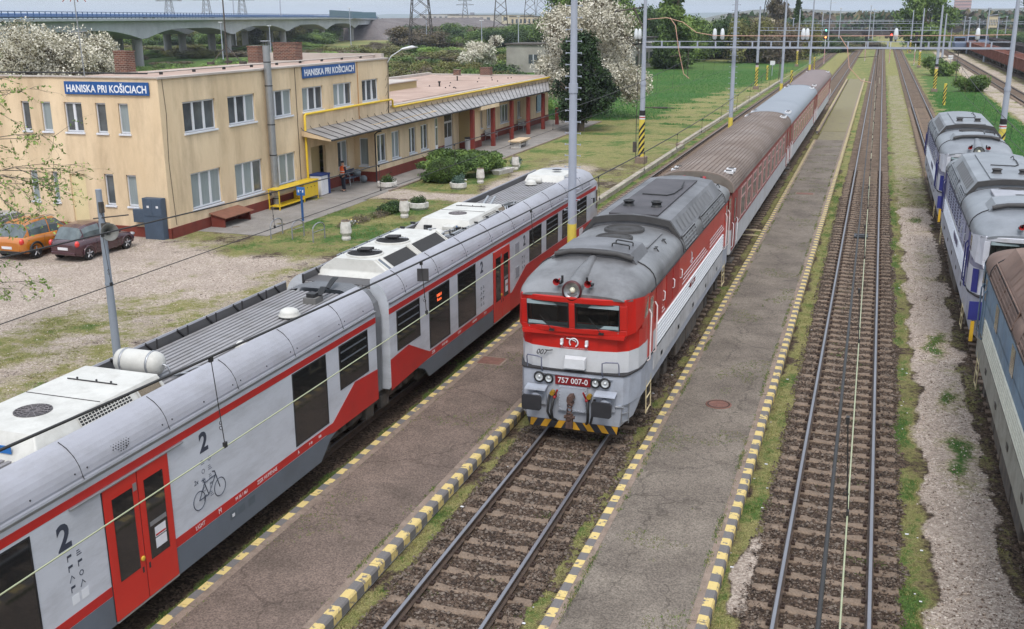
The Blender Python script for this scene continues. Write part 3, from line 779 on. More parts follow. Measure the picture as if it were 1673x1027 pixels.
def pictograms(root, y, z, rows=4, m=None):
    b = MB(); r = random.Random(int(y*10))
    for k in range(rows):
        for j in range(2):
            yy, zz = y+j*.2-.1, z-k*.17
            t = r.choice('abcd')
            if t == 'a': b.lathe([(.045,0),(.045,.004),(.032,.004),(.032,0)], (XW,yy,zz), 12, 0, axis='x', caps=False)
            elif t == 'b':
                for q in range(3): wpatch(b, yy-.05, yy+.05-q*.02, zz-.04+q*.035, zz-.025+q*.035, XW, .003)
            elif t == 'c': b.tube([(XW+.002,yy-.05,zz-.05),(XW+.002,yy+.0,zz+.05),(XW+.002,yy+.05,zz-.02)], .008, 4)
            else: wpatch(b, yy-.045, yy-.03, zz-.05, zz+.05, XW, .003); wpatch(b, yy-.03, yy+.045, zz+.01, zz+.05, XW, .003)
    return b.build('pictogram', m or m_ink, root)
def bicycle_mark(root, y, z):
    b = MB(); x = XW+.003; R = .17
    def P(a, c): return (x, y+a, z+c)
    for a in (-.31,.31): b.tube([P(a+R*math.cos(t*math.pi/12), R*math.sin(t*math.pi/12)) for t in range(25)], .009, 4)
    for seg in (((-.31,0),(-.03,.0)),((-.31,0),(-.13,.26)),((-.03,0),(-.15,.32)),((-.13,.26),(.2,.28)),((-.03,0),(.2,.28)),((.31,0),(.19,.36)),((.19,.36),(.12,.38)),((-.2,.33),(-.1,.33))):
        b.tube([P(*q) for q in seg], .011, 4)
    o = b.build('bicycle_pictogram', m_ink, root)
    text('2x', 'bicycle_count', m_ink, root, (XW, y-.36, z+.36), (0,1,0), (0,0,1), .09, shear=.2)
    return o
def small_print(root, items, z, m=None):
    for (y, s, h) in items: text(s, 'side_inscription', m or m_white, root, (XW+.004, y, z), (0,1,0), (0,0,1), h, depth=.002, sx=.9)
def under_bits(root, spans):
    for (y0, y1, z0) in spans:
        b = MB(); b.box(-1.2, 1.2, y0, y1, z0, .74); b.build('underfloor_box', m_under, root, bevel=.03)
def bar(b, pts, r=.02, mi=0, n=6): b.tube(pts, r, n, mi)
XT = TRK['T1']
# ---- near car
RC = thing('railcar', 'near car of the silver and red railcar with bicycle sign and white roof tank', 'railcar', (XT, 0, 0), 0, 'cars of the silver and red railcar')
railcar_body('x','',RC, 1.5, 21.15).build('body', [m_sil, m_panel, m_ribroof], RC)
b = MB()
b.box(XW, XW+.004, 1.5, 21.15, 2.70, 2.84); b.build('roof_stripe', m_red, RC)
b = MB(); b.prism([(1.5,.872),(18.55,.872),(18.95,.80),(21.15,.80),(21.15,1.55),(20.0,1.62),(18.9,1.04),(1.5,1.04)], 'x', XW, XW+.004); b.build('side_stripe', m_red, RC)
b = MB(); b.prism([(1.5,.36),(18.3,.36),(18.75,.72),(19.3,.86),(1.5,.87)], 'x', XW-.05, XW+.002); b.prism([(18.3,.36),(18.75,.72),(19.3,.86),(1.5,.87),(1.5,.36)], 'x', -XW, -XW+.05); b.box(-1.3,1.3,2.5,17.6,.4,.75); b.build('skirt', m_skirt, RC)
b = MB(); b.box(XW, XW+.012, 1.5, 21.15, 2.93, 2.965); b.box(XW, XW+.05, 1.5, 21.12, 2.985, 3.0, 0); b.build('gutter', m_alu, RC)
double_door(RC, 11.70, 13.28)
b = MB(); b.box(XW+.004, XW+.05, 11.0, 13.7, 2.665, 2.70); b.build('door_rail', m_alu, RC, bevel=.01)
side_window(RC, 8.1, 10.2, 1.16, 2.62); side_window(RC, 5.0, 7.4, 1.16, 2.62)
side_window(RC, 17.36, 18.7, 1.13, 2.65); side_window(RC, 19.34, 20.68, 1.68, 2.64, True)
two(RC, 14.30, 2.42, .36); two(RC, 10.85, 2.30, .40)
pictograms(RC, 14.32, 2.08, 5, mat('lettering_faint', A(120,124,134), rough=.5)); pictograms(RC, 11.0, 1.95, 4)
bicycle_mark(RC, 14.35, 1.42)
for ya in (10.85,11.05): b = MB(); wpatch(b,ya,ya+.15,1.18,1.33,XW,.003); b.build('notice_panel', mat('notice_grey', A(226,228,232), rough=.5, var=.03), RC)
small_print(RC, [(14.0,'LIGHT',.08),(14.6,'M',.1),(15.3,'94 56 1 861',.07),(16.2,'ZSSK HUMENNE',.08),(17.4,'A',.08),(17.9,'R 40',.06),(18.3,'000',.06)], .955)
b = MB()
for yy in (14.9,15.15,15.5): wpatch(b, yy, yy+.22, .62, .78, XW+.002, .003, 0)
wpatch(b, 14.95, 15.03, .66, .72, XW+.006,.003,1); b.build('hatch_panel', [mat('hatch_grey', A(84,94,102), rough=.5), m_white], RC)
seams(RC, 3.2, 20.9, 2.05); roof_ribs(RC, 1.6, 21.1); far_fairing(RC, 14.2, 20.9)
b = MB(); r = random.Random(3)
for k in range(7):
    for q in range(7):
        if (k-3)**2+(q-3)**2 < 11: u = (q-3)*.035; b.ball((1.332-.62*u+.003, 12.3+(k-3)*.06+(q%2)*.03, 3.20+u*.8), .011, 4)
b.build('vent_holes', m_line, RC)
# roof units of the near car
u = thing('air_conditioner', 'long white roof unit with round fan and blue label beside the roof tank', 'roof unit')
def trap(b, y0, y1, xb, xt, z0, z1, mi=0, ye=.25, cx=0):
    b.loft([[(cx-xb,y0,z0),(cx+xb,y0,z0),(cx+xb,y1,z0),(cx-xb,y1,z0)],[(cx-xt,y0+ye,z1),(cx+xt,y0+ye,z1),(cx+xt,y1-ye*.3,z1),(cx-xt,y1-ye*.3,z1)]], mi, closed=True, smooth=False)
    b.quad((cx-xt,y0+ye,z1),(cx+xt,y0+ye,z1),(cx+xt,y1-ye*.3,z1),(cx-xt,y1-ye*.3,z1), mi)
bpy.data.objects.remove(u)
def ac_unit(parent, y0, y1, fan_y, label=None, zt=3.70, grille=True, fr=.29, xb=1.0, xt=.76):
    b = MB(); trap(b, y0, y1, xb, xt, 3.3, zt); o = b.build('roof_unit', m_roofbox, parent, bevel=.02)
    f = MB(); f.lathe([(fr,0),(fr,.014),(fr-.02,.018),(fr-.02,.002),(.001,.002)], (0,fan_y,zt), 24, 0)
    for k in range(14):
        t = k*math.pi/7; f.tube([(.05*math.cos(t),fan_y+.05*math.sin(t),zt+.012),(fr*math.cos(t+.2),fan_y+fr*math.sin(t+.2),zt+.012)], .007, 4, 1)
    for q in (.1,.17,.23): f.tube([(q*math.cos(t*math.pi/10),fan_y+q*math.sin(t*math.pi/10),zt+.014) for t in range(21)], .005, 4, 1)
    f.build('fan_guard', [mat('fan_dark', A(74,70,72), rough=.6), mat('fan_bars', A(126,120,122), rough=.5)], o)
    s = MB(); s.tube([(-xt+.02,(y0+y1)/2+.1,zt+.004),(xt-.02,(y0+y1)/2+.1,zt+.004)], .008, 4)
    s.tube([(-xt+.2,y1-.75,zt+.012),(xt-.3,y1-.75,zt+.012)], .012, 5)
    for q in (-.4,0,.3): s.ball((q,y1-.7,zt+.02),.02,5)
    s.build('panel_seam', m_line, o)
    if grille:
        g = MB(); n_ = Vector((xb-xt,0,-(zt-3.3))).normalized()
        def P(y, t, off=.006):  # t 0 bottom .. 1 top
            x = xb+(xt-xb)*t; z = 3.3+(zt-3.3)*t; return Vector((x+off*.9, y, z+off*.45))
        ya, yb_ = fan_y+.05, fan_y+1.25
        g.quad(P(ya,.22),P(yb_,.22),P(yb_,.86),P(ya,.86),0)
        for k in range(17): yy = ya+(yb_-ya)*k/16; g.tube([P(yy,.22,.012),P(yy,.86,.012)], .009, 4, 1)
        for k in range(7): t = .22+.64*k/6; g.tube([P(ya,t,.012),P(yb_,t,.012)], .009, 4, 1)
        g.quad(P(yb_+.2,.2),P(yb_+.75,.2),P(yb_+.75,.82),P(yb_+.2,.82),2)
        for (a,c) in ((yb_+.16,yb_+.2),(yb_+.75,yb_+.79)): g.quad(P(a,.12,.02),P(c,.12,.02),P(c,.9,.02),P(a,.9,.02),1)
        g.tube([P(y0+.1,.1,.01),P(y1-.1,.1,.01)], .012, 4, 1)
        g.build('side_grille', [m_rubber, m_roofbox, mat('filter_brown', A(124,112,96), rough=.9, fine=.4, fine_scale=80)], o)
    bl = MB(); bl.cbox(.35, y0-.0+.06, 3.5, .26, .012, .12); bl.build('blue_label', mat('label_blue', A(40,110,180), rough=.5), o)
    return o
ac_unit(RC, 10.95, 14.15, 12.0)
# pressure tank across the roof
b = MB(); b.lathe([(.01,-.5),(.12,-.48),(.2,-.42),(.225,-.34),(.225,.34),(.2,.42),(.12,.48),(.01,.5)], (-.15,14.75,3.62), 18, 0, axis='x')
for x in (-.42,.15):
    b.lathe([(.225,-.02),(.238,-.02),(.238,.02),(.225,.02)], (x,14.75,3.62), 18, 1, axis='x', caps=False)
    b.box(x-.03,x+.03,14.6,14.9,3.32,3.45,1)
b.build('roof_tank', [m_roofbox, m_alu], RC)
b = MB(); bar(b, [(.35,14.75,3.62),(.45,14.75,3.6),(.47,14.8,3.4),(.5,15.0,3.36),(.55,15.4,3.37),(.75,15.6,3.37)], .018); b.lathe([(.05,0),(.05,.05),(.02,.07)], (.2,14.6,3.33), 10); bar(b, [(.45,14.9,3.4),(.6,15.1,3.37),(.85,15.25,3.37)], .012); b.build('roof_pipe', m_alu, RC)
def dome(parent, x, y, r=.2, z=3.33):
    b = MB(); b.lathe([(r*.7,0),(r*.7,.04),(r*1.15,.05),(r*1.15,.07),(r,.09),(r,.13),(r*.85,.18),(r*.5,.215),(.01,.225)], (x,y,z), 20); return b.build('antenna_dome', m_roofbox, parent)
dome(RC, .42, 19.0, .21); dome(RC, .78, 16.6, .12)
b = MB(); b.cbox(0.3,20.25,3.4,.32,.36,.16); b.cbox(.3,20.22,3.52,.2,.2,.1,1)
for k in range(5): bar(b, [(.36+k*.03,20.3,3.5),(.32+k*.03,20.6,3.62),(.25+k*.02,20.95,3.5),(.2+k*.03,21.3,3.62),(.1+k*.03,21.6,3.6)], .018, 1)
b.build('roof_coupling', [mat('coupling_grey', A(110,108,106), rough=.7), m_rubber], RC)
bogie(RC, 19.95, 2.2, .40); bogie(RC, 5.0, 2.4, .42)
under_bits(RC, [(6.8,17.2,.42)])
# ---- gangway bellows belongs to the near car
b = MB(); secs = []
for k in range(12):
    y = 21.16+k*.06; s_ = .93 if k%2 else .965
    secs.append([(x*s_,y,z) for x,z in ((1.25,.8),(1.3,2.7),(1.22,3.05),(1.0,3.3),(.5,3.42),(-.5,3.42),(-1.0,3.3),(-1.22,3.05),(-1.3,2.7),(-1.25,.8))])
b.loft(secs, 0, closed=True, smooth=False); b.build('gangway_bellows', mat('bellows_grey', A(104,106,110), rough=.8, var=.15, scale=3), RC)
# ---- far car with the cab
RD = thing('railcar', 'far car of the silver and red railcar with two roof fans and rounded cab end', 'railcar', (XT, 0, 0), 0, 'cars of the silver and red railcar')
Y0, Y1 = 21.88, 43.3
b = railcar_body('x','',RD, Y0, Y1, True)
ye = Y1-2.4
def nose_sec(y, wx, zt, zr):
    """cab end: walls draw in, roof comes down"""
    h = [(1.34*wx,.78),(XW*wx,.86),(XW*wx,2.2),(XW*wx*.995,2.9*zt),(1.37*wx*.98,3.02*zt),(1.3*wx*.96,3.2*zr),(1.1*wx,3.42*zr),(.8*wx,3.54*zr),(.4*wx,3.58*zr)]
    p = [(x,y,z) for x,z in h]; return p+[(-q[0],q[1],q[2]) for q in reversed(p)]
ns = [nose_sec(ye,1,1,1), nose_sec(ye+.5,1,1,1), nose_sec(ye+1.0,.985,.995,.985), nose_sec(ye+1.5,.94,.97,.94), nose_sec(ye+1.9,.86,.9,.86), nose_sec(ye+2.2,.74,.8,.76), nose_sec(ye+2.4,.6,.66,.62)]
b.loft(ns, 0, smooth=True, cap0=True, cap1=True, mis=[0,0,0,1,1,1,1,1,1,1,1,1,1,0,0,0,0])
b.build('body', [m_sil, m_panel, m_ribroof], RD)
b = MB(); b.box(XW, XW+.004, Y0, ye+.9, 2.70, 2.84)
b.build('roof_stripe', m_red, RD)
b = MB(); b.prism([(Y0,.76),(22.6,.80),(24.0,.87),(29.22,.87),(29.22,1.04),(24.25,1.04),(22.95,1.62),(Y0,1.55)], 'x', XW, XW+.004)
b.prism([(30.78,.40),(ye+.7,.40),(ye+.7,1.56),(32.5,1.56),(31.0,.98),(30.78,.98)], 'x', XW, XW+.004)
b.loft([[(XW*1+.006,ye+.7,.40),(XW+.006,ye+.7,1.5)],[(XW*.985+.006,ye+1.0,.42),(XW*.985+.006,ye+1.0,1.5)],[(XW*.94+.008,ye+1.5,.45),(XW*.94+.008,ye+1.5,1.52)],[(XW*.86+.01,ye+1.9,.5),(XW*.86+.01,ye+1.9,1.56)],[(XW*.74+.01,ye+2.2,.6),(XW*.74+.01,ye+2.2,1.7)],[(XW*.6+.01,ye+2.41,.7),(XW*.6+.01,ye+2.41,1.8)]], 0, smooth=False)
b.loft([[(XW*.885+.008,ye+1.78,1.5),(XW*.87+.006,ye+1.78,2.78)],[(XW*.86+.012,ye+1.9,1.56),(XW*.85+.006,ye+1.9,2.6)],[(XW*.74+.012,ye+2.2,1.7),(XW*.72+.006,ye+2.2,2.3)]],0,smooth=False); b.build('side_stripe', m_red, RD)
b = MB(); b.prism([(24.2,.36),(29.22,.36),(29.22,.87),(23.4,.85),(23.9,.66)], 'x', XW-.05, XW+.002); b.prism([(24.2,.36),(41,.36),(41,.85),(23.4,.85),(23.9,.66)], 'x', -XW, -XW+.05); b.box(-1.3,1.3,25,39,.42,.76); b.build('skirt', m_skirt, RD)
b = MB(); b.box(XW, XW+.012, Y0, ye, 2.93, 2.965); b.box(XW, XW+.05, Y0+.03, ye, 2.985, 3.0); b.build('gutter', m_alu, RD)
for (a,c,z0,v) in ((22.32,23.66,1.68,True),(24.32,25.68,1.13,False),(26.36,27.7,1.13,False),(32.86,34.17,1.62,False),(34.82,36.2,1.62,True),(36.83,37.9,1.62,True),(38.87,40.25,1.62,True)): side_window(RD, a, c, z0, 2.64, v)
# destination display lit in the second window
for k, (s_, zz) in enumerate((('8 860 0', 2.42), ('Kosice', 2.30))):
    text(s_, 'display_text', mat('display_orange', (.6,.08,.02), emit=((1,.16,.05), 1.2)), RD, (XW+.008, 24.98, zz), (0,1,0), (0,0,1), .085, depth=.002, sx=.9)
double_door(RD, 29.25, 30.75, .42, 2.65)
two(RD, 28.25, 2.42, .34); two(RD, 32.3, 2.42, .34)
pictograms(RD, 28.3, 1.8, 4); pictograms(RD, 32.2, 1.9, 3)
b = MB()
for zz in (1.35, 2.15): wpatch(b, 31.35, 31.75, zz, zz+.36, XW, .01)
b.build('side_vent', mat('vent_grey', A(150,152,158), rough=.7, fine=.3, fine_scale=40), RD)
small_print(RD, [(24.5,'ZSSK',.08),(25.3,'94 56 1 861',.07),(26.4,'LIGHT',.07),(27.6,'HUMENNE',.06),(28.5,'M O',.08)], .955)
# cab side window and white door
g = MB(); g.loft([[(XW*1+.006,ye+.95,1.88),(XW+.004,ye+.95,2.66)],[(XW*.975+.008,ye+1.2,1.86),(XW*.975+.004,ye+1.2,2.64)],[(XW*.94+.01,ye+1.5,1.86),(XW*.935+.004,ye+1.5,2.58)],[(XW*.885+.01,ye+1.8,1.9),(XW*.87+.006,ye+1.8,2.45)]], 0, smooth=False); g.build('cab_window', m_glass, RD)
g = MB(); wpatch(g, 40.75, 41.5, .5, 1.45, XW+.005, .006); wpatch(g, 39.2,39.75,.6,1.5,XW+.005,.006,1); g.build('cab_door_panel', [mat('red_dark', A(150,32,30), rough=.5), m_white], RD)
g = MB()
for q in (1,):
    bar(g, [(XW+.03,40.9,2.45),(XW+.16,40.85,2.5),(XW+.16,40.85,2.3)], .015); g.cbox(XW+.16,40.85,2.4,.05,.14,.2)
g.build('side_mirror', m_rubber, RD)
g = MB(); g.loft([[(-1.1,ye+1.93,1.9),(1.1,ye+1.93,1.9)],[(-.85,ye+2.28,1.75),(.85,ye+2.28,1.75)]], 0); 
seams(RD, 22.9, ye, 2.1); roof_ribs(RD, 31.4, ye-.1); roof_ribs(RD, Y0+.05, 31.3, [-.84,-.74,-.64,.64,.74,.84]); far_fairing(RD, Y0, 24.2)
# radiator housing with two fans
b = MB(); zt = 3.76
b.loft([[(-.98,Y0+.75,3.31),(.98,Y0+.75,3.31),(.98,27.0,3.31),(-.98,27.0,3.31)],[(-.98,Y0+.95,3.46),(.98,Y0+.95,3.46),(.98,26.95,3.46),(-.98,26.95,3.46)],[(-.55,Y0+1.0,zt),(.55,Y0+1.0,zt),(.55,26.8,zt),(-.55,26.8,zt)]], 0, closed=True, smooth=False, cap1=True)
hs = b.build('radiator_housing', m_roofbox, RD, bevel=.02)
b = MB()
def RP(y, t, off=.008, s=1): return (s*(.98-.43*t+off*.73), y, 3.46+(zt-3.46)*t+off*.68)
for (a,c) in ((Y0+1.45,24.75),(25.05,26.75)): b.quad(RP(a,.08),RP(c,.08),RP(c,.92),RP(a,.92),0)
for yy in (Y0+1.1,Y0+1.3,24.8,24.9,25.0,26.85): b.tube([RP(yy,0,.012),RP(yy,1,.012)], .025, 5, 1)
b.quad(RP(Y0+1.12,.06,.01),RP(Y0+1.28,.06,.01),RP(Y0+1.28,.94,.01),RP(Y0+1.12,.94,.01),2)
b.build('radiator_mesh', [mat('radiator_black', A(46,44,44), rough=.8, fine=.3, fine_scale=50), m_roofbox, m_skirt], hs)
for fy in (23.5, 25.15):
    b = MB(); b.lathe([(.48,0),(.48,.04),(.455,.05),(.45,.03)], (0,fy,zt), 26, 0, caps=False); b.lathe([(.452,.03),(.001,.035)], (0,fy,zt), 26, 1, caps=False)
    for k in range(24):
        t = k*math.pi/12; b.tube([(.1*math.cos(t),fy+.1*math.sin(t),zt+.055),(.45*math.cos(t),fy+.45*math.sin(t),zt+.055)], .006, 4, 1)
    for q in (.14,.2,.26,.32,.38): b.tube([(q*math.cos(t*math.pi/12),fy+q*math.sin(t*math.pi/12),zt+.058) for t in range(25)], .006, 4, 1)
    for q in (-1,0,1): b.tube([(-.16,fy+q*.1,zt+.13),(.2,fy+q*.12,zt+.15)], .03, 6, 1)
    b.cbox(0,fy,zt+.11,.2,.16,.08,1); b.tube([(-.42,fy-.1,zt+.1),(.42,fy+.1,zt+.1)], .016, 5, 2)
    b.build('radiator_fan', [m_roofbox, mat('fan_black', A(44,42,44), rough=.6), m_alu], hs)
b = MB()
for q in (-.72,-.8): bar(b, [(q,Y0+1.6,3.68),(q,27.2,3.68)], .02)
for k in range(7): b.cbox(-.76, Y0+1.8+k*.75, 3.67, .14,.06,.06,1)
bar(b, [(.5,27.1,3.5),(.7,27.6,3.5),(.62,28.4,3.45),(.75,29.2,3.42)], .05); bar(b, [(.3,27.2,3.45),(.4,27.8,3.5),(.3,28.0,3.4)], .03)
for q in (.9,.82): bar(b, [(q,27.0,3.56),(q,31.5,3.56)], .016); 
for k in range(5): b.cbox(.86, 27.3+k*.95, 3.58, .14,.05,.06,1)
for k in range(9):
    r = random.Random(k); x = r.uniform(-.5,.7); y = r.uniform(27.2,28.3); bar(b, [(x,y,3.34),(x+r.uniform(-.1,.1),y,3.5),(x+r.uniform(-.3,.3),y+r.uniform(.1,.5),3.5)], .022, r.choice((0,1)))
b.build('roof_pipework', [m_alu, m_rubber], RD)
b = MB(); b.cbox(-.5,27.55,3.44,.8,.7,.22); b.build('roof_box', m_roofbox, RD, bevel=.02)
b = MB(); b.cbox(.28,28.55,3.45,.34,.4,.26); b.cbox(.5,28.7,3.42,.16,.2,.2,1); b.cbox(-.5,28.8,3.42,.26,.3,.2,1); b.build('roof_relay', [m_roofbox, m_rubber], RD, bevel=.015)
dome(RD, .1, 28.0, .2)
ac_unit(RD, 28.6, 31.9, 29.9, zt=3.70)
b = MB()
for q in (0,.25): bar(b, [(-.1+q,32.2,3.45),(-.35+q,33.6,3.62)] , .045, 0)
b.cbox(-.5,32.5,3.42,.35,.5,.16,1); b.cbox(.55,33.2,3.4,.3,.7,.14,1)
for k in range(8):
    r = random.Random(k+20); x = r.uniform(.3,.8); y = r.uniform(32.2,33.6); bar(b, [(x,y,3.34),(x,y,3.46),(x+r.uniform(-.2,.2),y+r.uniform(.1,.5),3.46)], .02, r.choice((0,1)))
b.build('exhaust_pipe', [m_alu, m_rubber], RD)
b = MB(); trap(b, 39.0, 40.9, .85, .74, 3.3, 3.58); b.build('roof_unit', m_roofbox, RD, bevel=.02)
b = MB(); b.lathe([(.01,-.3),(.1,-.28),(.13,-.2),(.13,.2),(.1,.28),(.01,.3)], (-.25,38.6,3.45), 12, 0, axis='x'); b.lathe([(.2,0),(.2,.005),(.001,.006)], (.15,40.3,3.662), 12, 1); b.build('roof_tank', [m_roofbox, m_line], RD)
dome(RD, -.25, 38.1, .2)
b = MB()
for x in np.arange(-.6,.61,.12): b.prism([(x-.03,3.3),(x-.03,3.34),(x+.03,3.34),(x+.03,3.3)], 'y', ye-.1, ye+.35)
b.build('roof_grating', m_rib, RD)
b = MB(); b.box(-.9,.9,Y0+.1,Y0+.7,3.31,3.36); b.build('roof_plate', m_ribroof, RD)
bogie(RD, 23.0, 2.2, .40); bogie(RD, 38.5, 2.4, .42)
b = MB()
bar(b, [(0,20.9,.6),(0,22.1,.6)], .12, 1, 10)
for s_ in (-1,1):
    bar(b, [(s_*.9,21.0,.55),(s_*.95,21.5,.42),(s_*.9,22.0,.6)], .1, 0, 8); b.cbox(s_*1.1,22.4,.72,.3,.6,.14)
b.cbox(0,21.5,.5,2.0,.4,.2); b.build('coupling', [m_under, m_rubber], RD)

# ---------------------------------------------------------------- four-axle diesel locomotives
LL = 16.2
def half_ring(pts, L=LL):
    """closed plan outline from the right half of one end"""
    r = [(x,y) for x,y in pts]
    out = r + [(x,L-y) for x,y in reversed(r)]
    return out + [(-x,y) for x,y in reversed(out) if True]
PL_UP = [(.02,0),(.6,.02),(1.05,.09),(1.3,.26),(1.46,.6),(1.52,1.05)]
PL_LOW = [(.02,-.04),(1.0,-.02),(1.24,.02),(1.34,.2),(1.5,.75),(1.51,1.05)]
def band(b, plan0, z0, plan1, z1, mi=0, smooth=False):
    a = half_ring(plan0); c = half_ring(plan1)
    b.loft([[(x,y,z0) for x,y in a],[(x,y,z1) for x,y in c]], mi, closed=True, smooth=smooth)
def roof_arch(y, w, ze, zc, n=9):
    out = []
    for k in range(n*2+1):
        t = math.pi*(k/(n*2)); x = math.cos(t); z = math.sin(t)
        xx = abs(x)**.82*(1 if x > 0 else -1)
        out.append((xx*w, y, ze+(zc-ze)*z**.78))
    return out
def arch_z(x, w=1.53, ze=3.38, zc=4.1):
    c = min(1, (abs(x)/w))**(1/.82); return ze+(zc-ze)*max(0, 1-c*c)**(.39)
def roof_hump(y0, y1, xt, xb, zt, crown, e0=.0, e1=.0, zb=3.7):
    """raised trapezoid casing that follows the roof arch"""
    def sec(y, k):
        p = [(xb,y,zb),(xt,y,zt*k+(1-k)*zb)]
        for t in (.66,.33,0): p.append((xt*t,y,(zt+(crown-zt)*(1-t*t))*k+(1-k)*zb))
        return p+[(-q[0],q[1],q[2]) for q in reversed(p[:-1])]
    return [sec(y0,1),sec(y1,1)]
def make_loco(label, loc, rz, P, front=True, detail=True):
    t = thing('diesel_locomotive', label, 'locomotive', loc, rz, P.get('group'))
    if 'name' in P: t.name = P['name']
    # body bands
    b = MB()
    band(b, PL_UP, 1.74, PL_UP, P['zw']); b.build('body_lower', P['lower'], t)
    b = MB(); band(b, PL_UP, P['zw'], PL_UP, 2.68)
    PC = [(.02,.72),(.6,.72),(1.05,.72),(1.3,.72),(1.50,.74),(1.52,1.05)]
    band(b, PC, 2.66, PC, 3.40); b.add([(x,y,2.68) for x,y in half_ring(PL_UP)],[tuple(range(24))]); b.build('body', P['upper'], t)
    b = MB(); band(b, PL_LOW, 1.0, PL_LOW, 1.70)
    b.add([(x,y,1.0) for x,y in half_ring(PL_LOW)], [tuple(range(24))[::-1]]); b.build('underframe', P['frame'], t)
    b = MB(); pl2 = [(x+.02,y-.02) for x,y in PL_LOW]; band(b, pl2, 1.70, pl2, 1.735); band(b, PL_LOW, 1.70, pl2, 1.70); band(b, pl2, 1.735, PL_UP, 1.742); b.build('waist_line', m_line, t)
    # roof shell
    rs = []
    prof = [(-.13,1.22,3.50,3.60),(.15,1.38,3.46,3.72),(.5,1.47,3.42,3.84),(.9,1.53,3.39,3.94),(1.4,1.55,3.38,4.02),(2.0,1.55,3.38,4.08)]
    for y,w,a,c in prof: rs.append(roof_arch(y,w,a,c))
    rs.append(roof_arch(LL/2,1.55,3.38,4.1))
    for y,w,a,c in reversed(prof): rs.append(roof_arch(LL-y,w,a,c))
    b = MB(); b.loft(rs, 0, smooth=True)
    b.add(rs[0],[tuple(range(len(rs[0])))[::-1]]); b.add(rs[-1],[tuple(range(len(rs[0])))])
    rf = b.build('roof', P['roof'], t)
    b = MB()
    for yy in (1.95, 5.75, LL-5.6 if False else 13.9):
        b.tube([(x*1.004,y,z+.004) for x,y,z in roof_arch(yy,1.55,3.38,4.085)], .016, 5)
    for s in (-1,1): b.tube([(s*1.56,1.4,3.385),(s*1.56,LL-1.4,3.385)], .018, 5)
    b.build('roof_seam', m_line, rf)
    # roof casings
    hum = P.get('hump', P['roof'])
    if detail:
        b = MB(); s2 = roof_hump(1.75, 3.15, .92, 1.12, 4.17, 4.25, zb=3.9)
        b.loft(s2, 0, smooth=False, cap0=True, cap1=True); hp = b.build('roof_casing', hum, rf)
        b = MB(); b.tube([(x*1.0,1.745,z-.05) for x,z in ((-1.0,4.1),(-.6,4.2),(0,4.22),(.6,4.2),(1.0,4.1))], .07, 6); b.build('casing_edge', mat('edge_dark', A(66,64,64), rough=.7), hp)
        b = MB()
        for yy in (2.2,2.6): b.tube([(.35,yy,4.2),(.36,yy,4.3),(.4,yy,4.32),(.78,yy,4.28),(.8,yy,4.26),(.8,yy,4.16)], .018, 5)
        b.build('grab_rail', m_rubber, hp)
        for fy, fr in ((3.85,.46),(5.0,.52)):
            b = MB(); b.lathe([(fr+.04,-.1),(fr+.04,.03),(fr,.05),(fr-.03,.035),(fr-.03,.02),(.2,.03),(.18,.05),(.001,.06)], (0,fy,4.1), 28)
            for k in range(8):
                q = k*math.pi/4; b.tube([(.1*math.cos(q),fy+.1*math.sin(q),4.08),(fr*math.cos(q+.3),fy+fr*math.sin(q+.3),4.12)], .008, 4)
            b.build('roof_fan', mat('fan_grime', A(58,56,56), rough=.8, var=.2), rf)
        b = MB(); s2 = roof_hump(5.85, 13.6, 1.1, 1.42, 4.22, 4.34, zb=3.78)
        b.loft(s2, 0, smooth=False, cap0=True, cap1=True); hp = b.build('roof_casing', hum, rf)
        b = MB(); b.loft([[(x*1.01,5.80,z+.012) for x,y,z in s2[0]],[(x*1.01,5.93,z+.012) for x,y,z in s2[0]]], 0, smooth=False); b.loft([[(x*1.01,5.80,z+.012) for x,y,z in s2[0]],[(x*.99,5.80,z-.16) for x,y,z in s2[0]]], 0, smooth=False); b.build('casing_edge', mat('edge_dark'), hp) if 0 else b.build('casing_edge', _mats['edge_dark'], hp)
        b = MB(); b.box(-.72,.72,6.05,12.7,4.30,4.345); b.build('roof_hatch', P.get('panel', mat('roof_soot', A(60,58,62), rough=.7, c2=A(84,80,84), scale=1.2)), hp, bevel=.01)
        b = MB(); b.tube([(-.45,9.3,4.37),(.35,9.2,4.37),(.5,9.6,4.37),(.55,10.8,4.38),(.5,11.2,4.38)], .02, 5); b.tube([(.5,11.0,4.38),(.5,11.4,4.46),(.45,11.6,4.38)], .02, 5); b.build('hatch_rail', m_rubber, hp)
        # sloping louvre panel on each shoulder of the casing
        for s in (-1,1):
            b = MB()
            def Q(y,u,off=.006): return (s*(1.1+.32*u+off), y, 4.22-.44*u+off)
            for k in range(11):
                ya = 6.5+k*.52
                b.quad(Q(ya,.2),Q(ya+.44,.2),Q(ya+.44,.85),Q(ya,.85),0)
            b.build('louvre_panel', P.get('louvre', mat('louvre_grey', A(112,112,114), rough=.7, var=.15)), hp)
        for s in (-1,1):
            b = MB(); b.lathe([(.17,-.1),(.17,.02),(.14,.04),(.14,.12),(.17,.13),(.17,.16),(.13,.17),(.12,.05),(.001,.04)], (s*.42,7.3,4.34), 18); b.build('exhaust_stack', m_rubber if not P.get('light') else _mats['edge_dark'], rf)
        for s in (-1,1):
            b = MB()
            for (a,c) in ((6.0,8.0),(9.1,13.7)):
                def G(y,u,off=.0): return (s*(1.535+.012+off-.11*u), y, 3.44+.36*u+off*.3)
                b.quad(G(a,0),G(c,0),G(c,1),G(a,1),0)
                for u in (0,.26,.52,.78,1.0): b.tube([G(a,u,.01),G(c,u,.01)], .024, 4, 1)
                for y in np.arange(a, c+.01, (c-a)/4): b.tube([G(y,0,.01),G(y,1,.01)], .018, 4, 1)
            b.build('air_grille', [m_rubber, P['roof']], rf)
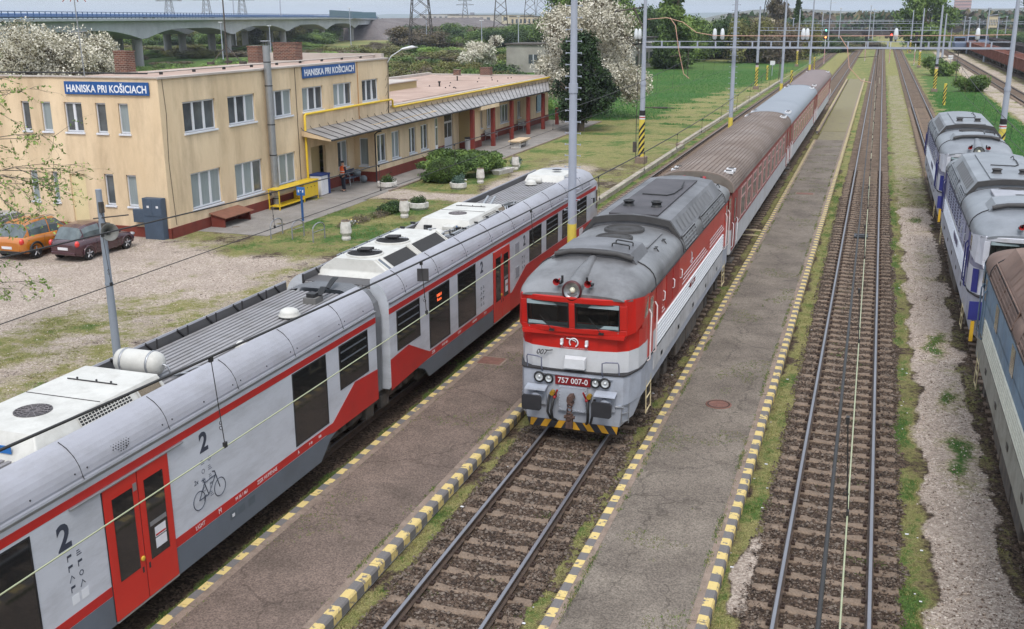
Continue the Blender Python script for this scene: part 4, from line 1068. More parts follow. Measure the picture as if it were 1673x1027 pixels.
        for yy in (3.6,4.6,14.4):
            b = MB(); b.tube([(1.13,yy,3.93),(1.2,yy+.02,3.95),(1.27,yy,3.86)], .018, 5, 0); b.tube([(1.13,yy+.14,3.95),(1.22,yy+.12,3.96)], .014, 5, 0); b.build('lifting_eye', m_rubber, rf)
        b = MB(); b.box(.98,1.03,3.3,5.2,3.97,4.02); b.build('roof_strip', P.get('louvre', _mats['louvre_grey']), rf)
    # cab ends
    for e in ((0,1) if P.get('both', True) else (0,)):
        E = (lambda p: p) if e == 0 else (lambda p: (-p[0], LL-p[1], p[2]))
        def place(mb):
            mb.v = [E(p) for p in mb.v]; return mb
        fr = MB(); yb, yt = -.10, -.20    # windscreen frame leans forward at the top
        def W(x, z, off=0):
            k = (z-2.66)/.86; return (x, yb+(yt-yb)*k-off+abs(x)**3*.06, z)
        o_ = [(-1.27,2.70),(-1.24,2.66),(1.24,2.66),(1.27,2.70),(1.27,3.46),(1.22,3.53),(-1.22,3.53),(-1.27,3.46)]
        # bars of the frame
        def barbox(x0,x1,z0,z1,th=.24,mi=0,off=0):
            n_ = 5; xs = [x0+(x1-x0)*i/n_ for i in range(n_+1)]
            secs = [[W(x,z0,off),W(x,z1,off),(W(x,z1)[0],W(x,z1)[1]+th,z1),(W(x,z0)[0],W(x,z0)[1]+th,z0)] for x in xs]
            fr.loft(secs, mi, closed=True, smooth=False, cap0=True, cap1=True)
        barbox(-1.29,1.29,2.66,2.80,.3); barbox(-1.27,1.27,3.39,3.53,.34); barbox(-1.29,-1.13,2.8,3.39,.3); barbox(1.13,1.29,2.8,3.39,.3); barbox(-.075,.075,2.8,3.39,.2)
        # wrap of the spectacle frame round to the cab sides
        for s in (-1,1):
            fr.loft([[ (s*1.27,yb+.14,2.66),(s*1.27,yt+.15,3.53)],[(s*1.45,.3,2.7),(s*1.42,.25,3.5)],[(s*1.545,.75,2.84),(s*1.545,.75,3.44)],[(s*1.55,1.2,2.86),(s*1.55,1.2,3.42)]], 0, smooth=False)
            fr.loft([[(s*1.27,yb+.14,2.66),(s*1.2,.25,2.64)],[(s*1.45,.3,2.7),(s*1.38,.45,2.68)],[(s*1.545,.75,2.84),(s*1.50,.75,2.82)],[(s*1.55,1.2,2.86),(s*1.5,1.2,2.84)]], 0, smooth=False)
        fr.prism([(-1.24,2.58),(1.24,2.58),(1.27,2.67),(-1.27,2.67)], 'y', -.06, .3)
        f = place(fr).build('cab_window_frame', P['glframe'], t, bevel=.018)
        # dark cab interior and panes
        ib = MB(); ib.box(-1.3,1.3,.68,.70,2.7,3.5,0); ib.box(-1.12,1.12,-.04,-.02,2.78,2.885,1); ib.box(-1.12,1.12,-.12,-.10,3.30,3.40,1)
        for x in (-.7,.55): ib.box(x-.2,x+.2,.3,.5,2.76,3.15,0)
        ib.box(-1.1,1.1,-.02,.2,2.72,2.76,1)
        place(ib).build('cab_interior', [mat('cab_dark', A(38,44,44), rough=.8, var=.3), mat('cab_pale', A(150,166,170), rough=.7, var=.1)], t)
        for (xa,xb_) in ((-1.13,-.075),(.075,1.13)):
            g = MB(); g.add([W(xa,2.80,-.03),W(xb_,2.80,-.03),W(xb_,3.39,-.03),W(xa,3.39,-.03)],[(0,1,2,3)]); w = place(g).build('windscreen', m_cglass, t)
            g = MB()
            for q in (((xa,2.80),(xb_,2.80)),((xa,3.39),(xb_,3.39)),((xa+.01,2.80),(xa+.01,3.39)),((xb_-.01,2.80),(xb_-.01,3.39))):
                g.tube([W(q[0][0],q[0][1],.0),W(q[1][0],q[1][1],.0)], .016, 5)
            xm = (xa+xb_)/2
            g.cbox(xm+.12,-.17,2.73,.12,.06,.04); g.tube([(xm+.12,-.18,2.74),(xm+.0,-.19,2.88),(xm-.17,-.20,3.08)], .009, 4)
            place(g).build('windscreen_gasket', m_rubber, w)
        for s in (-1,1):
            g = MB(); g.add([(s*1.452,.37,2.86),(s*1.553,.78,2.92),(s*1.553,1.12,2.93),(s*1.553,1.12,3.36),(s*1.552,.78,3.37),(s*1.435,.33,3.36)],[(0,1,2,3,4,5)] if s > 0 else [(5,4,3,2,1,0)])
            place(g).build('cab_side_window', mat('side_glass_pale', A(126,118,108), rough=.15, spec=.8, var=.2, scale=2), t)
        # head lamp in its tapered housing
        g = MB(); g.loft([[(math.cos(a)*r_,y,zc+math.sin(a)*r_) for a in [k*math.pi/8 for k in range(16)]] for (y,r_,zc) in ((-.17,.215,3.68),(.1,.215,3.70),(.7,.2,3.83),(1.6,.14,3.97),(1.9,.06,4.02))], 0, closed=True)
        hl = place(g).build('headlamp_housing', P.get('lamphouse', P['roof']), t)
        g = MB(); g.lathe([(.2,-.2),(.235,-.19),(.235,-.12),(.205,-.11)], (0,0,3.68), 22, 0, axis='y', caps=False)
        g.lathe([(.2,-.17),(.12,-.1),(.001,-.09)], (0,0,3.68), 20, 1, axis='y', caps=False)
        g.ball((0,-.1,3.68),.075,7,2)
        place(g).build('headlamp', [P.get('lamprim', m_rubber), m_alu, mat('lamp_bulb', A(235,232,210), rough=.2)], hl)
        for s in (-1,1):
            g = MB(); g.lathe([(.085,-.3),(.06,-.26),(.03,-.16),(.02,0)], (s*.38,.12,3.86), 12, 0, axis='y', caps=False); g.lathe([(.02,-.14),(.001,-.13)],(s*.38,.12,3.86),10,1,axis='y',caps=False); g.cbox(s*.38,.08,3.79,.14,.16,.05,1); g.cyl((s*.3,.06,3.8),(s*.3,.06,3.96),.03,mi=1)
            place(g).build('horn', [mat('horn_red', A(150,34,36), rough=.5), m_rubber], t)
        # plough, buffer beam and fittings
        g = MB()
        g.loft([[(-1.22,-.02,1.0),(1.22,-.02,1.0),(1.5,.75,1.0),(1.45,1.3,1.0),(-1.45,1.3,1.0),(-1.5,.75,1.0)],[(-1.16,.02,.46),(1.16,.02,.46),(1.38,.55,.6),(1.38,1.0,.66),(-1.38,1.0,.66),(-1.38,.55,.6)]], 0, closed=True, smooth=False, cap0=True, cap1=True)
        pl = place(g).build('pilot', P['frame'] if P.get('pilotframe', True) else P['upper'], t)
        g = MB(); g.loft([[(-1.16,.0,.47),(1.16,.0,.47)],[(-1.10,.03,.26),(1.10,.03,.26)]], 0, smooth=False); g.box(-1.1,1.1,.04,.07,.26,.46,0)
        k = 0; x = -1.12
        g2 = MB()
        while x < 1.05:
            xa = x; sl = -.13 if x > -.1 else .13
            g2.add([(max(-1.14,xa+sl*.5+.0),-.006,.468),(min(1.14,xa+.17+sl*.5),-.006,.468),(min(1.09,xa+.17-sl*.5),.024,.262),(max(-1.09,xa-sl*.5),.024,.262)],[(0,1,2,3)],0); x += .36
        pl2_ = place(g).build('plough_edge', mat('plough_dark', A(52,54,62), rough=.6, var=.2), t)
        place(g2).build('warning_stripe', mat('stripe_yellow', A(222,166,48), rough=.6, var=.12), pl2_)
        for s in (-1,1):
            g = MB(); g.cyl((s*.86,-.02,1.06),(s*.86,-.3,1.06),.13,n=14,mi=1); g.cyl((s*.86,-.3,1.06),(s*.86,-.52,1.06),.085,n=12,mi=1); g.cbox(s*.86,-.03,1.06,.42,.08,.42,1)
            pts = [(-.24,-.14),(-.2,-.18),(.2,-.18),(.24,-.14),(.24,.14),(.2,.18),(-.2,.18),(-.24,.14)]
            g.prism([(s*.86+p[0],1.06+p[1]) for p in pts], 'y', -.58, -.52, 0)
            place(g).build('buffer', [mat('buffer_face', A(44,44,48), rough=.55, var=.3), P['frame']], t)
            g = MB(); g.loft([[(s*.86-.26,-.05,1.34),(s*.86+.26,-.05,1.34)],[(s*.86-.26,-.3,1.30),(s*.86+.26,-.3,1.30)],[(s*.86-.26,-.31,1.27),(s*.86+.26,-.31,1.27)]],0,smooth=False); place(g).build('foot_step', P['frame'], t)
            for xx, r_ in ((.82,.115),(.58,.10)):
                g = MB(); g.lathe([(r_,-.06),(r_+.025,-.09),(r_,-.11),(r_-.02,-.1)], (s*xx,-.0,1.53-.02*(xx<.7)), 18, 0, axis='y', caps=False); g.lathe([(r_-.02,-.09),(r_*.5,-.075),(.001,-.07)], (s*xx,0,1.53-.02*(xx<.7)), 16, 1, axis='y', caps=False); g.ball((s*xx,-.075,1.53),.04,5,1)
                place(g).build('marker_light', [m_rubber, mat('lamp_glass', A(216,220,222), rough=.15, metal=.3)], t)
            # grab rails and ladders
            g = MB(); x0_ = s*.78
            g.tube([(s*.75,-.02,1.66),(s*.75,-.12,1.78),(s*.75,-.13,2.02),(s*.85,-.13,2.05),(s*1.12,-.08,2.05),(s*1.14,-.07,2.0),(s*1.14,.0,1.7)], .015, 6, 0)
            place(g).build('grab_rail', mat('rail_slate', A(110,114,134), rough=.5), t); g = MB()
            g.tube([(s*1.0,.0,1.05),(s*1.0,-.06,.98),(s*1.24,-.04,.98),(s*1.26,.04,.92)], .014, 5, 1)
            place(g).build('grab_rail', [mat('rail_slate', A(110,114,134), rough=.5), m_alu], t)
            g = MB()
            for dx in (-.0,.26): g.tube([(s*(1.22)+s*dx*.5,.0+dx*.8,1.02),(s*(1.2)+s*dx*.5,.06+dx*.8,.5)], .014, 5)
            for zz in (.58,.78,.96): g.tube([(s*1.21,.03,zz),(s*1.34,.24,zz)], .014, 5)
            place(g).build('corner_ladder', m_alu, t)
            for yy in (1.28,1.98):
                g = MB(); xq = s*1.6
                g.tube([(s*1.54,yy,1.72),(xq,yy,1.78),(xq,yy,2.9),(s*1.54,yy,3.0)], .02, 6); place(g).build('door_handrail', P.get('handrail', m_white), t)
            g = MB()
            for yy in (1.36,1.9): g.tube([(s*1.5,yy,1.2),(s*1.52,yy,.35)], .016, 5)
            for zz in (.38,.72,1.02): g.tube([(s*1.51,1.36,zz),(s*1.51,1.9,zz)], .018, 5)
            place(g).build('cab_steps', mat('steps_cream', A(206,190,150), rough=.7, var=.15), t)
            g = MB(); g.box(min(s*1.52,s*1.53),max(s*1.52,s*1.53),1.34,1.92,1.78,3.3,0); d = place(g).build('cab_door', P['upper'], t)
            g = MB(); g.box(min(s*1.53,s*1.536),max(s*1.53,s*1.536),1.46,1.8,2.66,3.2,0); place(g).build('window', mat('side_glass_pale') if 0 else _mats['side_glass_pale'], d)
        # draw hook, hoses and cocks
        g = MB(); g.cbox(.02,-.06,1.06,.7,.04,.62,0)
        for k in range(9):
            a = k*.075-.3
            for zz in (.78,1.34): g.ball((a+.02,-.085,zz),.016,5,0)
            if k < 8:
                for xx in (-.3,.34): g.ball((xx,-.085,.8+k*.072),.016,5,0)
        g.prism([(.0,1.0),(-.05,1.1),(-.04,1.2),(.06,1.22),(.1,1.12),(.04,1.08),(.08,.98)], 'y', -.36, -.1, 1)
        for k in range(4): g.lathe([(.05,-.03),(.075,0),(.05,.03)], (.03,-.34-.02*k,1.0-.1*k), 10, 1, axis='y', caps=False)
        g.cbox(.03,-.36,.62,.16,.1,.34,1); g.cyl((-.1,-.36,.72),(.16,-.36,.72),.04,mi=1)
        place(g).build('draw_hook', [P['frame'], mat('coupler_rust', A(84,62,54), rough=.8, var=.35, scale=8)], t)
        for s in (-1,1):
            g = MB(); g.tube([(s*.44,-.06,1.12),(s*.42,-.2,1.06),(s*.46,-.26,.8),(s*.44,-.22,.58),(s*.38,-.1,.5)], .035, 7, 0); g.tube([(s*.56,-.06,1.1),(s*.55,-.2,1.0),(s*.56,-.24,.75),(s*.5,-.16,.55)], .03, 7, 0)
            g.ball((s*.46,-.17,1.2),.05,6,1); g.cyl((s*.46,-.1,1.2),(s*.46,-.22,1.2),.06,mi=1); g.tube([(s*.38,-.12,1.1),(s*.36,-.2,1.2),(s*.32,-.22,1.3)], .025, 6, 2); g.ball((s*.4,-.18,1.1),.045,5,2)
            place(g).build('brake_hose', [m_rubber, mat('brass', A(190,150,50), rough=.4, metal=.5), _mats['horn_red']], t)
    bogie(t, 3.4, 2.4, .5, P.get('bogie', m_under), 1.2); bogie(t, LL-3.4, 2.4, .5, P.get('bogie', m_under), 1.2)
    b = MB()
    for (a,c,z0) in ((5.7,7.2,.42),(7.35,9.2,.38),(9.3,10.6,.5)): b.box(-1.45,1.45,a,c,z0,1.02)
    b.box(-1.1,1.1,2,14,.85,1.0); b.build('fuel_tank', P.get('tank', m_under), t, bevel=.04)
    # side ribs, doors and stripes
    if P.get('stripes'):
        for s in (-1,1): b = MB(); b.box(min(s*1.5,s*1.53),max(s*1.5,s*1.53),2.1,LL-2.1,1.22,1.69); b.build('side_frame_overlay', mat('frame_lightened', A(196,196,198), rough=.55, var=.06, dirt=A(120,112,104), dirt_amt=.6, dirt_scale=1.6), t, bevel=.01)  # pale frame band as overlay plate, colour lightened because the side gets little light
    for s in (-1,1):
        def sb(b, y0,y1,z0,z1,th=.006,mi=0,x=1.52): b.box(min(s*x,s*(x+th)),max(s*x,s*(x+th)),y0,y1,z0,z1,mi)
        b = MB()
        for k in range(6): 
            zz = 1.8+k*.1
            b.prism([(zz-.022,0),(zz,.03),(zz+.022,0)] and [(s*1.52,zz-.03),(s*1.555,zz-.012),(s*1.555,zz+.012),(s*1.52,zz+.03)], 'y', 2.3, LL-2.3)
        b.build('body_rib', P.get('rib', P['lower']), t)
        if P.get('stripes'):
            b = MB()
            for k in range(3):
                zz = 2.46+k*.11; sb(b, 5.9+k*.1, 10.4-k*.3, zz, zz+.025, .008); sb(b, 10.9, 14.2-k*.3, zz, zz+.025, .008)
            for k in range(3): sb(b, 2.2, 3.4-.2*k, 2.44+k*.1, 2.465+k*.1, .008)
            b.build('pin_stripe', m_white, t)
        b = MB()
        for (a,c) in ((2.15,2.95),(3.5,4.3),(4.4,5.3)): sb(b, a, c, 2.42, 3.3, .012)
        dd = b.build('side_hatch', P.get('hatch', P['upper']), t, bevel=.004)
        b = MB()
        for yy in (3.05,4.36,5.5): b.tube([(s*1.53,yy,2.75),(s*1.58,yy,2.78),(s*1.58,yy,2.98),(s*1.53,yy,3.0)], .016, 5)
        b.build('hatch_handle', m_white, dd)
        if P.get('louvre_side'):
            b = MB()
            for k in range(8):
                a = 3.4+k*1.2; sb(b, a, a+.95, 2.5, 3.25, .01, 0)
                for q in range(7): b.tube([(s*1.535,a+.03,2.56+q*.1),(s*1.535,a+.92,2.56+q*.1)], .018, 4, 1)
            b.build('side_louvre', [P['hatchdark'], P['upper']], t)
        if P.get('sidewin'):
            b = MB()
            for yy in P['sidewin']: sb(b, yy, yy+.55, 2.62, 3.2, .012, 0)
            w = b.build('side_window', _mats['side_glass_pale'], t)
        b = MB(); r = random.Random(4)
        for k in range(5): sb(b, 3.0+k*2.4, 3.25+k*2.4, 1.3, 1.42, .01)
        b.build('frame_step', m_under, t)
    return t
P_RED = dict(upper=mat('loco_red', A(200,36,28), rough=.35, var=.07, scale=1.5, dirt=A(150,30,26), dirt_amt=.35, coat=.2), lower=mat('loco_white', A(208,210,214), rough=.4, var=.04, scale=1.2, dirt=A(160,158,154), dirt_amt=.35, dirt_scale=1.5),
  frame=mat('loco_frame_grey', A(172,178,190), rough=.5, var=.06, scale=1.5, dirt=A(118,116,114), dirt_amt=.5, dirt_scale=2), roof=mat('loco_roof_grey', A(104,103,104), rough=.36, metal=.2, c2=A(140,140,142), scale=.6, dirt=A(62,58,58), dirt_amt=.85, dirt_scale=.75),
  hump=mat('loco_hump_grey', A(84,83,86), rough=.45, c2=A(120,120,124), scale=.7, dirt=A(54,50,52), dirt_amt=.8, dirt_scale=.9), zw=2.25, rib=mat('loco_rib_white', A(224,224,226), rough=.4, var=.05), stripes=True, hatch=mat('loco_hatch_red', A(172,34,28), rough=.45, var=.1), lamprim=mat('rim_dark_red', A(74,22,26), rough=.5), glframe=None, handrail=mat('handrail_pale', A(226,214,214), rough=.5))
P_RED['glframe'] = P_RED['upper']
LX = TRK['T2']
LOCO = make_loco('red, white and grey diesel locomotive with dark grey roof heading the coaches', (LX, 21.98, 0), 0, P_RED)
# lettering and marks on the front of the red locomotive
f = -.042
b = MB(); b.box(-.42,.46,-.075,-.05,1.39,1.6); pl = b.build('number_plate', mat('plate_red', A(124,22,28), rough=.4, var=.08), LOCO, bevel=.004)
text('757 007-0', 'plate_number', m_white, LOCO, (.02,-.076,1.495), (1,0,0), (0,0,1), .135, bold=.012, sx=.98)
text('007', 'nose_number', mat('ink_black', A(30,30,34), rough=.5), LOCO, (-.78,-.05,2.13), (.995,-.05,0), (0,0,1), .13, shear=.3, bold=.01)
b = MB(); b.tube([(-.66,-.04,2.18),(-.6,-.04,2.182),(-.5,-.035,2.2)], .012, 4); b.build('nose_number', _mats['ink_black'], LOCO)
b = MB(); R0 = .105
b.tube([(.02+R0*math.cos(a),-.03,2.42+R0*.95*math.sin(a)) for a in [(-62+k*15)*math.pi/180 for k in range(20)]], .018, 6)
b.tube([(-.16,-.03,2.51),(-.05,-.03,2.50),(.05,-.02,2.46),(.07,-.012,2.43)], .012, 5)
b.build('operator_emblem', m_white, LOCO)
text('ŽELEZNIČNÁ SPOLOČNOSŤ SLOVENSKO', 'operator_name', m_white, LOCO, (.03,-.006,2.28), (1,0,0), (0,0,1), .026, depth=.003)
b = MB()
for x in (-.27,.34): b.cbox(x,-.03,2.43,.07,.08,.13); b.cyl((x,-.03,2.35),(x,-.09,2.39),.03)
b.build('socket_box', m_white, LOCO, bevel=.01)
b = MB(); b.loft([[(-.2,-.02,2.1),(.34,-.02,2.1),(.34,-.02,1.80),(-.2,-.02,1.80)],[(-.17,-.13,2.05),(.31,-.13,2.05),(.33,-.16,1.83),(-.19,-.16,1.83)]],0,closed=True,smooth=False,cap1=True); b.build('nose_box', P_RED['lower'], LOCO, bevel=.015)
b = MB(); b.box(-.75,1.0,-.075,-.045,1.62,1.64); b.build('rain_strip', P_RED['frame'], LOCO)
b = MB(); b.lathe([(.001,0),(.09,-.01),(.16,-.04),(.17,-.07),(.001,-.1)], (-.55,.1,2.83), 10, 0, axis='y'); b.v = [(p[0], p[1]-.02, 2.83+(p[2]-2.83)*.35) for p in b.v]; b.build('dashboard_cover', mat('green_cloth', A(30,140,96), rough=.8, var=.15), LOCO)
m_mark = m_white
b = MB()
b.box(1.525,1.531,7.3,7.42,2.86,3.06); b.box(1.525,1.531,7.1,7.6,2.84,2.87); b.box(1.525,1.531,7.2,7.5,2.78,2.8); b.box(1.525,1.531,7.25,7.29,3.06,3.12); b.build('side_emblem', m_white, LOCO)
b = MB(); b.box(1.558,1.566,7.0,7.9,2.1,2.24); b.build('side_number_plate', _mats['plate_red'], LOCO)
text('757 007-0', 'side_number', m_white, LOCO, (1.566, 7.45, 2.17), (0,1,0), (0,0,1), .08)

LOCO.scale = (.962,1,1); LOCO.location.x = LX+.035

# ---------------------------------------------------------------- coaches behind the red locomotive
m_cwhite = mat('coach_white', A(196,198,202), rough=.5, var=.05, dirt=A(150,140,128), dirt_amt=.5, dirt_scale=1.2)
m_cred = mat('coach_red', A(150,48,42), rough=.5, var=.1, dirt=A(110,60,50), dirt_amt=.4)
m_cpink = mat('coach_band', A(146,100,92), rough=.6, var=.1, dirt=A(110,90,84), dirt_amt=.5, dirt_scale=1.5)
def make_coach(label, loc, roofm, ribbed=True, L=26.0):
    t = thing('passenger_coach', label, 'coach', loc, 0, 'coaches behind the red locomotive')
    b = MB(); b.box(-1.41,1.41,.15,L-.15,.95,1.9); b.build('body_lower', m_cwhite, t, bevel=.03)
    b = MB(); b.box(-1.412,1.412,.14,L-.14,1.9,3.36); b.build('body', m_cpink, t)
    def arch(y, k=1.0, d=0): 
        out = []
        for q in range(17):
            a = math.pi*q/16; x = math.cos(a); z = math.sin(a); xx = abs(x)**.85*(1 if x>0 else -1)
            out.append((xx*1.45, y, 3.34-d+(.72*k)*z**.8))
        return out
    rs = [arch(0,.98),arch(.12,1),arch(L-.12,1),arch(L,.98)]
    b = MB(); b.loft(rs, 0, smooth=True); b.add(rs[0],[tuple(range(17))[::-1]],1); b.add(rs[-1],[tuple(range(17))],1)
    rf = b.build('roof', [roofm, mat('coach_end_grey', A(120,112,104), rough=.8, var=.15, scale=3, dirt=A(84,76,66), dirt_amt=.6)], t)
    if ribbed:
        b = MB()
        for q in np.linspace(.06,.94,25):
            a = math.pi*q; x = math.cos(a); z = math.sin(a); xx = abs(x)**.85*(1 if x>0 else -1)
            b.tube([(xx*1.452,.15,3.345+.72*z**.8),(xx*1.452,L-.15,3.345+.72*z**.8)], .018, 4)
        b.build('roof_rib', mat('coach_rib', A(116,100,90), rough=.9, var=.15, scale=1), rf)
    b = MB()
    for e in (0,L):
        b.tube([(x*1.006,e+(.06 if e==0 else -.06),z+.006) for x,y,z in arch(0,1)], .035, 6)
    b.build('roof_edge', roofm, rf)
    for q in (1.2,1.9,L-1.6,L-1.0):
        for x in (-.9,1.1): b = MB(); b.cbox(x,q,3.92,.34,.26,.1,0); b.cbox(x,q,3.98,.2,.12,.03,1); b.build('roof_vent', [m_white, m_rubber], rf)
    # end wall ribs, gangway
    for e,s in ((.14,-1),(L-.14,1)):
        b = MB()
        for x in np.arange(-1.3,1.31,.13): b.box(x-.02,x+.02,min(e,e+s*.02),max(e,e+s*.02),1.0,3.4+.5*max(0,1-abs(x/1.4)**2))
        b.build('end_panel', _mats['coach_end_grey'], t)
        b = MB(); b.box(-.55,.55,min(e,e+s*.3),max(e,e+s*.3),1.1,3.1); b.build('gangway', m_rubber, t, bevel=.05)
        for x in (-.87,.87):
            b = MB(); b.cyl((x,e,1.05),(x,e+s*.3,1.05),.1,n=10); b.cyl((x,e+s*.3,1.05),(x,e+s*.36,1.05),.22,n=14); b.build('buffer', m_under, t)
    for s in (-1,1):
        def sb(b,y0,y1,z0,z1,th=.008,mi=0,x=1.412): b.box(min(s*x,s*(x+th)),max(s*x,s*(x+th)),y0,y1,z0,z1,mi)
        for k in range(10):
            y = 2.9+k*2.05
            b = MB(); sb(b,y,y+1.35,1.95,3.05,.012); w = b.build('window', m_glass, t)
            b = MB()
            for a in ((y-.06,y,1.89,3.11),(y+1.35,y+1.41,1.89,3.11),(y,y+1.35,1.89,1.95),(y,y+1.35,3.05,3.11),(y,y+1.35,2.68,2.73)): sb(b,*a,.02)
            b.build('frame', mat('coach_frame', A(196,150,146), rough=.5, var=.1), w)
        for a in (.5, L-1.5):
            b = MB(); sb(b,a,a+1.0,1.05,3.2,.014); d = b.build('door', m_cred, t)
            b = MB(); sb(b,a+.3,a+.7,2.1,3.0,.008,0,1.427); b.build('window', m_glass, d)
            b = MB()
            for yy in (a-.08,a+1.08): b = MB(); b.tube([(s*1.42,yy,1.2),(s*1.48,yy,1.25),(s*1.48,yy,2.1),(s*1.42,yy,2.15)], .018, 5); b.build('handrail', m_white, d)
            b = MB(); b.box(min(s*1.0,s*1.45),max(s*1.0,s*1.45),a+.05,a+.95,.55,.6); b.box(min(s*1.1,s*1.4),max(s*1.1,s*1.4),a+.05,a+.95,.85,.9); b.build('door_step', m_under, t)
        b = MB(); sb(b,.16,L-.16,3.16,3.3,.006); sb(b,.16,1.8,1.9,3.16,.005); sb(b,L-1.8,L-.16,1.9,3.16,.005); sb(b,2.2,L-2.2,1.78,1.86,.006); b.build('red_band', m_cred, t)
    bogie(t, 3.3, 2.5, .46); bogie(t, L-3.3, 2.5, .46)
    b = MB(); r = random.Random(2)
    for k in range(7): y = 6.5+k*2; b.box(-1.2,1.2,y,y+r.uniform(.6,1.5),.45+r.uniform(0,.2),.98)
    b.build('underfloor_box', m_under, t, bevel=.03)
    return t
m_rbrown = mat('coach_roof_brown', A(104,88,78), rough=.85, c2=A(136,122,112), scale=.8, dirt=A(150,144,140), dirt_amt=.5, dirt_scale=.6, stretch=(1,.5,1))
m_rblue = mat('coach_roof_blue', A(140,146,154), rough=.6, var=.05, scale=.6, dirt=A(120,124,132), dirt_amt=.4)
C1 = make_coach('first coach with rust brown ribbed roof coupled behind the red locomotive', (LX, 38.6, 0), m_rbrown)
C2 = make_coach('middle coach with smooth blue grey roof between two brown roofed coaches', (LX, 65.0, 0), m_rblue, False)
C3 = make_coach('last coach of the train with dull brown roof beside the bare track', (LX, 91.4, 0), mat('coach_roof_mauve', A(128,114,112), rough=.8, var=.1, scale=.8, dirt=A(100,90,86), dirt_amt=.4), False)

# ---------------------------------------------------------------- locomotives on the right
m_bl = mat('loco_navy', A(52,56,128), rough=.4, var=.08); m_wh2 = mat('loco_white_cool', A(214,216,226), rough=.4, var=.05, dirt=A(170,164,150), dirt_amt=.4, dirt_scale=1.8)
m_rg = mat('loco_roof_cool', A(114,118,124), rough=.4, c2=A(144,148,154), scale=.7, dirt=A(90,92,98), dirt_amt=.5, dirt_scale=.8)
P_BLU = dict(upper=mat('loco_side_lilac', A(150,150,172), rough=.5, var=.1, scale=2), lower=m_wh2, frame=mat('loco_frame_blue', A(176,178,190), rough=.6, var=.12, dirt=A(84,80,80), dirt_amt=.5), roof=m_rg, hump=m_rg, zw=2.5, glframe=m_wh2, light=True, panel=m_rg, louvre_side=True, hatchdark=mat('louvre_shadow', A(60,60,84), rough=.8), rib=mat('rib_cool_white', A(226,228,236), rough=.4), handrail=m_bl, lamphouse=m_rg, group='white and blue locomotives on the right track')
LA = make_loco('white and navy locomotive with grey roof, farthest of the row at the right', (TRK['T4'], 51.2, 0), 0, P_BLU)
LB = copy_tree(LA); LB.location = (TRK['T4'], 31.9, 0); LB['label'] = 'white and navy locomotive with grey roof, behind the faded blue brown-roofed one'
LA['group'] = LB['group'] = 'white and blue locomotives on the right track'
for L_ in (LA, LB):
    b = MB(); b.box(-1.5,-.35,-.06,-.03,1.05,1.6); b.loft([[(-1.47,.35,1.8),(-1.47,.35,2.5)],[(-1.31,.22,1.8),(-1.31,.22,2.5)]],0,smooth=False); b.build('front_panel', m_bl, L_)
    b = MB(); b.box(-.9,-.6,-.08,-.06,1.2,1.5); b.build('front_notice', m_white, L_)
    for ya,yb_ in ((1.3,2.0),(14.3,15.0)): b = MB(); b.box(-1.545,-1.535,ya,yb_,2.3,3.3); b.build('cab_side_panel', m_bl, L_)
    b = MB(); b.box(-1.4,-1.3,-.06,.02,.4,1.0); b.build('corner_post', mat('post_yellow', A(226,180,50), rough=.6), L_)
    b = MB(); r = random.Random(8)
    for k in range(7): b.prism([(p[0]+5.5+k*.28, p[1]) for p in ((0,2.05),(.2,2.0+r.uniform(0,.1)),(.26,2.2),(.1,2.3),(.05,2.15))], 'x', -1.562, -1.556)
    b.build('side_figure', mat('figure_grey', A(96,90,120), rough=.6), L_)
b = MB(); b.box(-.8,.8,3.5,4.9,4.06,4.15); b.build('roof_box', m_panel, LB, bevel=.02)
for n_ in range(6):
    pass
m_fbl = mat('loco_faded_blue', A(104,128,152), rough=.7, c2=A(128,150,168), scale=1.3, dirt=A(90,88,86), dirt_amt=.6, dirt_scale=1.6)
m_crm = mat('loco_cream', A(190,188,170), rough=.7, var=.08, dirt=A(128,118,100), dirt_amt=.6, dirt_scale=1.6)
m_rbr = mat('loco_roof_umber', A(108,84,72), rough=.8, c2=A(132,108,96), scale=.7, dirt=A(76,66,62), dirt_amt=.6)
P_OLD = dict(upper=m_fbl, lower=m_crm, frame=mat('loco_frame_worn', A(150,148,138), rough=.8, var=.1, dirt=A(88,76,64), dirt_amt=.7, dirt_scale=1.6), roof=m_rbr, hump=m_rbr, zw=2.3, glframe=m_fbl, panel=m_rbr, louvre=m_rbr, sidewin=(3.1,5.6,8.4,11.6), rib=mat('rib_cream', A(200,198,182), rough=.7), lamphouse=m_rbr, handrail=m_fbl, hatch=m_fbl)
LC = make_loco('faded blue and cream locomotive with umber brown roof, nearest at the right edge', (TRK['T4'], 13.3, 0), 0, P_OLD)

for x in (-.55,.5):
    b = MB(); b.lathe([(.001,.1),(.2,.09),(.3,.03),(.32,-.02)], (x,13.6,4.05), 16, 0, caps=False); b.v = [(p[0],13.6+(p[1]-13.6)*1.7,p[2]) for p in b.v]; b.build('roof_vent', m_glass, LC)
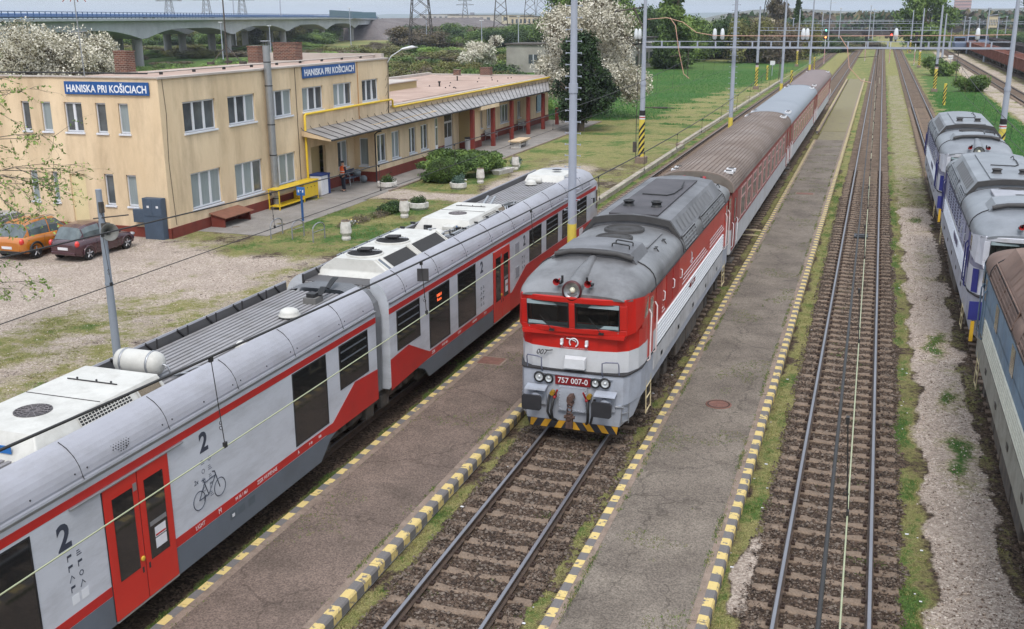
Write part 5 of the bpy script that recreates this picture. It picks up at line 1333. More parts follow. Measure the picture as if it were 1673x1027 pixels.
# ---------------------------------------------------------------- station building
m_wall = mat('render_ochre', A(220,194,158), c2=A(240,216,182), rough=.92, scale=.45, dirt=A(160,138,110), dirt_amt=.6, dirt_scale=.8, stretch=(1,1,.3), fine=.06, fine_scale=30, bump=.25, bump_scale=30)
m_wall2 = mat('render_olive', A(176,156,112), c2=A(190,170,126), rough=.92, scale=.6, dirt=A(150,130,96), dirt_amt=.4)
m_plinth = mat('plinth_oxblood', A(110,44,34), c2=A(132,58,44), rough=.85, scale=1.2, dirt=A(86,60,50), dirt_amt=.4, dirt_scale=2)
m_roofd = mat('roof_felt', A(168,142,128), c2=A(190,164,150), rough=.95, scale=.4, dirt=A(128,108,98), dirt_amt=.5, dirt_scale=.7)
m_parap = mat('parapet_pale', A(178,166,158), c2=A(206,198,190), rough=.9, scale=.6, dirt=A(120,106,96), dirt_amt=.5)
m_pvc = mat('window_pvc', A(226,228,234), rough=.35, var=.03)
m_pane = mat('window_pane', (.10,.115,.125), rough=.08, spec=.9, c2=(.035,.04,.045), scale=.7)
m_curt = mat('window_curtain', A(146,156,158), rough=.35, var=.12, scale=3, stretch=(6,6,.3), spec=.6)
m_sheet = mat('canopy_sheet', A(138,134,132), c2=A(170,166,164), rough=.6, metal=.2, scale=.8, dirt=A(100,94,90), dirt_amt=.5, dirt_scale=1.5)
m_yel = mat('gas_yellow', A(222,186,40), rough=.45, var=.08)
m_brick = None
def brick_mat():
    m = bpy.data.materials.new('chimney_brick'); m.use_nodes = True
    n, l = m.node_tree.nodes, m.node_tree.links; b = n['Principled BSDF']; b.inputs['Roughness'].default_value = .95
    tc = n.new('ShaderNodeTexCoord'); mp = n.new('ShaderNodeMapping'); mp.inputs['Rotation'].default_value = (R_(90),0,0)
    geo = n.new('ShaderNodeSeparateXYZ'); l.new(tc.outputs['Object'], geo.inputs[0])
    ad = n.new('ShaderNodeMath'); ad.operation = 'ADD'; l.new(geo.outputs[0], ad.inputs[0]); l.new(geo.outputs[1], ad.inputs[1])
    cb = n.new('ShaderNodeCombineXYZ'); l.new(ad.outputs[0], cb.inputs[0]); l.new(geo.outputs[2], cb.inputs[1])
    br = n.new('ShaderNodeTexBrick'); br.inputs['Scale'].default_value = 1; br.inputs['Brick Width'].default_value = .26; br.inputs['Row Height'].default_value = .09; br.inputs['Mortar Size'].default_value = .012
    br.inputs['Color1'].default_value = A(78,44,34)+(1,); br.inputs['Color2'].default_value = A(122,74,56)+(1,); br.inputs['Mortar'].default_value = A(150,136,126)+(1,)
    l.new(cb.outputs[0], br.inputs['Vector']); l.new(br.outputs[0], b.inputs['Base Color']); return m
m_brick = brick_mat()
ST = (-30.28, 39.6, 0.0)
S = thing('station_building', 'ochre two storey station with blue name boards and long low wing with canopy', 'station', ST)
class Wall:
    """wall with rectangular openings, reveals and windows; P(u,z,d): u along, d outward"""
    def __init__(s, origin, ud, nd):
        s.o = Vector(origin); s.u = Vector(ud); s.n = Vector(nd)
    def P(s, u, z, d=0): return tuple(s.o+s.u*u+s.n*d+Vector((0,0,z)))
    def face(s, b, pts, mi=0):
        # wind so that the face looks outward
        v = [Vector(p) for p in pts]; nn = (v[1]-v[0]).cross(v[2]-v[1])
        if nn.dot(s.n) < 0: pts = pts[::-1]
        b.add(pts, [tuple(range(len(pts)))], mi)
    def wall(s, b, u0, u1, z0, z1, ops, depth=.14, mi=0):
        us = sorted(set([u0,u1]+[v for o in ops for v in o[:2]])); zs = sorted(set([z0,z1]+[v for o in ops for v in o[2:4]]))
        for i in range(len(us)-1):
            for j in range(len(zs)-1):
                uc, zc = (us[i]+us[i+1])/2, (zs[j]+zs[j+1])/2
                if any(o[0] < uc < o[1] and o[2] < zc < o[3] for o in ops): continue
                s.face(b, [s.P(us[i],zs[j]),s.P(us[i+1],zs[j]),s.P(us[i+1],zs[j+1]),s.P(us[i],zs[j+1])], mi)
        for o in ops:
            a,c,d,e = o[:4]
            for q in (((a,d),(a,e)),((c,d),(c,e)),((a,d),(c,d)),((a,e),(c,e))):
                b.add([s.P(*q[0]),s.P(*q[1]),s.P(*q[1],-depth-.05),s.P(*q[0],-depth-.05)],[(0,1,2,3)],mi)
    def bx(s, b, u0, u1, z0, z1, d0, d1, mi=0):
        p = [s.P(u,z,d) for d in (d0,d1) for z in (z0,z1) for u in (u0,u1)]
        b.add(p, [(0,1,3,2),(4,6,7,5),(0,4,5,1),(2,3,7,6),(0,2,6,4),(1,5,7,3)], mi)
    def window(s, parent, off, u0, u1, z0, z1, n=3, depth=.14, open_k=None, curt=0.5, sill=True, name='window'):
        g = MB(); r = random.Random(int(u0*37+z0*11)+n)
        w = (u1-u0)/n
        for k in range(n):
            mi = 1 if r.random() < curt else 0
            g.add([s.P(u0+k*w,z0,-depth+.004),s.P(u0+(k+1)*w,z0,-depth+.004),s.P(u0+(k+1)*w,z1,-depth+.004),s.P(u0+k*w,z1,-depth+.004)],[(0,1,2,3)],mi)
        o = g.build(name, [m_pane, m_curt], parent, off=off)
        f = MB(); t = .075
        for k in range(n+1):
            uu = u0+k*w; hw = t*(.9 if 0 < k < n else .5); 
            s.bx(f, max(u0,uu-hw) if k else u0, min(u1,uu+hw) if k < n else u1, z0, z1, -depth, -depth+.05)
        s.bx(f, u0, u1, z0, z0+t, -depth+.002, -depth+.053); s.bx(f, u0, u1, z1-t, z1, -depth+.002, -depth+.053)
        f.build('frame', m_pvc, o, off=off)
        if open_k is not None:
            f = MB(); ua = u0+open_k*w
            for (a,c,d,e) in ((ua+.03,ua+.1,z0+.05,z1-.05),(ua+w-.1,ua+w-.03,z0+.05,z1-.05),(ua+.03,ua+w-.03,z1-.12,z1-.05)):
                s.bx(f, a, c, d, e, -depth-.25, -depth-.2)
            p = [s.P(ua+.05,z0+.06,-depth+.06),s.P(ua+w-.05,z0+.06,-depth+.06),s.P(ua+w-.12,z1-.1,-depth-.0+.06),s.P(ua+.0,z1-.1,-depth+.06)]
            f.tube([s.P(ua+.06,z0+.08,-depth+.07),s.P(ua-.06,z1-.12,-depth+.07)], .03, 4); f.tube([s.P(ua+w-.06,z0+.08,-depth+.07),s.P(ua+w-.16,z1-.12,-depth+.07)], .03, 4)
            f.build('open_sash', m_pvc, o, off=off)
        if sill:
            q = MB(); s.bx(q, u0-.06, u1+.06, z0-.09, z0-.0, -depth, .07); q.build('sill', m_pvc, o, off=off, bevel=.01)
        return o
zt = 7.05
front = Wall((-30.28,0,0),(0,1,0),(1,0,0)); endw = Wall((0,39.6,0),(1,0,0),(0,-1,0))
b = MB()
F_up = [(41.25,43.8,4.47,5.9),(44.87,47.3,4.5,5.9),(48.57,50.95,4.5,5.9),(52.1,54.45,4.55,5.87),(55.7,58.05,4.55,5.87),(59.4,61.65,4.54,5.88)]
F_lo = [(41.38,43.8,.86,2.57),(45.04,47.55,.82,2.53),(48.55,50.95,.85,2.5)]
F_rec = [(52.7,54.4,-.2,2.5),(55.87,57.15,.86,2.47)]
front.wall(b, 39.6, 63.3, -.35, zt, F_up+F_lo+F_rec)
ex = lambda px: gy(px, 170, 39.6).x
def ew(u0, u1, v0, v1):
    a = gy(u0, v0, 39.6); c = gy(u1, v1, 39.6); return (a.x, c.x, c.z, a.z)
E_w = [ew(104,138,169,215),ew(155,177,170,217.5),ew(192,213.5,170,219.5),ew(34,52,170,206),ew(66,87,169,211), ew(170,190,287,334),ew(206,227,290,337),ew(48,66,278,322),ew(84,99,279,326)]
E_w = [(a,c,min(d,e),max(d,e)) for a,c,d,e in E_w]
# keep the two rows of windows level
E_w = [(a,c,4.57,5.93) if d > 3 else (a,c,1.22,2.68) for a,c,d,e in E_w]
dn = ew(113,147,283,355); dn = (dn[0],dn[1],.25,2.6)
endw.wall(b, -43, -30.28, -.35, zt, E_w+[dn])
endw.face(b, [endw.P(dn[0],dn[2],-.08),endw.P(dn[1],dn[2],-.08),endw.P(dn[1],dn[3],-.08),endw.P(dn[0],dn[3],-.08)], 2)
b.box(-39,-30.29,63.28,63.3,3.6,zt); b.box(-39.3,-39.0,39.75,63.3,-.3,6.7)
b.add([(-39,63.301,3.6),(-30.28,63.301,3.6),(-30.28,63.301,zt),(-39,63.301,zt)],[(3,2,1,0)])
b.build('wall', [m_wall, m_wall2, mat('infill_cream', A(226,208,164), rough=.9, var=.05)], S, off=ST)
for k,(a,c,d,e) in enumerate(F_up): front.window(S, ST, a, c, d, e, 3, open_k=2 if k == 5 else None, curt=.35)
for (a,c,d,e) in F_lo: front.window(S, ST, a, c, d, e, 3, curt=.8)
front.window(S, ST, 55.87, 57.15, .86, 2.47, 2, curt=.4)
for k,(a,c,d,e) in enumerate(E_w): endw.window(S, ST, a, c, d, e, 2 if c-a > .95 else 1, curt=.7 if k > 2 else .3)
b = MB(); front.bx(b, 52.7,54.4,-.2,2.5,-.45,-.42,1); front.bx(b, 52.72,53.05,-.2,2.45,-.42,-.38,0)
front.bx(b, 52.78,52.98,.2,2.2,-.38,-.37,2); b.build('door', [m_pvc, m_wall2, m_pane], S, off=ST)
b = MB(); front.bx(b, 39.56,52.65,-.35,.3,0,.04); front.bx(b, 54.45,58.0,-.35,.42,0,.04); endw.bx(b,-43,-30.24,-.35,.28,0,.04); endw.bx(b,dn[0],dn[1],.28,.32,-.1,.045); b.build('plinth', m_plinth, S, off=ST)
b = MB(); b.box(-43.0,-30.22,39.54,39.9,zt,zt+.06,0); b.box(-30.6,-30.22,39.9,63.34,zt,zt+.06,0); b.add([(-39.2,39.9,6.78),(-30.6,39.9,zt+.02),(-30.6,63.0,zt+.02),(-39.2,63.0,6.78)],[(0,1,2,3)],1); b.box(-39.0,-30.6,62.95,63.34,6.7,zt+.32,0); b.box(-30.21,-30.19,39.5,63.34,zt-.03,zt+.02,0)
rf = b.build('roof', [m_parap, m_roofd, m_plinth], S, off=ST)
def chimney(x, y, dx, dy, z0, h, label=None, flue=False):
    b = MB(); b.cbox(x,y,z0+h/2,dx,dy,h,0); b.cbox(x,y,z0+h*.08,dx+.1,dy+.1,h*.16,1); b.cbox(x,y,z0+h+.03,dx+.06,dy+.06,.06,0)
    return b.build('chimney', [m_brick, m_parap], rf, off=ST)
chimney(-36.5,45.3,.72,.72,6.8,1.2); chimney(-35.8,56.4,.7,.7,6.85,1.1); chimney(-34.9,58.6,1.6,.8,6.9,1.2)
# name boards
m_signb = mat('sign_blue', A(28,84,150), rough=.4, var=.05, scale=1.5); m_signw = mat('sign_white', A(238,240,246), rough=.4, var=.02)
b = MB(); front.bx(b, 52.15,58.45,6.37,7.0,.03,.09,0); sg = b.build('name_board', m_signb, S, off=ST, bevel=.01)
text('HANISKA PRI KOŠICIACH', 'board_lettering', m_signw, sg, tuple(Vector((-30.19,55.3,6.65))-Vector(ST)), (0,1,0), (0,0,1), .36, bold=.022, sx=1.05, depth=.006)
b = MB(); endw.bx(b, -35.35,-30.72,6.30,6.88,.03,.09,0); sg = b.build('name_board', m_signb, S, off=ST, bevel=.01)
text('HANISKA PRI KOŠICIACH', 'board_lettering', m_signw, sg, tuple(Vector((-33.03,39.51,6.55))-Vector(ST)), (1,0,0), (0,0,1), .33, bold=.022, sx=.85, depth=.006)
# steel flue, gas pipe, cables on the front
b = MB(); b.cyl((-30.02,48.3,-.25),(-30.02,48.3,8.25),.19,n=16,mi=0)
for z in (.3,2.6,4.2,6.2,7.4): b.cyl((-30.02,48.3,z),(-30.02,48.3,z+.05),.205,n=16,mi=1)
b.cyl((-30.02,48.3,8.45),(-30.02,48.3,8.5),.28,n=14,mi=0)
for k in range(3): a = k*2.1; b.cyl((-30.02+.15*math.cos(a),48.3+.15*math.sin(a),8.2),(-30.02+.15*math.cos(a),48.3+.15*math.sin(a),8.48),.012,mi=0)
b.build('steel_flue', [m_alu, m_line], S, off=ST)
b = MB(); pth = [(-30.12,51.95,-.2),(-30.12,51.95,4.35),(-30.12,52.05,4.42),(-30.12,63.2,4.44),(-30.12,63.4,4.36),(-30.12,63.4,3.98),(-30.12,63.6,3.92),(-30.12,98.9,3.95)]
b.tube(pth, .07, 8); b.build('gas_pipe', m_yel, S, off=ST)
b = MB(); b.tube([(-30.24,58.8,3.4),(-30.24,58.8,7.1)], .02, 5, 0); b.tube([(-30.25,51.4,-.1),(-30.25,51.4,7.0)], .015, 5, 1); b.tube([(-30.24,63.0,3.6),(-30.22,63.05,5.6),(-30.2,63.1,7.0),(-30.15,63.15,7.3)], .025, 5, 1)
for k in range(5): b.tube([(-30.24,62.6+.02*k,3.7+k*.5),(-30.2,62.9,4.0+k*.5)], .012, 4, 1)
b.tube([(-30.26,39.9,zt),(-30.26,40.0,5.5),(-30.26,39.85,3.3),(-30.26,40.0,.4)], .012, 4, 1)
b.build('wall_cable', [mat('cable_orange', A(190,130,60), rough=.7), m_line], S, off=ST)
b = MB(); b.tube([(-30.2,63.0,6.8),(-30.0,63.2,7.2),(-29.5,63.8,7.62)], .035, 6, 0)
b.loft([[(-29.6,63.72,7.6),(-29.5,63.9,7.55),(-29.5,63.85,7.7)],[(-29.0,63.95,7.72),(-28.8,64.2,7.66),(-28.9,64.1,7.86)],[(-28.7,64.3,7.74),(-28.6,64.4,7.72),(-28.65,64.35,7.8)]],1,closed=True,cap0=True,cap1=True)
b.build('wall_lamp', [m_alu, m_white], S, off=ST)
# annexe
za = 3.98
b = MB()
proj = Wall((-28.9,0,0),(0,1,0),(1,0,0)); side = Wall((0,58.05,0),(1,0,0),(0,-1,0))
P_w = [(58.4,59.7,.92,2.66),(60.5,61.7,.92,2.64),(63.15,64.25,.92,2.62),(65.05,66.25,.92,2.62)]
proj.wall(b, 58.05, 67.45, -.35, 3.35, P_w)
side.wall(b, -30.28, -28.9, -.35, 3.35, [(-29.95,-29.35,.8,2.5)])
b.box(-30.28,-28.9,67.44,67.9,-.35,3.35)
A_w = [(72.5,74.3,-.1,2.66),(79.33,80.6,.9,2.44),(81.6,83.2,.85,2.38),(84.9,87.1,.85,2.38),(89.5,90.5,.9,2.36),(95.0,97.2,.95,2.43)]
front.wall(b, 63.3, 98.95, -.35, za, A_w)
b.box(-30.27,-29.2,75.4,77.2,-.35,3.35,1); b.box(-29.2,-29.15,75.4,77.2,-.35,3.3,0)  # stub shaded by colour: camera face darker, thin lighter skin on the track face
b.box(-43,-30.29,98.93,98.95,-.35,za); b.box(-43,-42.98,63.3,98.95,-.35,za)
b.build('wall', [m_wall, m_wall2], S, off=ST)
for (a,c,d,e) in P_w: proj.window(S, ST, a, c, d, e, 2, curt=.5)
side.window(S, ST, -29.95, -29.35, .8, 2.5, 1, curt=.2)
for (a,c,d,e) in A_w[1:]: front.window(S, ST, a, c, d, e, 3 if c-a > 1.4 else (2 if c-a>.9 else 1), curt=.4)
b = MB(); front.bx(b,72.5,74.3,-.15,2.66,-.18,-.12,0)
for a in (72.62,73.45): front.bx(b,a,a+.72,.9,1.95,-.12,-.115,1); 
front.bx(b,72.6,74.2,2.1,2.58,-.12,-.115,1); b.build('door', [m_pvc, m_pane], S, off=ST)
b = MB(); proj.bx(b,67.47,67.9,-.1,2.9,.002,.03,0); proj.bx(b,67.52,67.85,1.0,2.2,.03,.035,1); proj.bx(b,67.52,67.85,2.3,2.85,.03,.035,1); b.build('door', [m_pvc, m_pane], S, off=ST)
b = MB(); proj.bx(b,58.0,67.4,-.35,.44,0,.04); side.bx(b,-30.28,-28.86,-.35,.44,0,.04); front.bx(b,67.9,72.4,-.35,.42,0,.04); front.bx(b,77.2,98.99,-.35,.42,0,.04); b.box(-30.2,-29.1,75.35,77.25,-.35,.35); b.build('plinth', m_plinth, S, off=ST)
b = MB(); b.box(-43.05,-30.2,63.32,99.0,za,za+.06,0); b.box(-42.6,-30.6,63.32,98.7,za+.06,za+.075,1); b.box(-43.0,-42.6,63.32,99.0,za+.06,za+.3,0); b.box(-42.6,-30.6,98.7,99.0,za+.06,za+.2,0)
b.box(-41,-36.0,63.4,80.5,za+.075,za+.62,2); b.box(-41.1,-35.9,63.4,80.6,za+.62,za+.7,0)
rf2 = b.build('roof', [m_parap, m_roofd, m_wall2], S, off=ST); rf_main = rf; rf = rf2
chimney(-36.2,90,.55,.5,za+.5,.5); chimney(-36.2,97.6,1.0,.8,za+.07,.8)
b = MB(); b.cyl((-36.2,90,za+.05),(-36.2,90,za+.6),.06,mi=0); b.cyl((-34.6,82,za+.05),(-34.6,82,za+.4),.07,mi=0); b.cyl((-34.6,82,za+.4),(-34.6,82,za+.5),.12,mi=0)
r = random.Random(5)
for k in range(14): x, y = r.uniform(-35.5,-32), r.uniform(78,96); b.ball((x,y,za+.1), .07, 4, 0)
b.build('roof_vent', [m_rubber], rf2, off=ST); rf = rf_main
b = MB()
for k in range(10): b.tube([(-30.6,66+k*1.6,za+.12),(-30.6,66+k*1.6+1.6,za+.12)], .01, 4)
b.build('lightning_wire', m_line, rf2, off=ST)
# canopy
b = MB(); yi0, yi1, yo0, yo1 = 51.75, 98.9, 51.3, 92.4
def CP(t, d, dz=0):  # t 0..1 along, d 0 inner .. 1 outer
    yi = yi0+(yi1-yi0)*t; yo = yo0+(yo1-yo0)*t
    return (-30.27+(2.1)*d, yi+(yo-yi)*d, 3.56-.40*d+dz)
b.add([CP(0,0),CP(0,1),CP(1,1),CP(1,0)],[(0,1,2,3)],0)
b.add([CP(0,0,-.32),CP(0,1,-.1),CP(1,1,-.1),CP(1,0,-.32)],[(3,2,1,0)],1)
b.add([CP(0,0,-.32),CP(0,1,-.1),CP(0,1),CP(0,0)],[(0,1,2,3)],1); b.add([CP(1,0,-.32),CP(1,1,-.1),CP(1,1),CP(1,0)],[(3,2,1,0)],1)
b.add([CP(0,1,-.1),CP(1,1,-.1),CP(1,1),CP(0,1)],[(0,1,2,3)],2)
cn = b.build('canopy', [m_sheet, m_wall, m_line], S, off=ST)
b = MB()
for k in range(47):
    t = k/46; b.tube([CP(t,0,.15),CP(t,.06,.03),CP(t,.99,.02)], .018, 4)
b.build('canopy_seam', m_line, cn, off=ST)
b = MB(); b.tube([CP(0,1.02,-.03),CP(1,1.02,-.03)], .055, 8); b.tube([(-28.2,57.6,3.0),(-28.6,57.9,2.9),(-28.82,58.0,2.75),(-28.82,58.0,-.2)], .045, 7); b.build('gutter', m_line, S, off=ST)
b = MB(); b.box(-29.0,-28.05,74.5,78.5,2.85,3.12); b.build('canopy_beam', m_wall, cn, off=ST)
for y in (73.2,77.7,82.2,86.6,90.9,95.3):
    b = MB(); b.cbox(-28.3,y,1.4 if y < 95 else .55,.3,.3,3.2 if y < 95 else 1.7); b.build('canopy_column', mat('column_oxblood', A(126,44,34), rough=.7, var=.12, dirt=A(90,40,30), dirt_amt=.4), S, off=ST, bevel=.02)
b = MB(); front.bx(b,95.2,96.9,1.0,2.5,.0,.05,0); b.build('notice_board', mat('notice_blue', A(150,176,196), rough=.4, var=.2, scale=3), S, off=ST)
# roof aerials
b = MB(); base = gz(372,105,zt+.1)
x, y = base.x, base.y
b.tube([(x,y,zt+.1),(x,y,zt+6.5)], [.05,.03], 6)
for a in (0,2.1,4.2): b.tube([(x+1.0*math.cos(a),y+1.0*math.sin(a),zt+.14),(x,y,zt+1.1)], .025, 5); b.cbox(x+1.0*math.cos(a),y+1.0*math.sin(a),zt+.2,.3,.3,.14,0)
b.build('roof_mast', m_under, rf_main, off=ST)
b = MB(); x, y = gz(128,125,zt+.1).x, gz(128,125,zt+.1).y+.4
b.tube([(x,y,zt+.1),(x-.1,y,zt+3.9)], [.03,.02], 5); b.tube([(x-.5,y,zt+2.0),(x+.4,y,zt+2.05)], .015, 4)
for k in range(4): b.tube([(x-.1,y,zt+3.9),(x-.1+.5*math.cos(k*1.57+.4),y+.5*math.sin(k*1.57+.4),zt+3.3)], .02, 4, 1)
b.build('aerial', [m_alu, mat('aerial_red', A(170,90,70), rough=.6)], rf_main, off=ST)
b = MB(); r = random.Random(9)
b.tube([(-42,39.9,zt+.16),(-31,39.9,zt+.2)], .04, 5, 0); b.tube([(-31.2,40.2,zt+.22),(-31.1,63,zt+.22)], .045, 5, 1)
for k in range(9): b.cbox(-31.1,41+k*2.5,zt+.16,.12,.12,.12,0)
b.build('roof_cable', [m_line, m_parap], rf_main, off=ST)
# electric cabinets, cellar hatch
b = MB(); b.box(-31.45,-30.42,39.2,39.55,-.25,1.72); b.box(-31.42,-30.94,39.18,39.2,.9,1.66); b.box(-30.92,-30.45,39.18,39.2,.9,1.66); o = b.build('cabinet', mat('cabinet_slate', A(72,86,104), rough=.6, var=.1, dirt=A(60,66,76), dirt_amt=.4), None, bevel=.01)
tag(o, 'slate blue electric cabinet standing at the corner of the station', 'cabinet')
b = MB()
for x in (-31.2,-30.7): b.box(x,x+.12,39.17,39.18,1.28,1.38)
b.build('warning_label', m_white, o)
b = MB(); b.box(-32.1,-31.5,39.3,39.55,.55,1.15); tag(b.build('cabinet', _mats['cabinet_slate'], bevel=.01), 'small wall cabinet hung low beside the tall slate blue cabinet', 'cabinet')
t = thing('cellar_hatch', 'sloping brown cellar entrance cover against the red plinth', 'hatch', (-30.2,42.6,-.2))
b = MB(); b.loft([[(0,0,.0),(0,0,.62),(.75,0,.45),(.75,0,0)],[(0,.08,0),(0,.08,.62),(.75,.08,.45),(.75,.08,0)]],0,closed=True,smooth=False,cap0=True,cap1=True); b.box(0,.75,2.2,2.28,0,.45); b.build('side_wall', m_plinth, t)
b = MB(); b.add([(-.03,-.1,.70),(.9,-.1,.50),(.9,2.4,.50),(-.03,2.4,.70)],[(0,1,2,3)]); b.add([(-.03,-.1,.66),(.9,-.1,.46),(.9,2.4,.46),(-.03,2.4,.66)],[(3,2,1,0)]); b.add([(.9,-.1,.46),(.9,2.4,.46),(.9,2.4,.5),(.9,-.1,.5)],[(0,1,2,3)]); b.add([(-.03,-.1,.66),(.9,-.1,.46),(.9,-.1,.5),(-.03,-.1,.7)],[(0,1,2,3)]); b.build('cover', mat('cover_rust', A(132,86,66), rough=.85, var=.15, dirt=A(96,66,52), dirt_amt=.5), t)
# ---------------------------------------------------------------- things in front of the station
GZ = -.2
def at(u, v, z=GZ): p = gz(u, v, z); return (p.x, p.y, z)
# yellow battery-charging counter
t = thing('storage_bench', 'bright yellow metal counter with cupboard against the station wall', 'counter', (-30.05,47.5,GZ))
b = MB(); b.box(0,.75,0,4.2,1.06,1.12); b.build('counter_top', m_yel, t, bevel=.01)
b = MB(); b.box(.02,.7,2.6,4.15,.22,1.05); c_ = b.build('cupboard', m_yel, t, bevel=.01)
b = MB()
for y in (2.95,3.35,3.75): b.box(.7,.708,y,y+.06,.75,.81)
b.build('cupboard_hole', m_line, c_)
for y in (.04,2.62,4.12):
    b = MB(); b.box(.66,.71,y-.025,y+.025,0,1.06); b.box(.04,.09,y-.025,y+.025,0,1.06); b.build('leg', m_yel, t)
b = MB(); b.box(.05,.7,.05,2.6,.18,.22); b.build('shelf', m_yel, t)
b = MB(); b.tube([(-30.0+.05,47.9,.62),(-29.95,50.0,.62)],.16,10); tag(b.build('pipe_roll', mat('roll_cream', A(200,190,176), rough=.8)), 'pale roll lying on the shelf of the yellow counter', 'roll')
t = thing('freezer_box', 'white chest with blue side standing right of the yellow counter', 'chest', (-30.2,52.25,GZ))
b = MB(); b.box(0,.72,0,1.0,.05,1.15); b.build('body', m_white, t, bevel=.02)
b = MB(); b.box(-.02,.76,-.02,1.04,1.15,1.24); b.box(.0,.73,1.0,1.04,.05,1.15); b.box(.721,.73,.8,1.0,.05,1.15); b.build('blue_trim', mat('trim_blue', A(36,60,120), rough=.5), t, bevel=.01)
# planters and urns
m_pc = mat('planter_concrete', A(200,196,190), c2=A(228,224,220), rough=.9, scale=3, dirt=A(128,120,108), dirt_amt=.6, dirt_scale=4)
m_soil = mat('soil', A(80,62,48), rough=1, var=.2)
def leaf_mesh(name, m, n, fn, size, seed, parent=None, tri=False, smooth=False):
    """cloud of small quads: fn(r,n)->(N,3) centres and optional outward directions"""
    r = np.random.RandomState(seed); c = fn(r, n); n = len(c)
    d = r.normal(0,1,(n,3)); d /= np.linalg.norm(d,axis=1)[:,None]
    e = np.cross(d, r.normal(0,1,(n,3))); e /= np.linalg.norm(e,axis=1)[:,None]
    s = (size*r.uniform(.55,1.35,n))[:,None]
    v = np.stack([c-d*s*.5-e*s*.3, c+d*s*.5-e*s*.22, c+d*s*.62+e*s*.2, c-d*s*.4+e*s*.3],1).reshape(-1,3)
    f = np.arange(len(v)).reshape(-1,4)
    k = len(m) if isinstance(m,(list,tuple)) else 1
    # tone by clump so light and dark masses read
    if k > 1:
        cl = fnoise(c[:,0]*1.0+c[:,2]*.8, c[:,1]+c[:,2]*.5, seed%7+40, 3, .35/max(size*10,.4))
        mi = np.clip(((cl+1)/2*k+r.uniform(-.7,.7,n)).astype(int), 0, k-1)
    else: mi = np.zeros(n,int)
    return np_mesh(name, v, f, 4, m, mi, parent=parent)
def blob(cx_,cy_,cz_,rx,ry,rz,hol=.55,seed=0,lump=.25):
    def fn(r, n):
        d = r.normal(0,1,(n,3)); d /= np.linalg.norm(d,axis=1)[:,None]
        rad = hol+(1-hol)*r.uniform(0,1,n)**.6
        rad *= 1+lump*fnoise(np.arctan2(d[:,1],d[:,0])*2, d[:,2]*2.5, seed, 3, .35)
        return d*rad[:,None]*np.array([rx,ry,rz])+np.array([cx_,cy_,cz_])
    return fn
def multi(blobs):
    def fn(r, n):
        w = np.array([q[3]*q[4]*q[5] for q in blobs])**.67; w /= w.sum(); out = []
        for k, q in enumerate(blobs): out.append(blob(*q[:6], hol=q[6] if len(q) > 6 else .4, seed=k+3)(r, max(4,int(n*w[k]))))
        return np.concatenate(out)
    return fn
L_dark = [mat('leaf_dark', A(34,54,24), rough=.75, var=.25, scale=1), mat('leaf_darkmid', A(48,74,32), rough=.75, var=.25, scale=1), mat('leaf_deep', A(70,94,42), rough=.75, var=.2, scale=1)]
L_mid = [mat('leaf_a', A(70,92,42), rough=.75, var=.25, scale=1), mat('leaf_b', A(92,118,52), rough=.75, var=.2, scale=1), mat('leaf_c', A(120,144,70), rough=.75, var=.2, scale=1)]
L_blue = [mat('leaf_blue', A(74,100,88), rough=.75, var=.25, scale=1), mat('leaf_blue2', A(98,122,108), rough=.75, var=.2, scale=1)]
L_oliv = [mat('leaf_olive', A(86,84,48), rough=.8, var=.25, scale=1), mat('leaf_olive2', A(112,112,62), rough=.8, var=.2, scale=1), mat('leaf_olive3', A(134,134,78), rough=.8, var=.2, scale=1)]
L_bare = [mat('twig_brown', A(92,80,66), rough=.9, var=.25, scale=1), mat('twig_grey', A(122,112,98), rough=.9, var=.2, scale=1), mat('twig_tan', A(110,100,70), rough=.9, var=.2, scale=1)]
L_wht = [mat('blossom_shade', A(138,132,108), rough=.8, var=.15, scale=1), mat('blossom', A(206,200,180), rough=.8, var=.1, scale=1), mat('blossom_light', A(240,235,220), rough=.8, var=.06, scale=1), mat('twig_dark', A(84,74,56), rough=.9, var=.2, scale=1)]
m_bark = mat('bark', A(86,74,62), c2=A(118,104,88), rough=.95, scale=6, stretch=(1,1,.3))
def bowl_planter(u, v, label, r_=.55, plant=L_dark, ps=.42, seed=1):
    t = thing('round_planter', label, 'planter', at(u,v), random.uniform(0,1), 'concrete planters and bins on the station lawn')
    b = MB(); b.lathe([(r_*.82,0),(r_,.12),(r_,.36),(r_*.92,.38),(r_*.9,.3),(.01,.3)], (0,0,0), 8, 0, smooth=False); b.build('bowl', m_pc, t)
    leaf_mesh('plant', plant, 900, multi([(0,0,.42,r_*.8,r_*.8,ps*.6,.2),(.15,.1,.5,.25,.25,ps*.7,.2),(-.2,-.1,.46,.25,.25,ps*.6,.2)]), .07, seed, t)
bowl_planter(633,306,'octagonal concrete planter on the pavement right of the waiting man',.62,L_dark,.5,1)
bowl_planter(749,308,'octagonal concrete planter with grey green shrub beside the clipped bush',.5,L_blue,.55,2)
bowl_planter(684,341,'octagonal concrete planter on the lawn next to a waisted bin',.55,L_dark,.35,3)
bowl_planter(843,274,'small planter with grey green plant behind the farthest bin',.3,L_blue,.4,4)
def urn(u, v, label):
    t = thing('concrete_bin', label, 'bin', at(u,v), 0, 'concrete planters and bins on the station lawn')
    b = MB(); b.lathe([(.2,0),(.22,.1),(.2,.16),(.18,.2),(.27,.36),(.24,.72),(.2,.9),(.17,.9),(.17,.5),(.01,.5)], (0,0,0), 10, 0, smooth=False); b.build('bin_body', m_pc, t)
    b = MB(); b.lathe([(.205,.88),(.215,.9),(.205,.93),(.17,.93),(.17,.88)], (0,0,0), 10, 0, smooth=False); b.build('bin_rim', m_kerb, t)
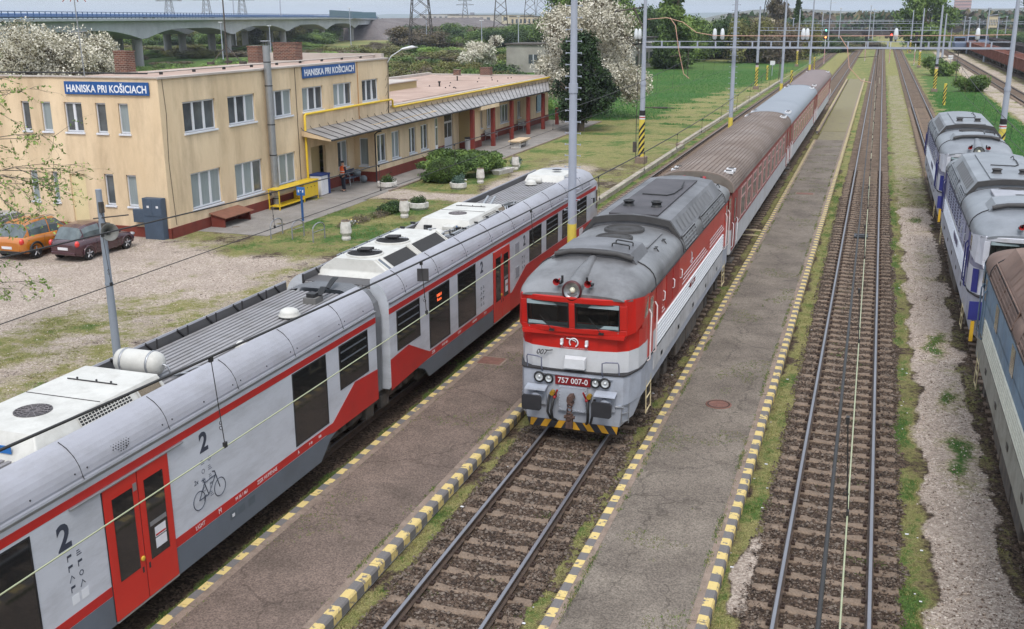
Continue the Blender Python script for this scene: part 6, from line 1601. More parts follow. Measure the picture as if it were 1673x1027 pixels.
urn(566,392,'pale waisted concrete bin nearest the railcar, alone on the lawn'); urn(661,355,'pale waisted concrete bin beside the octagonal planter on the path'); urn(785,299,'pale waisted concrete bin in front of the juniper'); urn(842,277,'farthest pale waisted concrete bin, near the sandy path')
t = thing('trough_planter', 'low rectangular concrete trough lying on the lawn by the juniper', 'planter', at(822,283), .5)
b = MB(); b.loft([[(-.85,-.22,0),(.85,-.22,0),(.85,.22,0),(-.85,.22,0)],[(-.98,-.3,.3),(.98,-.3,.3),(.98,.3,.3),(-.98,.3,.3)],[(-.9,-.24,.3),(.9,-.24,.3),(.9,.24,.3),(-.9,.24,.3)],[(-.88,-.22,.22),(.88,-.22,.22),(.88,.22,.22),(-.88,.22,.22)]],0,closed=True,smooth=False,cap0=True,cap1=True); t.rotation_euler=(0,0,1.35); b.build('trough', m_pc, t)
t = thing('concrete_table', 'low concrete table with tan slab top on the lawn by the wing', 'table', at(849,240), 0)
b = MB(); b.box(-.35,.35,-1.1,-.7,0,.5); b.box(-.35,.35,.7,1.1,0,.5); b.box(-.2,.2,-.7,.7,.15,.3); b.build('table_base', m_pc, t, bevel=.03)
b = MB(); b.box(-.5,.5,-1.35,1.35,.5,.62); b.build('table_top', mat('slab_tan', A(206,180,146), rough=.8, var=.08), t, bevel=.02)
# shrubs
t = thing('juniper', 'wide spreading juniper in front of the station wing', 'shrub', (at(757,285)[0]-.5,at(757,285)[1]+.6,GZ))
r = random.Random(4); bl = []
for k in range(26):
    a = r.uniform(0,6.28); q = r.uniform(.3,1.0)**.7
    bl.append((q*2.7*math.cos(a), q*3.9*math.sin(a), .4+1.05*(1-q)+r.uniform(-.1,.3), r.uniform(.6,1.0), r.uniform(.6,1.1), r.uniform(.25,.4), .25))
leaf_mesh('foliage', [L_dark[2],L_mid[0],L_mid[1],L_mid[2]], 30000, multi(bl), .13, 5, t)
b = MB()
for k in range(8): a = k*.8; b.tube([(0,0,0),(.8*math.cos(a),1.1*math.sin(a),.5),(1.7*math.cos(a),2.4*math.sin(a),.7)], [.08,.05,.02], 5)
b.build('branch', m_bark, t)
t = thing('clipped_bush', 'round clipped box bush edged with white stones', 'shrub', (at(718,300)[0],at(718,300)[1]+.6,GZ))
leaf_mesh('foliage', [L_mid[0],L_mid[1],L_dark[2]], 16000, blob(0,0,.72,.95,1.0,.78,.82,3,.04), .06, 8, t)
b = MB(); b.ball((0,0,.7),.8,12,0,(1.0,1.05,.85)); b.cyl((0,0,0),(0,0,.5),.1,n=8); b.build('inner_twigs', m_bark, t)
b = MB()
for k in range(8): x, y = .9+.25*math.sin(k*2.1), -.95+k*.27; b.ball((x,y,.06), .09, 5, 0, (1.1,1,.7))
b.build('edging_stone', m_pc, t)
t = thing('lawn_shrub', 'small dark green shrub alone on the lawn beside the concrete bin', 'shrub', at(637,348))
leaf_mesh('foliage', L_dark, 5000, multi([(0,0,.25,.55,.9,.35,.3),(.1,.4,.3,.4,.5,.35,.3),(-.1,-.5,.2,.4,.5,.28,.3)]), .06, 9, t)
t = thing('flower_bed', 'bare rose bed with a few white and yellow flowers on the lawn', 'flower bed', at(588,362))
leaf_mesh('stems', L_bare+[L_mid[0]], 3500, multi([(0,0,.12,.5,.9,.2,.1),(.3,1.6,.12,.5,.9,.18,.1),(-.1,-1.2,.1,.4,.8,.15,.1)]), .05, 10, t)
leaf_mesh('flowers', [m_white, mat('flower_yellow', A(226,200,70), rough=.7)], 160, multi([(.2,2.2,.2,.35,.5,.1,.1),(0,-.9,.15,.4,.6,.1,.1)]), .07, 11, t)
# bicycle stands and blue post
m_galv = mat('galvanised', A(150,150,154), rough=.5, metal=.4, var=.1)
for k,(ul,vl,ur,vr,lab) in enumerate(((443,390,462,381,'galvanised bicycle hoop left of the blue sign post'),(478,391,497,385,'galvanised bicycle hoop just right of the blue sign post'),(512,396,531,389,'galvanised bicycle hoop farthest right, nearest the lone bin'))):
    p0, p1 = Vector(at(ul,vl)), Vector(at(ur,vr)); d = p1-p0; d.z = 0
    t = thing('bicycle_hoop', lab, 'bicycle stand', tuple(p0), 0, 'bicycle hoops on the lawn')
    h = .82; L_ = d.length; dx = d.normalized()
    pts = [(0,0,0)]+[tuple(dx*(L_/2-L_/2*math.cos(a))+Vector((0,0,h-.25+.25*math.sin(a)))) for a in [k_*math.pi/8 for k_ in range(9)]]+[tuple(dx*L_)]
    b = MB(); b.tube(pts, .03, 7); b.build('hoop', m_galv, t); b = MB(); b.tube([tuple(dx*.0+Vector((0,0,.45))),tuple(dx*L_+Vector((0,0,.45)))], .018, 6); b.build('crossbar', m_galv, t)
t = thing('sign_post', 'blue post with small blue sign among the bicycle hoops', 'sign', at(495,361))
b = MB(); b.cyl((0,0,0),(0,0,1.55),.06,n=8); b.build('post', mat('post_blue', A(40,84,140), rough=.5), t)
b = MB(); b.box(-.25,.2,-.03,.03,1.3,1.72); pn = b.build('panel', mat('panel_blue', A(50,110,180), rough=.4), t, bevel=.01)
b = MB()
for k in range(3): b.box(-.17+.12*k,-.1+.12*k,-.036,-.03,1.45,1.58)
b.build('panel_mark', m_white, pn)
# bench with bags by the niche, canopy benches, bin
def bench(loc, rz, label, m, L_=1.6, grp='benches along the station wall'):
    t = thing('bench', label, 'bench', loc, rz, grp)
    b = MB()
    for k in range(4): b.box(-L_/2,L_/2,-.2+k*.11,-.11+k*.11,.42,.45)
    b.build('seat', m, t); b = MB()
    for k in range(3): b.box(-L_/2,L_/2,.27,.3,.55+k*.12,.64+k*.12)
    b.build('backrest', m, t)
    for s in (-1,1):
        b = MB(); b.tube([(s*(L_/2-.12),-.2,0),(s*(L_/2-.12),-.18,.42),(s*(L_/2-.12),.25,.42),(s*(L_/2-.12),.3,.9)], .025, 5); b.tube([(s*(L_/2-.12),.25,.42),(s*(L_/2-.12),.3,0)], .025, 5)
        b.tube([(s*(L_/2-.12),-.2,.42),(s*(L_/2-.12),-.2,.66),(s*(L_/2-.12),.28,.68)], .02, 5); b.build('leg', m_alu, t)
    return t
m_bench = mat('bench_slate', A(84,92,112), rough=.6, var=.1); m_bench2 = mat('bench_white', A(190,186,182), rough=.6, var=.1)
bench((-29.85,56.75,GZ+.02), R_(90), 'slate blue bench with grey bags behind the waiting man', m_bench)
bench((-29.8,81.5,GZ+.02), R_(90), 'pale bench under the canopy near the entrance', m_bench2, 1.8); bench((-29.8,90.0,GZ+.02), R_(90), 'pale bench under the far end of the canopy', m_bench2, 1.8)
b = MB(); b.ball((-29.75,57.2,.5),.26,8,0,(1,1,.8)); b.ball((-29.5,57.55,.05),.25,8,0,(1,.8,.9)); tag(b.build('bag', mat('bag_grey', A(120,128,134), rough=.8, var=.2, scale=4)), 'grey bags heaped at the end of the slate blue bench', 'bags')
t = thing('litter_bin', 'white cylindrical bin with dark rim beside the first canopy column', 'bin', (-28.9,74.0,GZ+.02))
b = MB(); b.cyl((0,0,0),(0,0,.95),.3,.32,14); b.build('body', m_white, t); b = MB(); b.cyl((0,0,.95),(0,0,1.05),.34,n=14); b.build('rim', m_rubber, t)
# speaker post in the yard
px, py, pz = at(194,600)
t = thing('speaker_post', 'slender grey post with horn loudspeaker standing in the yard', 'post', (px,py,GZ))
hp = gy(160.5,309,py)
b = MB(); b.tube([(0,0,0),(0,0,2.5)], [.125,.105], 12); b.tube([(0,0,2.5),(0,0,2.56)], .12, 12); b.tube([(0,0,2.56),(0,0,hp.z-GZ)], [.1,.085], 12); b.build('pole', mat('post_grey', A(138,146,158), rough=.6, var=.06), t)
b = MB(); b.lathe([(.05,.0),(.07,.1),(.13,.28),(.24,.42),(.25,.44),(.235,.44),(.12,.3),(.03,.12)], (0,0,0), 18, 0, axis='y', caps=False); b.ball((0,.06,0),.07,8,0); b.cyl((0,.08,0),(0,.3,0),.035,n=8)
M = Matrix.Translation((.12,-.04,4.05)) @ Matrix.Rotation(R_(-125),4,'Z') @ Matrix.Rotation(R_(8),4,'X'); b.xf(M); b.build('loudspeaker', mat('horn_grey', A(112,112,108), rough=.6, var=.15), t)
b = MB(); b.box(.04,.2,-.1,.08,3.9,4.3); b.tube([(-.2,-.1,4.42),(.85,.1,4.55)], .02, 5); b.cbox(.09,-.06,4.75,.1,.12,.3); b.tube([(.14,-.1,4.2),(.22,-.12,4.35),(.1,-.1,4.6)], .012, 4); b.build('bracket', m_under, t)

# ---------------------------------------------------------------- person
def skin_fig(name, joints, edges, radii, m, parent, sub=1, root=0):
    me = bpy.data.meshes.new(name); me.from_pydata([Vector(j) for j in joints], edges, []); me.materials.append(m)
    o = bpy.data.objects.new(name, me); col.objects.link(o); o.parent = parent
    sk = o.modifiers.new('skin','SKIN'); sk.use_smooth_shade = True
    lay = me.skin_vertices[0].data if me.skin_vertices else None
    if lay is None:
        bpy.context.view_layer.update()
    for k, q in enumerate(me.skin_vertices[0].data):
        q.radius = radii[k] if isinstance(radii[k], tuple) else (radii[k], radii[k]); q.use_root = (k == root)
    s2 = o.modifiers.new('sub','SUBSURF'); s2.levels = sub; s2.render_levels = sub
    return o
def person():
    p = at(562,312.5)
    t = thing('person', 'person in orange vest, dark cap and navy trousers standing on the pavement', 'person', p, R_(-35))
    m_skin = mat('skin', A(200,150,124), rough=.6, var=.05); m_navy = mat('cloth_navy', A(38,42,56), rough=.9, var=.15); m_org = mat('vest_orange', A(240,104,48), rough=.7, var=.06); m_ref = mat('reflective', A(220,214,206), rough=.4)
    # x right, facing -y ; the figure looks along its own -y
    J = [(0,0,.96),(0,0,1.12),(0,.01,1.32),(0,.01,1.46),(0,.0,1.56),(0,-.01,1.64),(0,-.015,1.74),
         (.1,0,.92),(.11,-.01,.5),(.115,.02,.1),(.12,-.14,.04),(-.1,0,.92),(-.12,.0,.5),(-.125,.03,.1),(-.13,-.12,.04),
         (.19,.01,1.43),(.25,.05,1.16),(.2,-.02,.95),(.14,-.08,.9),(-.19,.01,1.43),(-.25,.05,1.16),(-.2,-.02,.95),(-.14,-.08,.9)]
    Eg = [(0,1),(1,2),(2,3),(3,4),(4,5),(5,6),(0,7),(7,8),(8,9),(9,10),(0,11),(11,12),(12,13),(13,14),(3,15),(15,16),(16,17),(17,18),(3,19),(19,20),(20,21),(21,22)]
    Rr = [(.16,.11),(.165,.11),(.185,.12),(.13,.09),(.055,.055),(.085,.095),(.075,.085),.09,.062,.045,.04,.09,.062,.045,.04,.065,.048,.036,.03,.065,.048,.036,.03]
    body = skin_fig('body', J, Eg, Rr, m_skin, t, 1)
    def cloth(name, idx, m, add):
        mp = {k:i for i,k in enumerate(idx)}
        return skin_fig(name, [J[k] for k in idx], [(mp[a],mp[c]) for a,c in Eg if a in mp and c in mp], [tuple((v+add) for v in (Rr[k] if isinstance(Rr[k],tuple) else (Rr[k],Rr[k]))) for k in idx], m, t, 1)
    cloth('trousers', [0,7,8,9,11,12,13], m_navy, .018); cloth('jacket', [1,2,3,15,16,17,19,20,21], m_navy, .014)
    b = MB(); b.lathe([(.2,.96),(.21,1.1),(.235,1.3),(.215,1.43),(.1,1.52)], (0,0,0), 14, 0, caps=False); b.v = [(p_[0],p_[1]*.8,p_[2]) for p_ in b.v]
    v = b.build('vest', m_org, t)
    b = MB(); b.lathe([(.21,1.04),(.214,1.09)], (0,0,0), 14, 0, caps=False); b.lathe([(.228,1.18),(.232,1.23)], (0,0,0), 14, 0, caps=False); b.v = [(p_[0],p_[1]*.8,p_[2]) for p_ in b.v]; b.build('reflective_band', m_ref, v)
    b = MB(); b.ball((0,-.01,1.74),.105,9,0,(.9,1,.62)); b.cbox(0,-.11,1.735,.15,.1,.015,0); b.build('cap', m_navy, t)
    for s in (-1,1):
        b = MB(); b.loft([[(s*.125-.05,.07,0),(s*.125+.05,.07,0),(s*.125+.045,.06,.09),(s*.125-.045,.06,.09)],[(s*.125-.05,-.1,0),(s*.125+.05,-.1,0),(s*.125+.04,-.08,.07),(s*.125-.04,-.08,.07)],[(s*.125-.035,-.19,0),(s*.125+.035,-.19,0),(s*.125+.03,-.18,.04),(s*.125-.03,-.18,.04)]],0,closed=True,cap0=True,cap1=True); b.build('shoe', m_rubber, t)
        hx, hy, hz = J[18 if s > 0 else 22]
        h = MB()
        h.ball((hx,hy,hz),.04,6,0,(.8,1,1.1))
        for k in range(4): h.tube([(hx-s*(.0+.0*k),hy-.02+.014*k-.01,hz-.02),(hx-s*.035,hy-.03+.014*k,hz-.06-.004*(k%2))], [.0095,.008], 5)
        h.tube([(hx,hy-.04,hz+.01),(hx-s*.03,hy-.06,hz-.02)], [.01,.008], 5); h.build('hand', m_skin, t)
        b = MB(); b.ball((s*.032,-.1,1.665),.009,5,0); b.build('eye', m_rubber, t); b = MB(); b.ball((s*.083,-.01,1.655),.02,5,0,(.5,.8,1.3)); b.build('ear', m_skin, t)
    b = MB(); b.ball((0,-.108,1.645),.014,5,0,(.8,1.2,1.2)); b.build('nose', m_skin, t); b = MB(); b.cbox(0,-.098,1.615,.04,.008,.008); b.build('mouth', mat('lips', A(150,90,80), rough=.6), t)
    return t
person()

# ---------------------------------------------------------------- cars in the yard
m_tyre = mat('tyre', A(40,38,38), rough=.9, var=.2); m_rimc = mat('wheel_rim', A(190,190,194), rough=.3, metal=.6, var=.05); m_cgl = mat('car_glass', (.05,.065,.07), rough=.05, spec=1, c2=(.12,.15,.155), scale=1.5)
m_tail = mat('tail_lamp', A(214,50,44), rough=.25, var=.15, coat=.5)
def make_car(label, loc, rz, paint, L=3.65, W=1.66, H=1.5, wb=2.3, wr=.29, estate=False, suv=False, roofm=None):
    """rear at y=0, front at y=L; right side +x"""
    t = thing('parked_car', label, 'car', loc, rz, 'cars parked in the yard by the station')
    gz0 = .2 if not suv else .28
    belt = H*.6; y1 = L
    # lower body: sections along y: (half width, bottom, shoulder z, half width at shoulder)
    S_ = [(0.0,.60,.36,belt*.80),(.06,.74,gz0+.06,belt*.95),(.3,.80,gz0,belt*1.02),(.9,.83,gz0,belt*1.04),(L*.55,.83,gz0,belt*.99),(L*.72,.83,gz0,belt*.95),(L*.86,.81,gz0,belt*.84),(L*.96,.76,gz0+.05,belt*.70),(L,.62,gz0+.14,belt*.52)]
    k = W/1.66
    secs = []
    for (y,hw,zb,zs) in S_:
        hw *= k
        h = [(hw*.93,zb),(hw,zb+.14),(hw*1.0,(zb+zs)/2+.04),(hw*.97,zs-.07),(hw*.88,zs)]
        secs.append([(x,y,z) for x,z in h]+[(0,y,zs+.025)]+[(-x,y,z) for x,z in reversed(h)]+[(0,y,zb)])
    b = MB(); b.loft(secs, 0, closed=True, smooth=True, cap0=True, cap1=True); b.build('body', paint, t)
    # greenhouse
    rt = L*.06 if not estate else L*.03
    G_ = [(rt,.66,belt*.98,.0),(rt+.28 if not estate else rt+.16,.70,belt*1.0,H-.10),(L*.24,.72,belt*1.02,H-.02),(L*.42,.72,belt*1.0,H),(L*.56,.71,belt*.98,H-.05),(L*.74,.66,belt*.93,.0)]
    gs = []
    for (y,hw,zb,zr) in G_:
        hw *= k; zr = zr or zb+.03; tw = hw*.80 if zr > zb+.1 else hw*.95
        gs.append([(hw,y,zb),(hw*.93,y,zb+(zr-zb)*.5),(tw,y,max(zb+.01,zr-.06)),(tw*.8,y,zr),(0,y,zr+.015),(-tw*.8,y,zr),(-tw,y,max(zb+.01,zr-.06)),(-hw*.93,y,zb+(zr-zb)*.5),(-hw,y,zb)])
    b = MB(); n_ = 9
    for i in range(len(gs)-1):
        for j in range(8):
            roofp = j in (3,4) or (j in (2,5))
            mi = 1 if (i in (0,4)) else (0 if roofp else 1)
            if i in (0,4) and j in (0,7): mi = 0
            b.add([gs[i][j],gs[i][j+1],gs[i+1][j+1],gs[i+1][j]],[(0,1,2,3)],mi,True)
    b.build('cabin', [roofm or paint, m_cgl], t)
    b = MB()
    for s in (-1,1):
        for (i,) in ((1,),(2,),(3,),(4,)):
            p = gs[i]; q = p[:3] if s > 0 else p[-1:-4:-1]
            if i in (1,3): b.tube([(x*1.005,y,z) for x,y,z in q], .028, 5)
        b.tube([(s*.83*k*.97,.35,belt*.72),(s*.83*k*1.0,L*.7,belt*.68)], .012, 4)
    b.build('pillar', paint, t)
    for y in (L*.17 if L < 4 else L*.18, L*.17+wb):
        for s in (-1,1):
            xo = s*W*.5
            b = MB(); b.lathe([(wr*.6,-.09),(wr,-.08),(wr,.06),(wr*.72,.09),(wr*.7,.05)], (xo-s*.09,y,wr) , 22, 0, axis='x'); w = b.build('tyre', m_tyre, t)
            b = MB(); b.lathe([(wr*.7,0),(wr*.68,.012*s),(wr*.6,-.03*s),(.001,-.03*s)], (xo-s*.005,y,wr), 22, 1, axis='x', caps=False)
            for q in range(5):
                a = q*1.2566+.3; b.tube([(xo-s*.012,y+.04*math.cos(a),wr+.04*math.sin(a)),(xo-s*.008,y+wr*.64*math.cos(a),wr+wr*.64*math.sin(a))], [.035,.028], 5)
            b.build('rim', [m_rimc, m_line], w)
            b = MB(); b.tube([(xo*1.0,y+(wr+.05)*math.cos(a),wr+(wr+.05)*math.sin(a)) for a in [q*math.pi/10 for q in range(11)]], .03 if not suv else .05, 5); b.build('wheel_arch', m_rubber if suv else paint, t)
    for s in (-1,1):
        b = MB(); b.ball((s*.68*k,.10,belt*.86),.13,7,0,(.7,.9,1.1)); b.build('tail_light', m_tail, t)
        b = MB(); b.ball((s*.66*k,L-.16,belt*.66),.14,7,0,(.9,1.2,.6)); b.build('headlight', m_rimc, t)
        b = MB(); b.ball((s*.92*k,L*.66,belt*1.06),.1,6,0,(1,.6,.7)); b.tube([(s*.8*k,L*.66,belt*1.02),(s*.9*k,L*.66,belt*1.05)], .02, 4); b.build('mirror', paint, t)
        b = MB(); b.tube([(s*.835*k,L*.44,belt*.83),(s*.85*k,L*.47,belt*.84),(s*.835*k,L*.50,belt*.83)], .014, 5); b.build('door_handle', m_rimc if suv else paint, t)
        b = MB(); b.tube([(s*.832*k,L*.31,belt*1.0),(s*.84*k,L*.30,gz0+.2)], .006, 4); b.tube([(s*.832*k,L*.62,belt*.97),(s*.84*k,L*.66,gz0+.2)], .006, 4); b.build('door_seam', m_line, t)
    b = MB(); b.box(-.26,.26,-.02,.03,.50,.61); b.build('rear_plate', m_white, t)
    b = MB(); b.loft([[(-.62*k,.0,.28),(.62*k,.0,.28),(.62*k,.0,.42),(-.62*k,.0,.42)],[(-.6*k,-.045,.31),(.6*k,-.045,.31),(.6*k,-.045,.40),(-.6*k,-.045,.40)]],0,closed=True,smooth=False,cap1=True); b.build('rear_bumper', m_rubber if suv else paint, t)
    if suv:
        for s in (-1,1): b = MB(); b.tube([(s*.6*k,.5,H+.0),(s*.58*k,.8,H+.05),(s*.56*k,L*.5,H+.05),(s*.56*k,L*.56,H-.02)], .018, 5); b.build('roof_rail', m_alu, t)
    return t
m_pl = mat('paint_plum', A(70,38,46), rough=.25, var=.08, coat=.6, spec=.6); m_or = mat('paint_copper', A(186,110,30), rough=.25, var=.06, coat=.6, spec=.6)
m_si = mat('paint_silver', A(176,180,184), rough=.3, var=.05, coat=.4, metal=.2)
make_car('dark plum hatchback with red tail lights parked beside the station corner', (-31.72,34.25,GZ), R_(-1), m_pl, 3.65, 1.66, 1.47, 2.35, .29)
make_car('copper orange crossover with roof rails left of the plum hatchback', (-34.15,33.7,GZ), R_(1), m_or, 4.1, 1.75, 1.58, 2.55, .33, suv=True)
make_car('silver hatchback left of the copper orange crossover', (-36.95,34.6,GZ), R_(0), m_si, 4.1, 1.72, 1.5, 2.5, .31, estate=True)
make_car('white car with red roof patch parked nearest the station end wall', (-39.6,35.3,GZ), R_(2), m_white, 4.0, 1.72, 1.48, 2.5, .31)
# ---------------------------------------------------------------- overhead line
m_pole = mat('mast_grey', A(166,172,186), rough=.55, var=.06, scale=1, dirt=A(140,142,148), dirt_amt=.3)
m_wire = mat('wire_dark', A(44,42,42), rough=.6, var=.1); m_wirel = mat('wire_pale', A(176,180,146), rough=.4, metal=.2, var=.05)
m_yb_y = mat('band_yellow', A(222,200,84), rough=.7, var=.1); m_yb_k = mat('band_black', A(36,36,38), rough=.8, var=.2); m_ins = mat('insulator_white', A(216,220,224), rough=.3, var=.05)
def stripes_on(b, r, z0, z1, n=8, mi=1, twist=1.4):
    """helical warning stripes round a mast"""
    per = (z1-z0)/n
    for k in range(n):
        zz = z0+k*per
        secs = []
        for q in range(13):
            a = 2*math.pi*q/12; dz = per*.5*math.cos(a)*twist
            secs.append([(r*math.cos(a),r*math.sin(a),zz+dz+per*.12),(r*math.cos(a),r*math.sin(a),zz+dz+per*.62)])
        b.loft(secs, mi)
def mast(label, x, y, h=11, z0=GZ, style='stripes', grp='overhead line masts', r0=.15, rungs=True, foot=True):
    t = thing('overhead_line_mast', label, 'mast', (x,y,z0), 0, grp)
    b = MB(); b.tube([(0,0,0),(0,0,h*.48)], [r0,r0*.86], 12); b.tube([(0,0,h*.48),(0,0,h*.5)], r0*1.0, 12); b.tube([(0,0,h*.5),(0,0,h)], [r0*.8,r0*.55], 12); b.build('mast_tube', m_pole, t)
    if rungs:
        b = MB(); z = 3.4
        while z < h-.3:
            b.cyl((-.26,0,z),(.26,0,z),.014,n=5)
            for s in (-1,1): b.cyl((s*.25,0,z-.03),(s*.25,0,z+.03),.018,n=5)
            z += .36
        b.build('step_iron', m_pole, t)
    b = MB()
    if style == 'ring':
        b.tube([(0,0,2.2),(0,0,2.95)], r0*1.03, 12, 0); b.tube([(0,0,1.2),(0,0,2.2)], r0*1.04, 12, 1); stripes_on(b, r0*1.06, 1.9, 2.4, 1, 0)
    else:
        b.tube([(0,0,.35),(0,0,3.0)], r0*1.02, 12, 0); stripes_on(b, r0*1.05, .5, 2.7, 5, 1)
        b.tube([(0,0,3.0),(0,0,3.25)], r0*1.04, 12, 2); b.tube([(0,0,3.1),(0,0,3.17)], r0*1.06, 12, 3); b.tube([(0,0,3.25),(0,0,3.6)], r0*1.05, 12, 1)
    b.build('warning_band', [m_yb_y, m_yb_k, m_white, m_red], t)
    if foot: b = MB(); b.cbox(0,0,.18,.75,.75,.55); b.build('footing', m_kerb, t, bevel=.05)
    return t
mast('grey mast on the reddish platform crossing in front of the railcar cab', -9.2, 32.8, 15, .05, 'ring', foot=False)
mast('grey mast on the reddish platform behind the first coach', -9.2, 72.2, 14.5, .05, 'ring', foot=False)
mast('grey mast on the reddish platform behind the middle coach', -9.2, 110.5, 12.6, .05, 'ring', foot=False, rungs=False)
mast('grey mast at the end of the reddish platform beyond the last coach', -9.2, 154.8, 13.5, .05, 'ring', foot=False, rungs=False)
def gantry(y, xl, xr, zb, label, detail=True, masts=True, hh=11):
    t = thing('overhead_gantry', label, 'gantry', ((xl+xr)/2,y,GZ), 0, 'overhead line gantries spanning the tracks')
    W_ = (xr-xl)/2; z = zb-GZ
    k_ = 1 if detail else .65; b = MB(); b.cbox(0,0,z,2*W_,.16*k_,.12*k_); b.cbox(0,0,z+.38,2*W_,.05*k_,.045*k_); n = int(2*W_/1.18)
    for k in range(n+1): b.cbox(-W_+k*2*W_/n,0,z+.2,.09*k_,.08*k_,.36)
    b.build('beam', m_pole, t)
    if detail:
        for x in (-6.9+.76,-6.4-1+.76,-11.9,-1,4.6,9.3):
            for q in ((0,.25) if x in (-11.9,-1) else (0,)):
                b = MB(); b.cyl((x+q,0,z+.4),(x+q,0,z+.5),.05,n=8,mi=1); b.lathe([(.07,0),(.13,.06),(.14,.35),(.1,.62),(.05,.7)],(x+q,0,z+.5),12,0); b.build('insulator', [m_ins, m_under], t)
        for cx_ in (TRK['T1'],TRK['T2'],TRK['T3'],TRK['T4']):
            x = cx_-(xl+xr)/2; b = MB()
            b.tube([(x,0,z-.1),(x,0,z-.45)], .03, 6); b.tube([(x-1.2,0,z-.6),(x,0,z-.5),(x,0,5.8)], .025, 6); b.build('wire_bracket', m_under, t)
    if masts:
        mast('striped-foot mast carrying the left end of the '+('nearest gantry' if detail else 'gantry at %d metres' % y if 0 else 'second gantry' if y < 180 else 'third gantry' if y < 260 else 'farthest gantry'), xl, y, hh, GZ, grp='striped masts holding up the gantries', r0=.2, rungs=False)
        mast('striped-foot mast carrying the right end of the '+('nearest gantry' if detail else 'second gantry' if y < 180 else 'third gantry' if y < 260 else 'farthest gantry'), xr, y, hh, GZ, grp='striped masts holding up the gantries', r0=.2, rungs=False)
    return t
gantry(71.4, -15.1, 7.55, 7.6, 'nearest gantry beam with upright white insulators above the coaches')
gantry(150, -15.9, 7.1, 7.65, 'second gantry beam seen just above the nearest one', False)
gantry(220, -15.6, 7.2, 8.0, 'third gantry beam far down the tracks', False)
gantry(305, -15.6, 7.4, 8.0, 'farthest gantry beam before the wagons in the yard', False)
b = MB(); P0 = Vector((-15.1,71.3,10.0))
hose = [(-14.9,71.3,9.4),(-13.6,71.3,9.5),(-12.5,71.2,9.2),(-11.6,71.2,8.55),(-10.4,71.2,8.35),(-7,71.2,8.33),(-3,71.2,8.33),(3,71.2,8.35),(7.4,71.3,8.4)]
b.tube(hose, .022, 5); b.tube([(-13.4,71.3,9.5),(-13.0,71.2,9.0),(-12.7,71.1,7.4),(-12.3,71.0,5.9),(-11.9,70.9,5.6)], .024, 5); b.tube([(-2.5,71.2,8.3),(-2.0,71.1,7.6),(-1.8,71,6.4),(-1.0,70.9,5.6),(-.4,70.8,5.5)], .024, 5)
tag(b.build('slack_cable', mat('cable_salmon', A(206,160,140), rough=.6, var=.08)), 'salmon coloured slack cable hanging along the nearest gantry', 'cable')
b = MB(); b.tube([(-15.1,71.4,8.6),(-15.9,71.4,10.2)], .06, 6); b.tube([(-15.5,71.4,-.2),(-15.5,71.4,8.2)], .025, 5); b.cbox(-15.55,71.3,.9,.22,.3,.7); b.tube([(-15.1,71.4,10.2),(-17.2,71.4,9.9)], .05, 5); b.tube([(-15.1,71.4,3.6),(-12.9,71.4,3.6)], .03, 5); b.cyl((-14.4,71.4,3.6),(-13.4,71.4,3.6),.06,n=8)
tag(b.build('tensioning_gear', m_under), 'weights and stays hung on the left mast of the nearest gantry', 'tensioner')
ys_sup = [-3.5, 71.4, 150, 220, 305]
for (tn, cx_, lab, hcont) in (('T1',TRK['T1'],'dark overhead wire pair over the first track with hanging droppers',5.25),('T2',TRK['T2'],'pale contact wire and dark carrier over the red locomotive',5.35),('T3',0,'pale contact wire and dark carrier above the empty centre track',5.4),('T4',TRK['T4'],'wire pair above the blue locomotives',5.4)):
    t = thing('overhead_wire', lab, 'overhead wire', (cx_,0,0), 0, 'overhead wires along the tracks')
    c = MB(); m_ = MB(); d = MB()
    for a, e in zip(ys_sup[:-1], ys_sup[1:]):
        L_ = e-a; n = 14; pts = []
        for k in range(n+1):
            u = k/n; zm = 5.85+1.0*(2*u-1)**2+(.1 if tn == 'T3' else 0); pts.append((-.04-.003*min(a+u*L_,90) if tn == 'T3' else 0, a+u*L_, zm))
        m_.tube(pts, .012 if a > 60 else .014, 5)
        st = (.12 if a < 0 else -.12) if tn != 'T3' else .1
        c.tube([(st,a,hcont),(-st,e,hcont)], .008, 5)
        yy = a+(1.45 if tn == 'T2' else 7.0)
        while yy < e and a < 100:
            u = (yy-a)/L_; zm = 5.85+1.0*(2*u-1)**2; x = st*(1-2*u)
            d = MB(); d.tube([(0,yy,zm),(x,yy,hcont)], .006, 4)
            if a < 20:
                d.cbox(0,yy,zm-.02,.03,.05,.06); d.cbox(x,yy,hcont+.02,.025,.05,.06)
                for q in range(2): d.lathe([(.018,-.004),(.024,0),(.018,.004)],(x*.6,yy,hcont+.2+q*.06),8,0,axis='x' if q else 'y',caps=False)
            d.build('dropper', m_wire, t); yy += 5.25
    m_.build('carrier_wire', m_wire, t); c.build('contact_wire', m_wirel if tn in ('T2','T3') else m_wire, t)
b = MB(); g_ = gy(690,453,15.0); b.cbox(0,0,0,.17,.02,.19)
q = b.build('wire_plate', mat('plate_slate', A(66,64,66), rough=.7, var=.15)); q.location = (TRK['T2'],13.75,5.93); q.rotation_euler = (0,0,R_(20)); tag(q, 'small square slate plate hung from the wire above the railcar', 'plate')

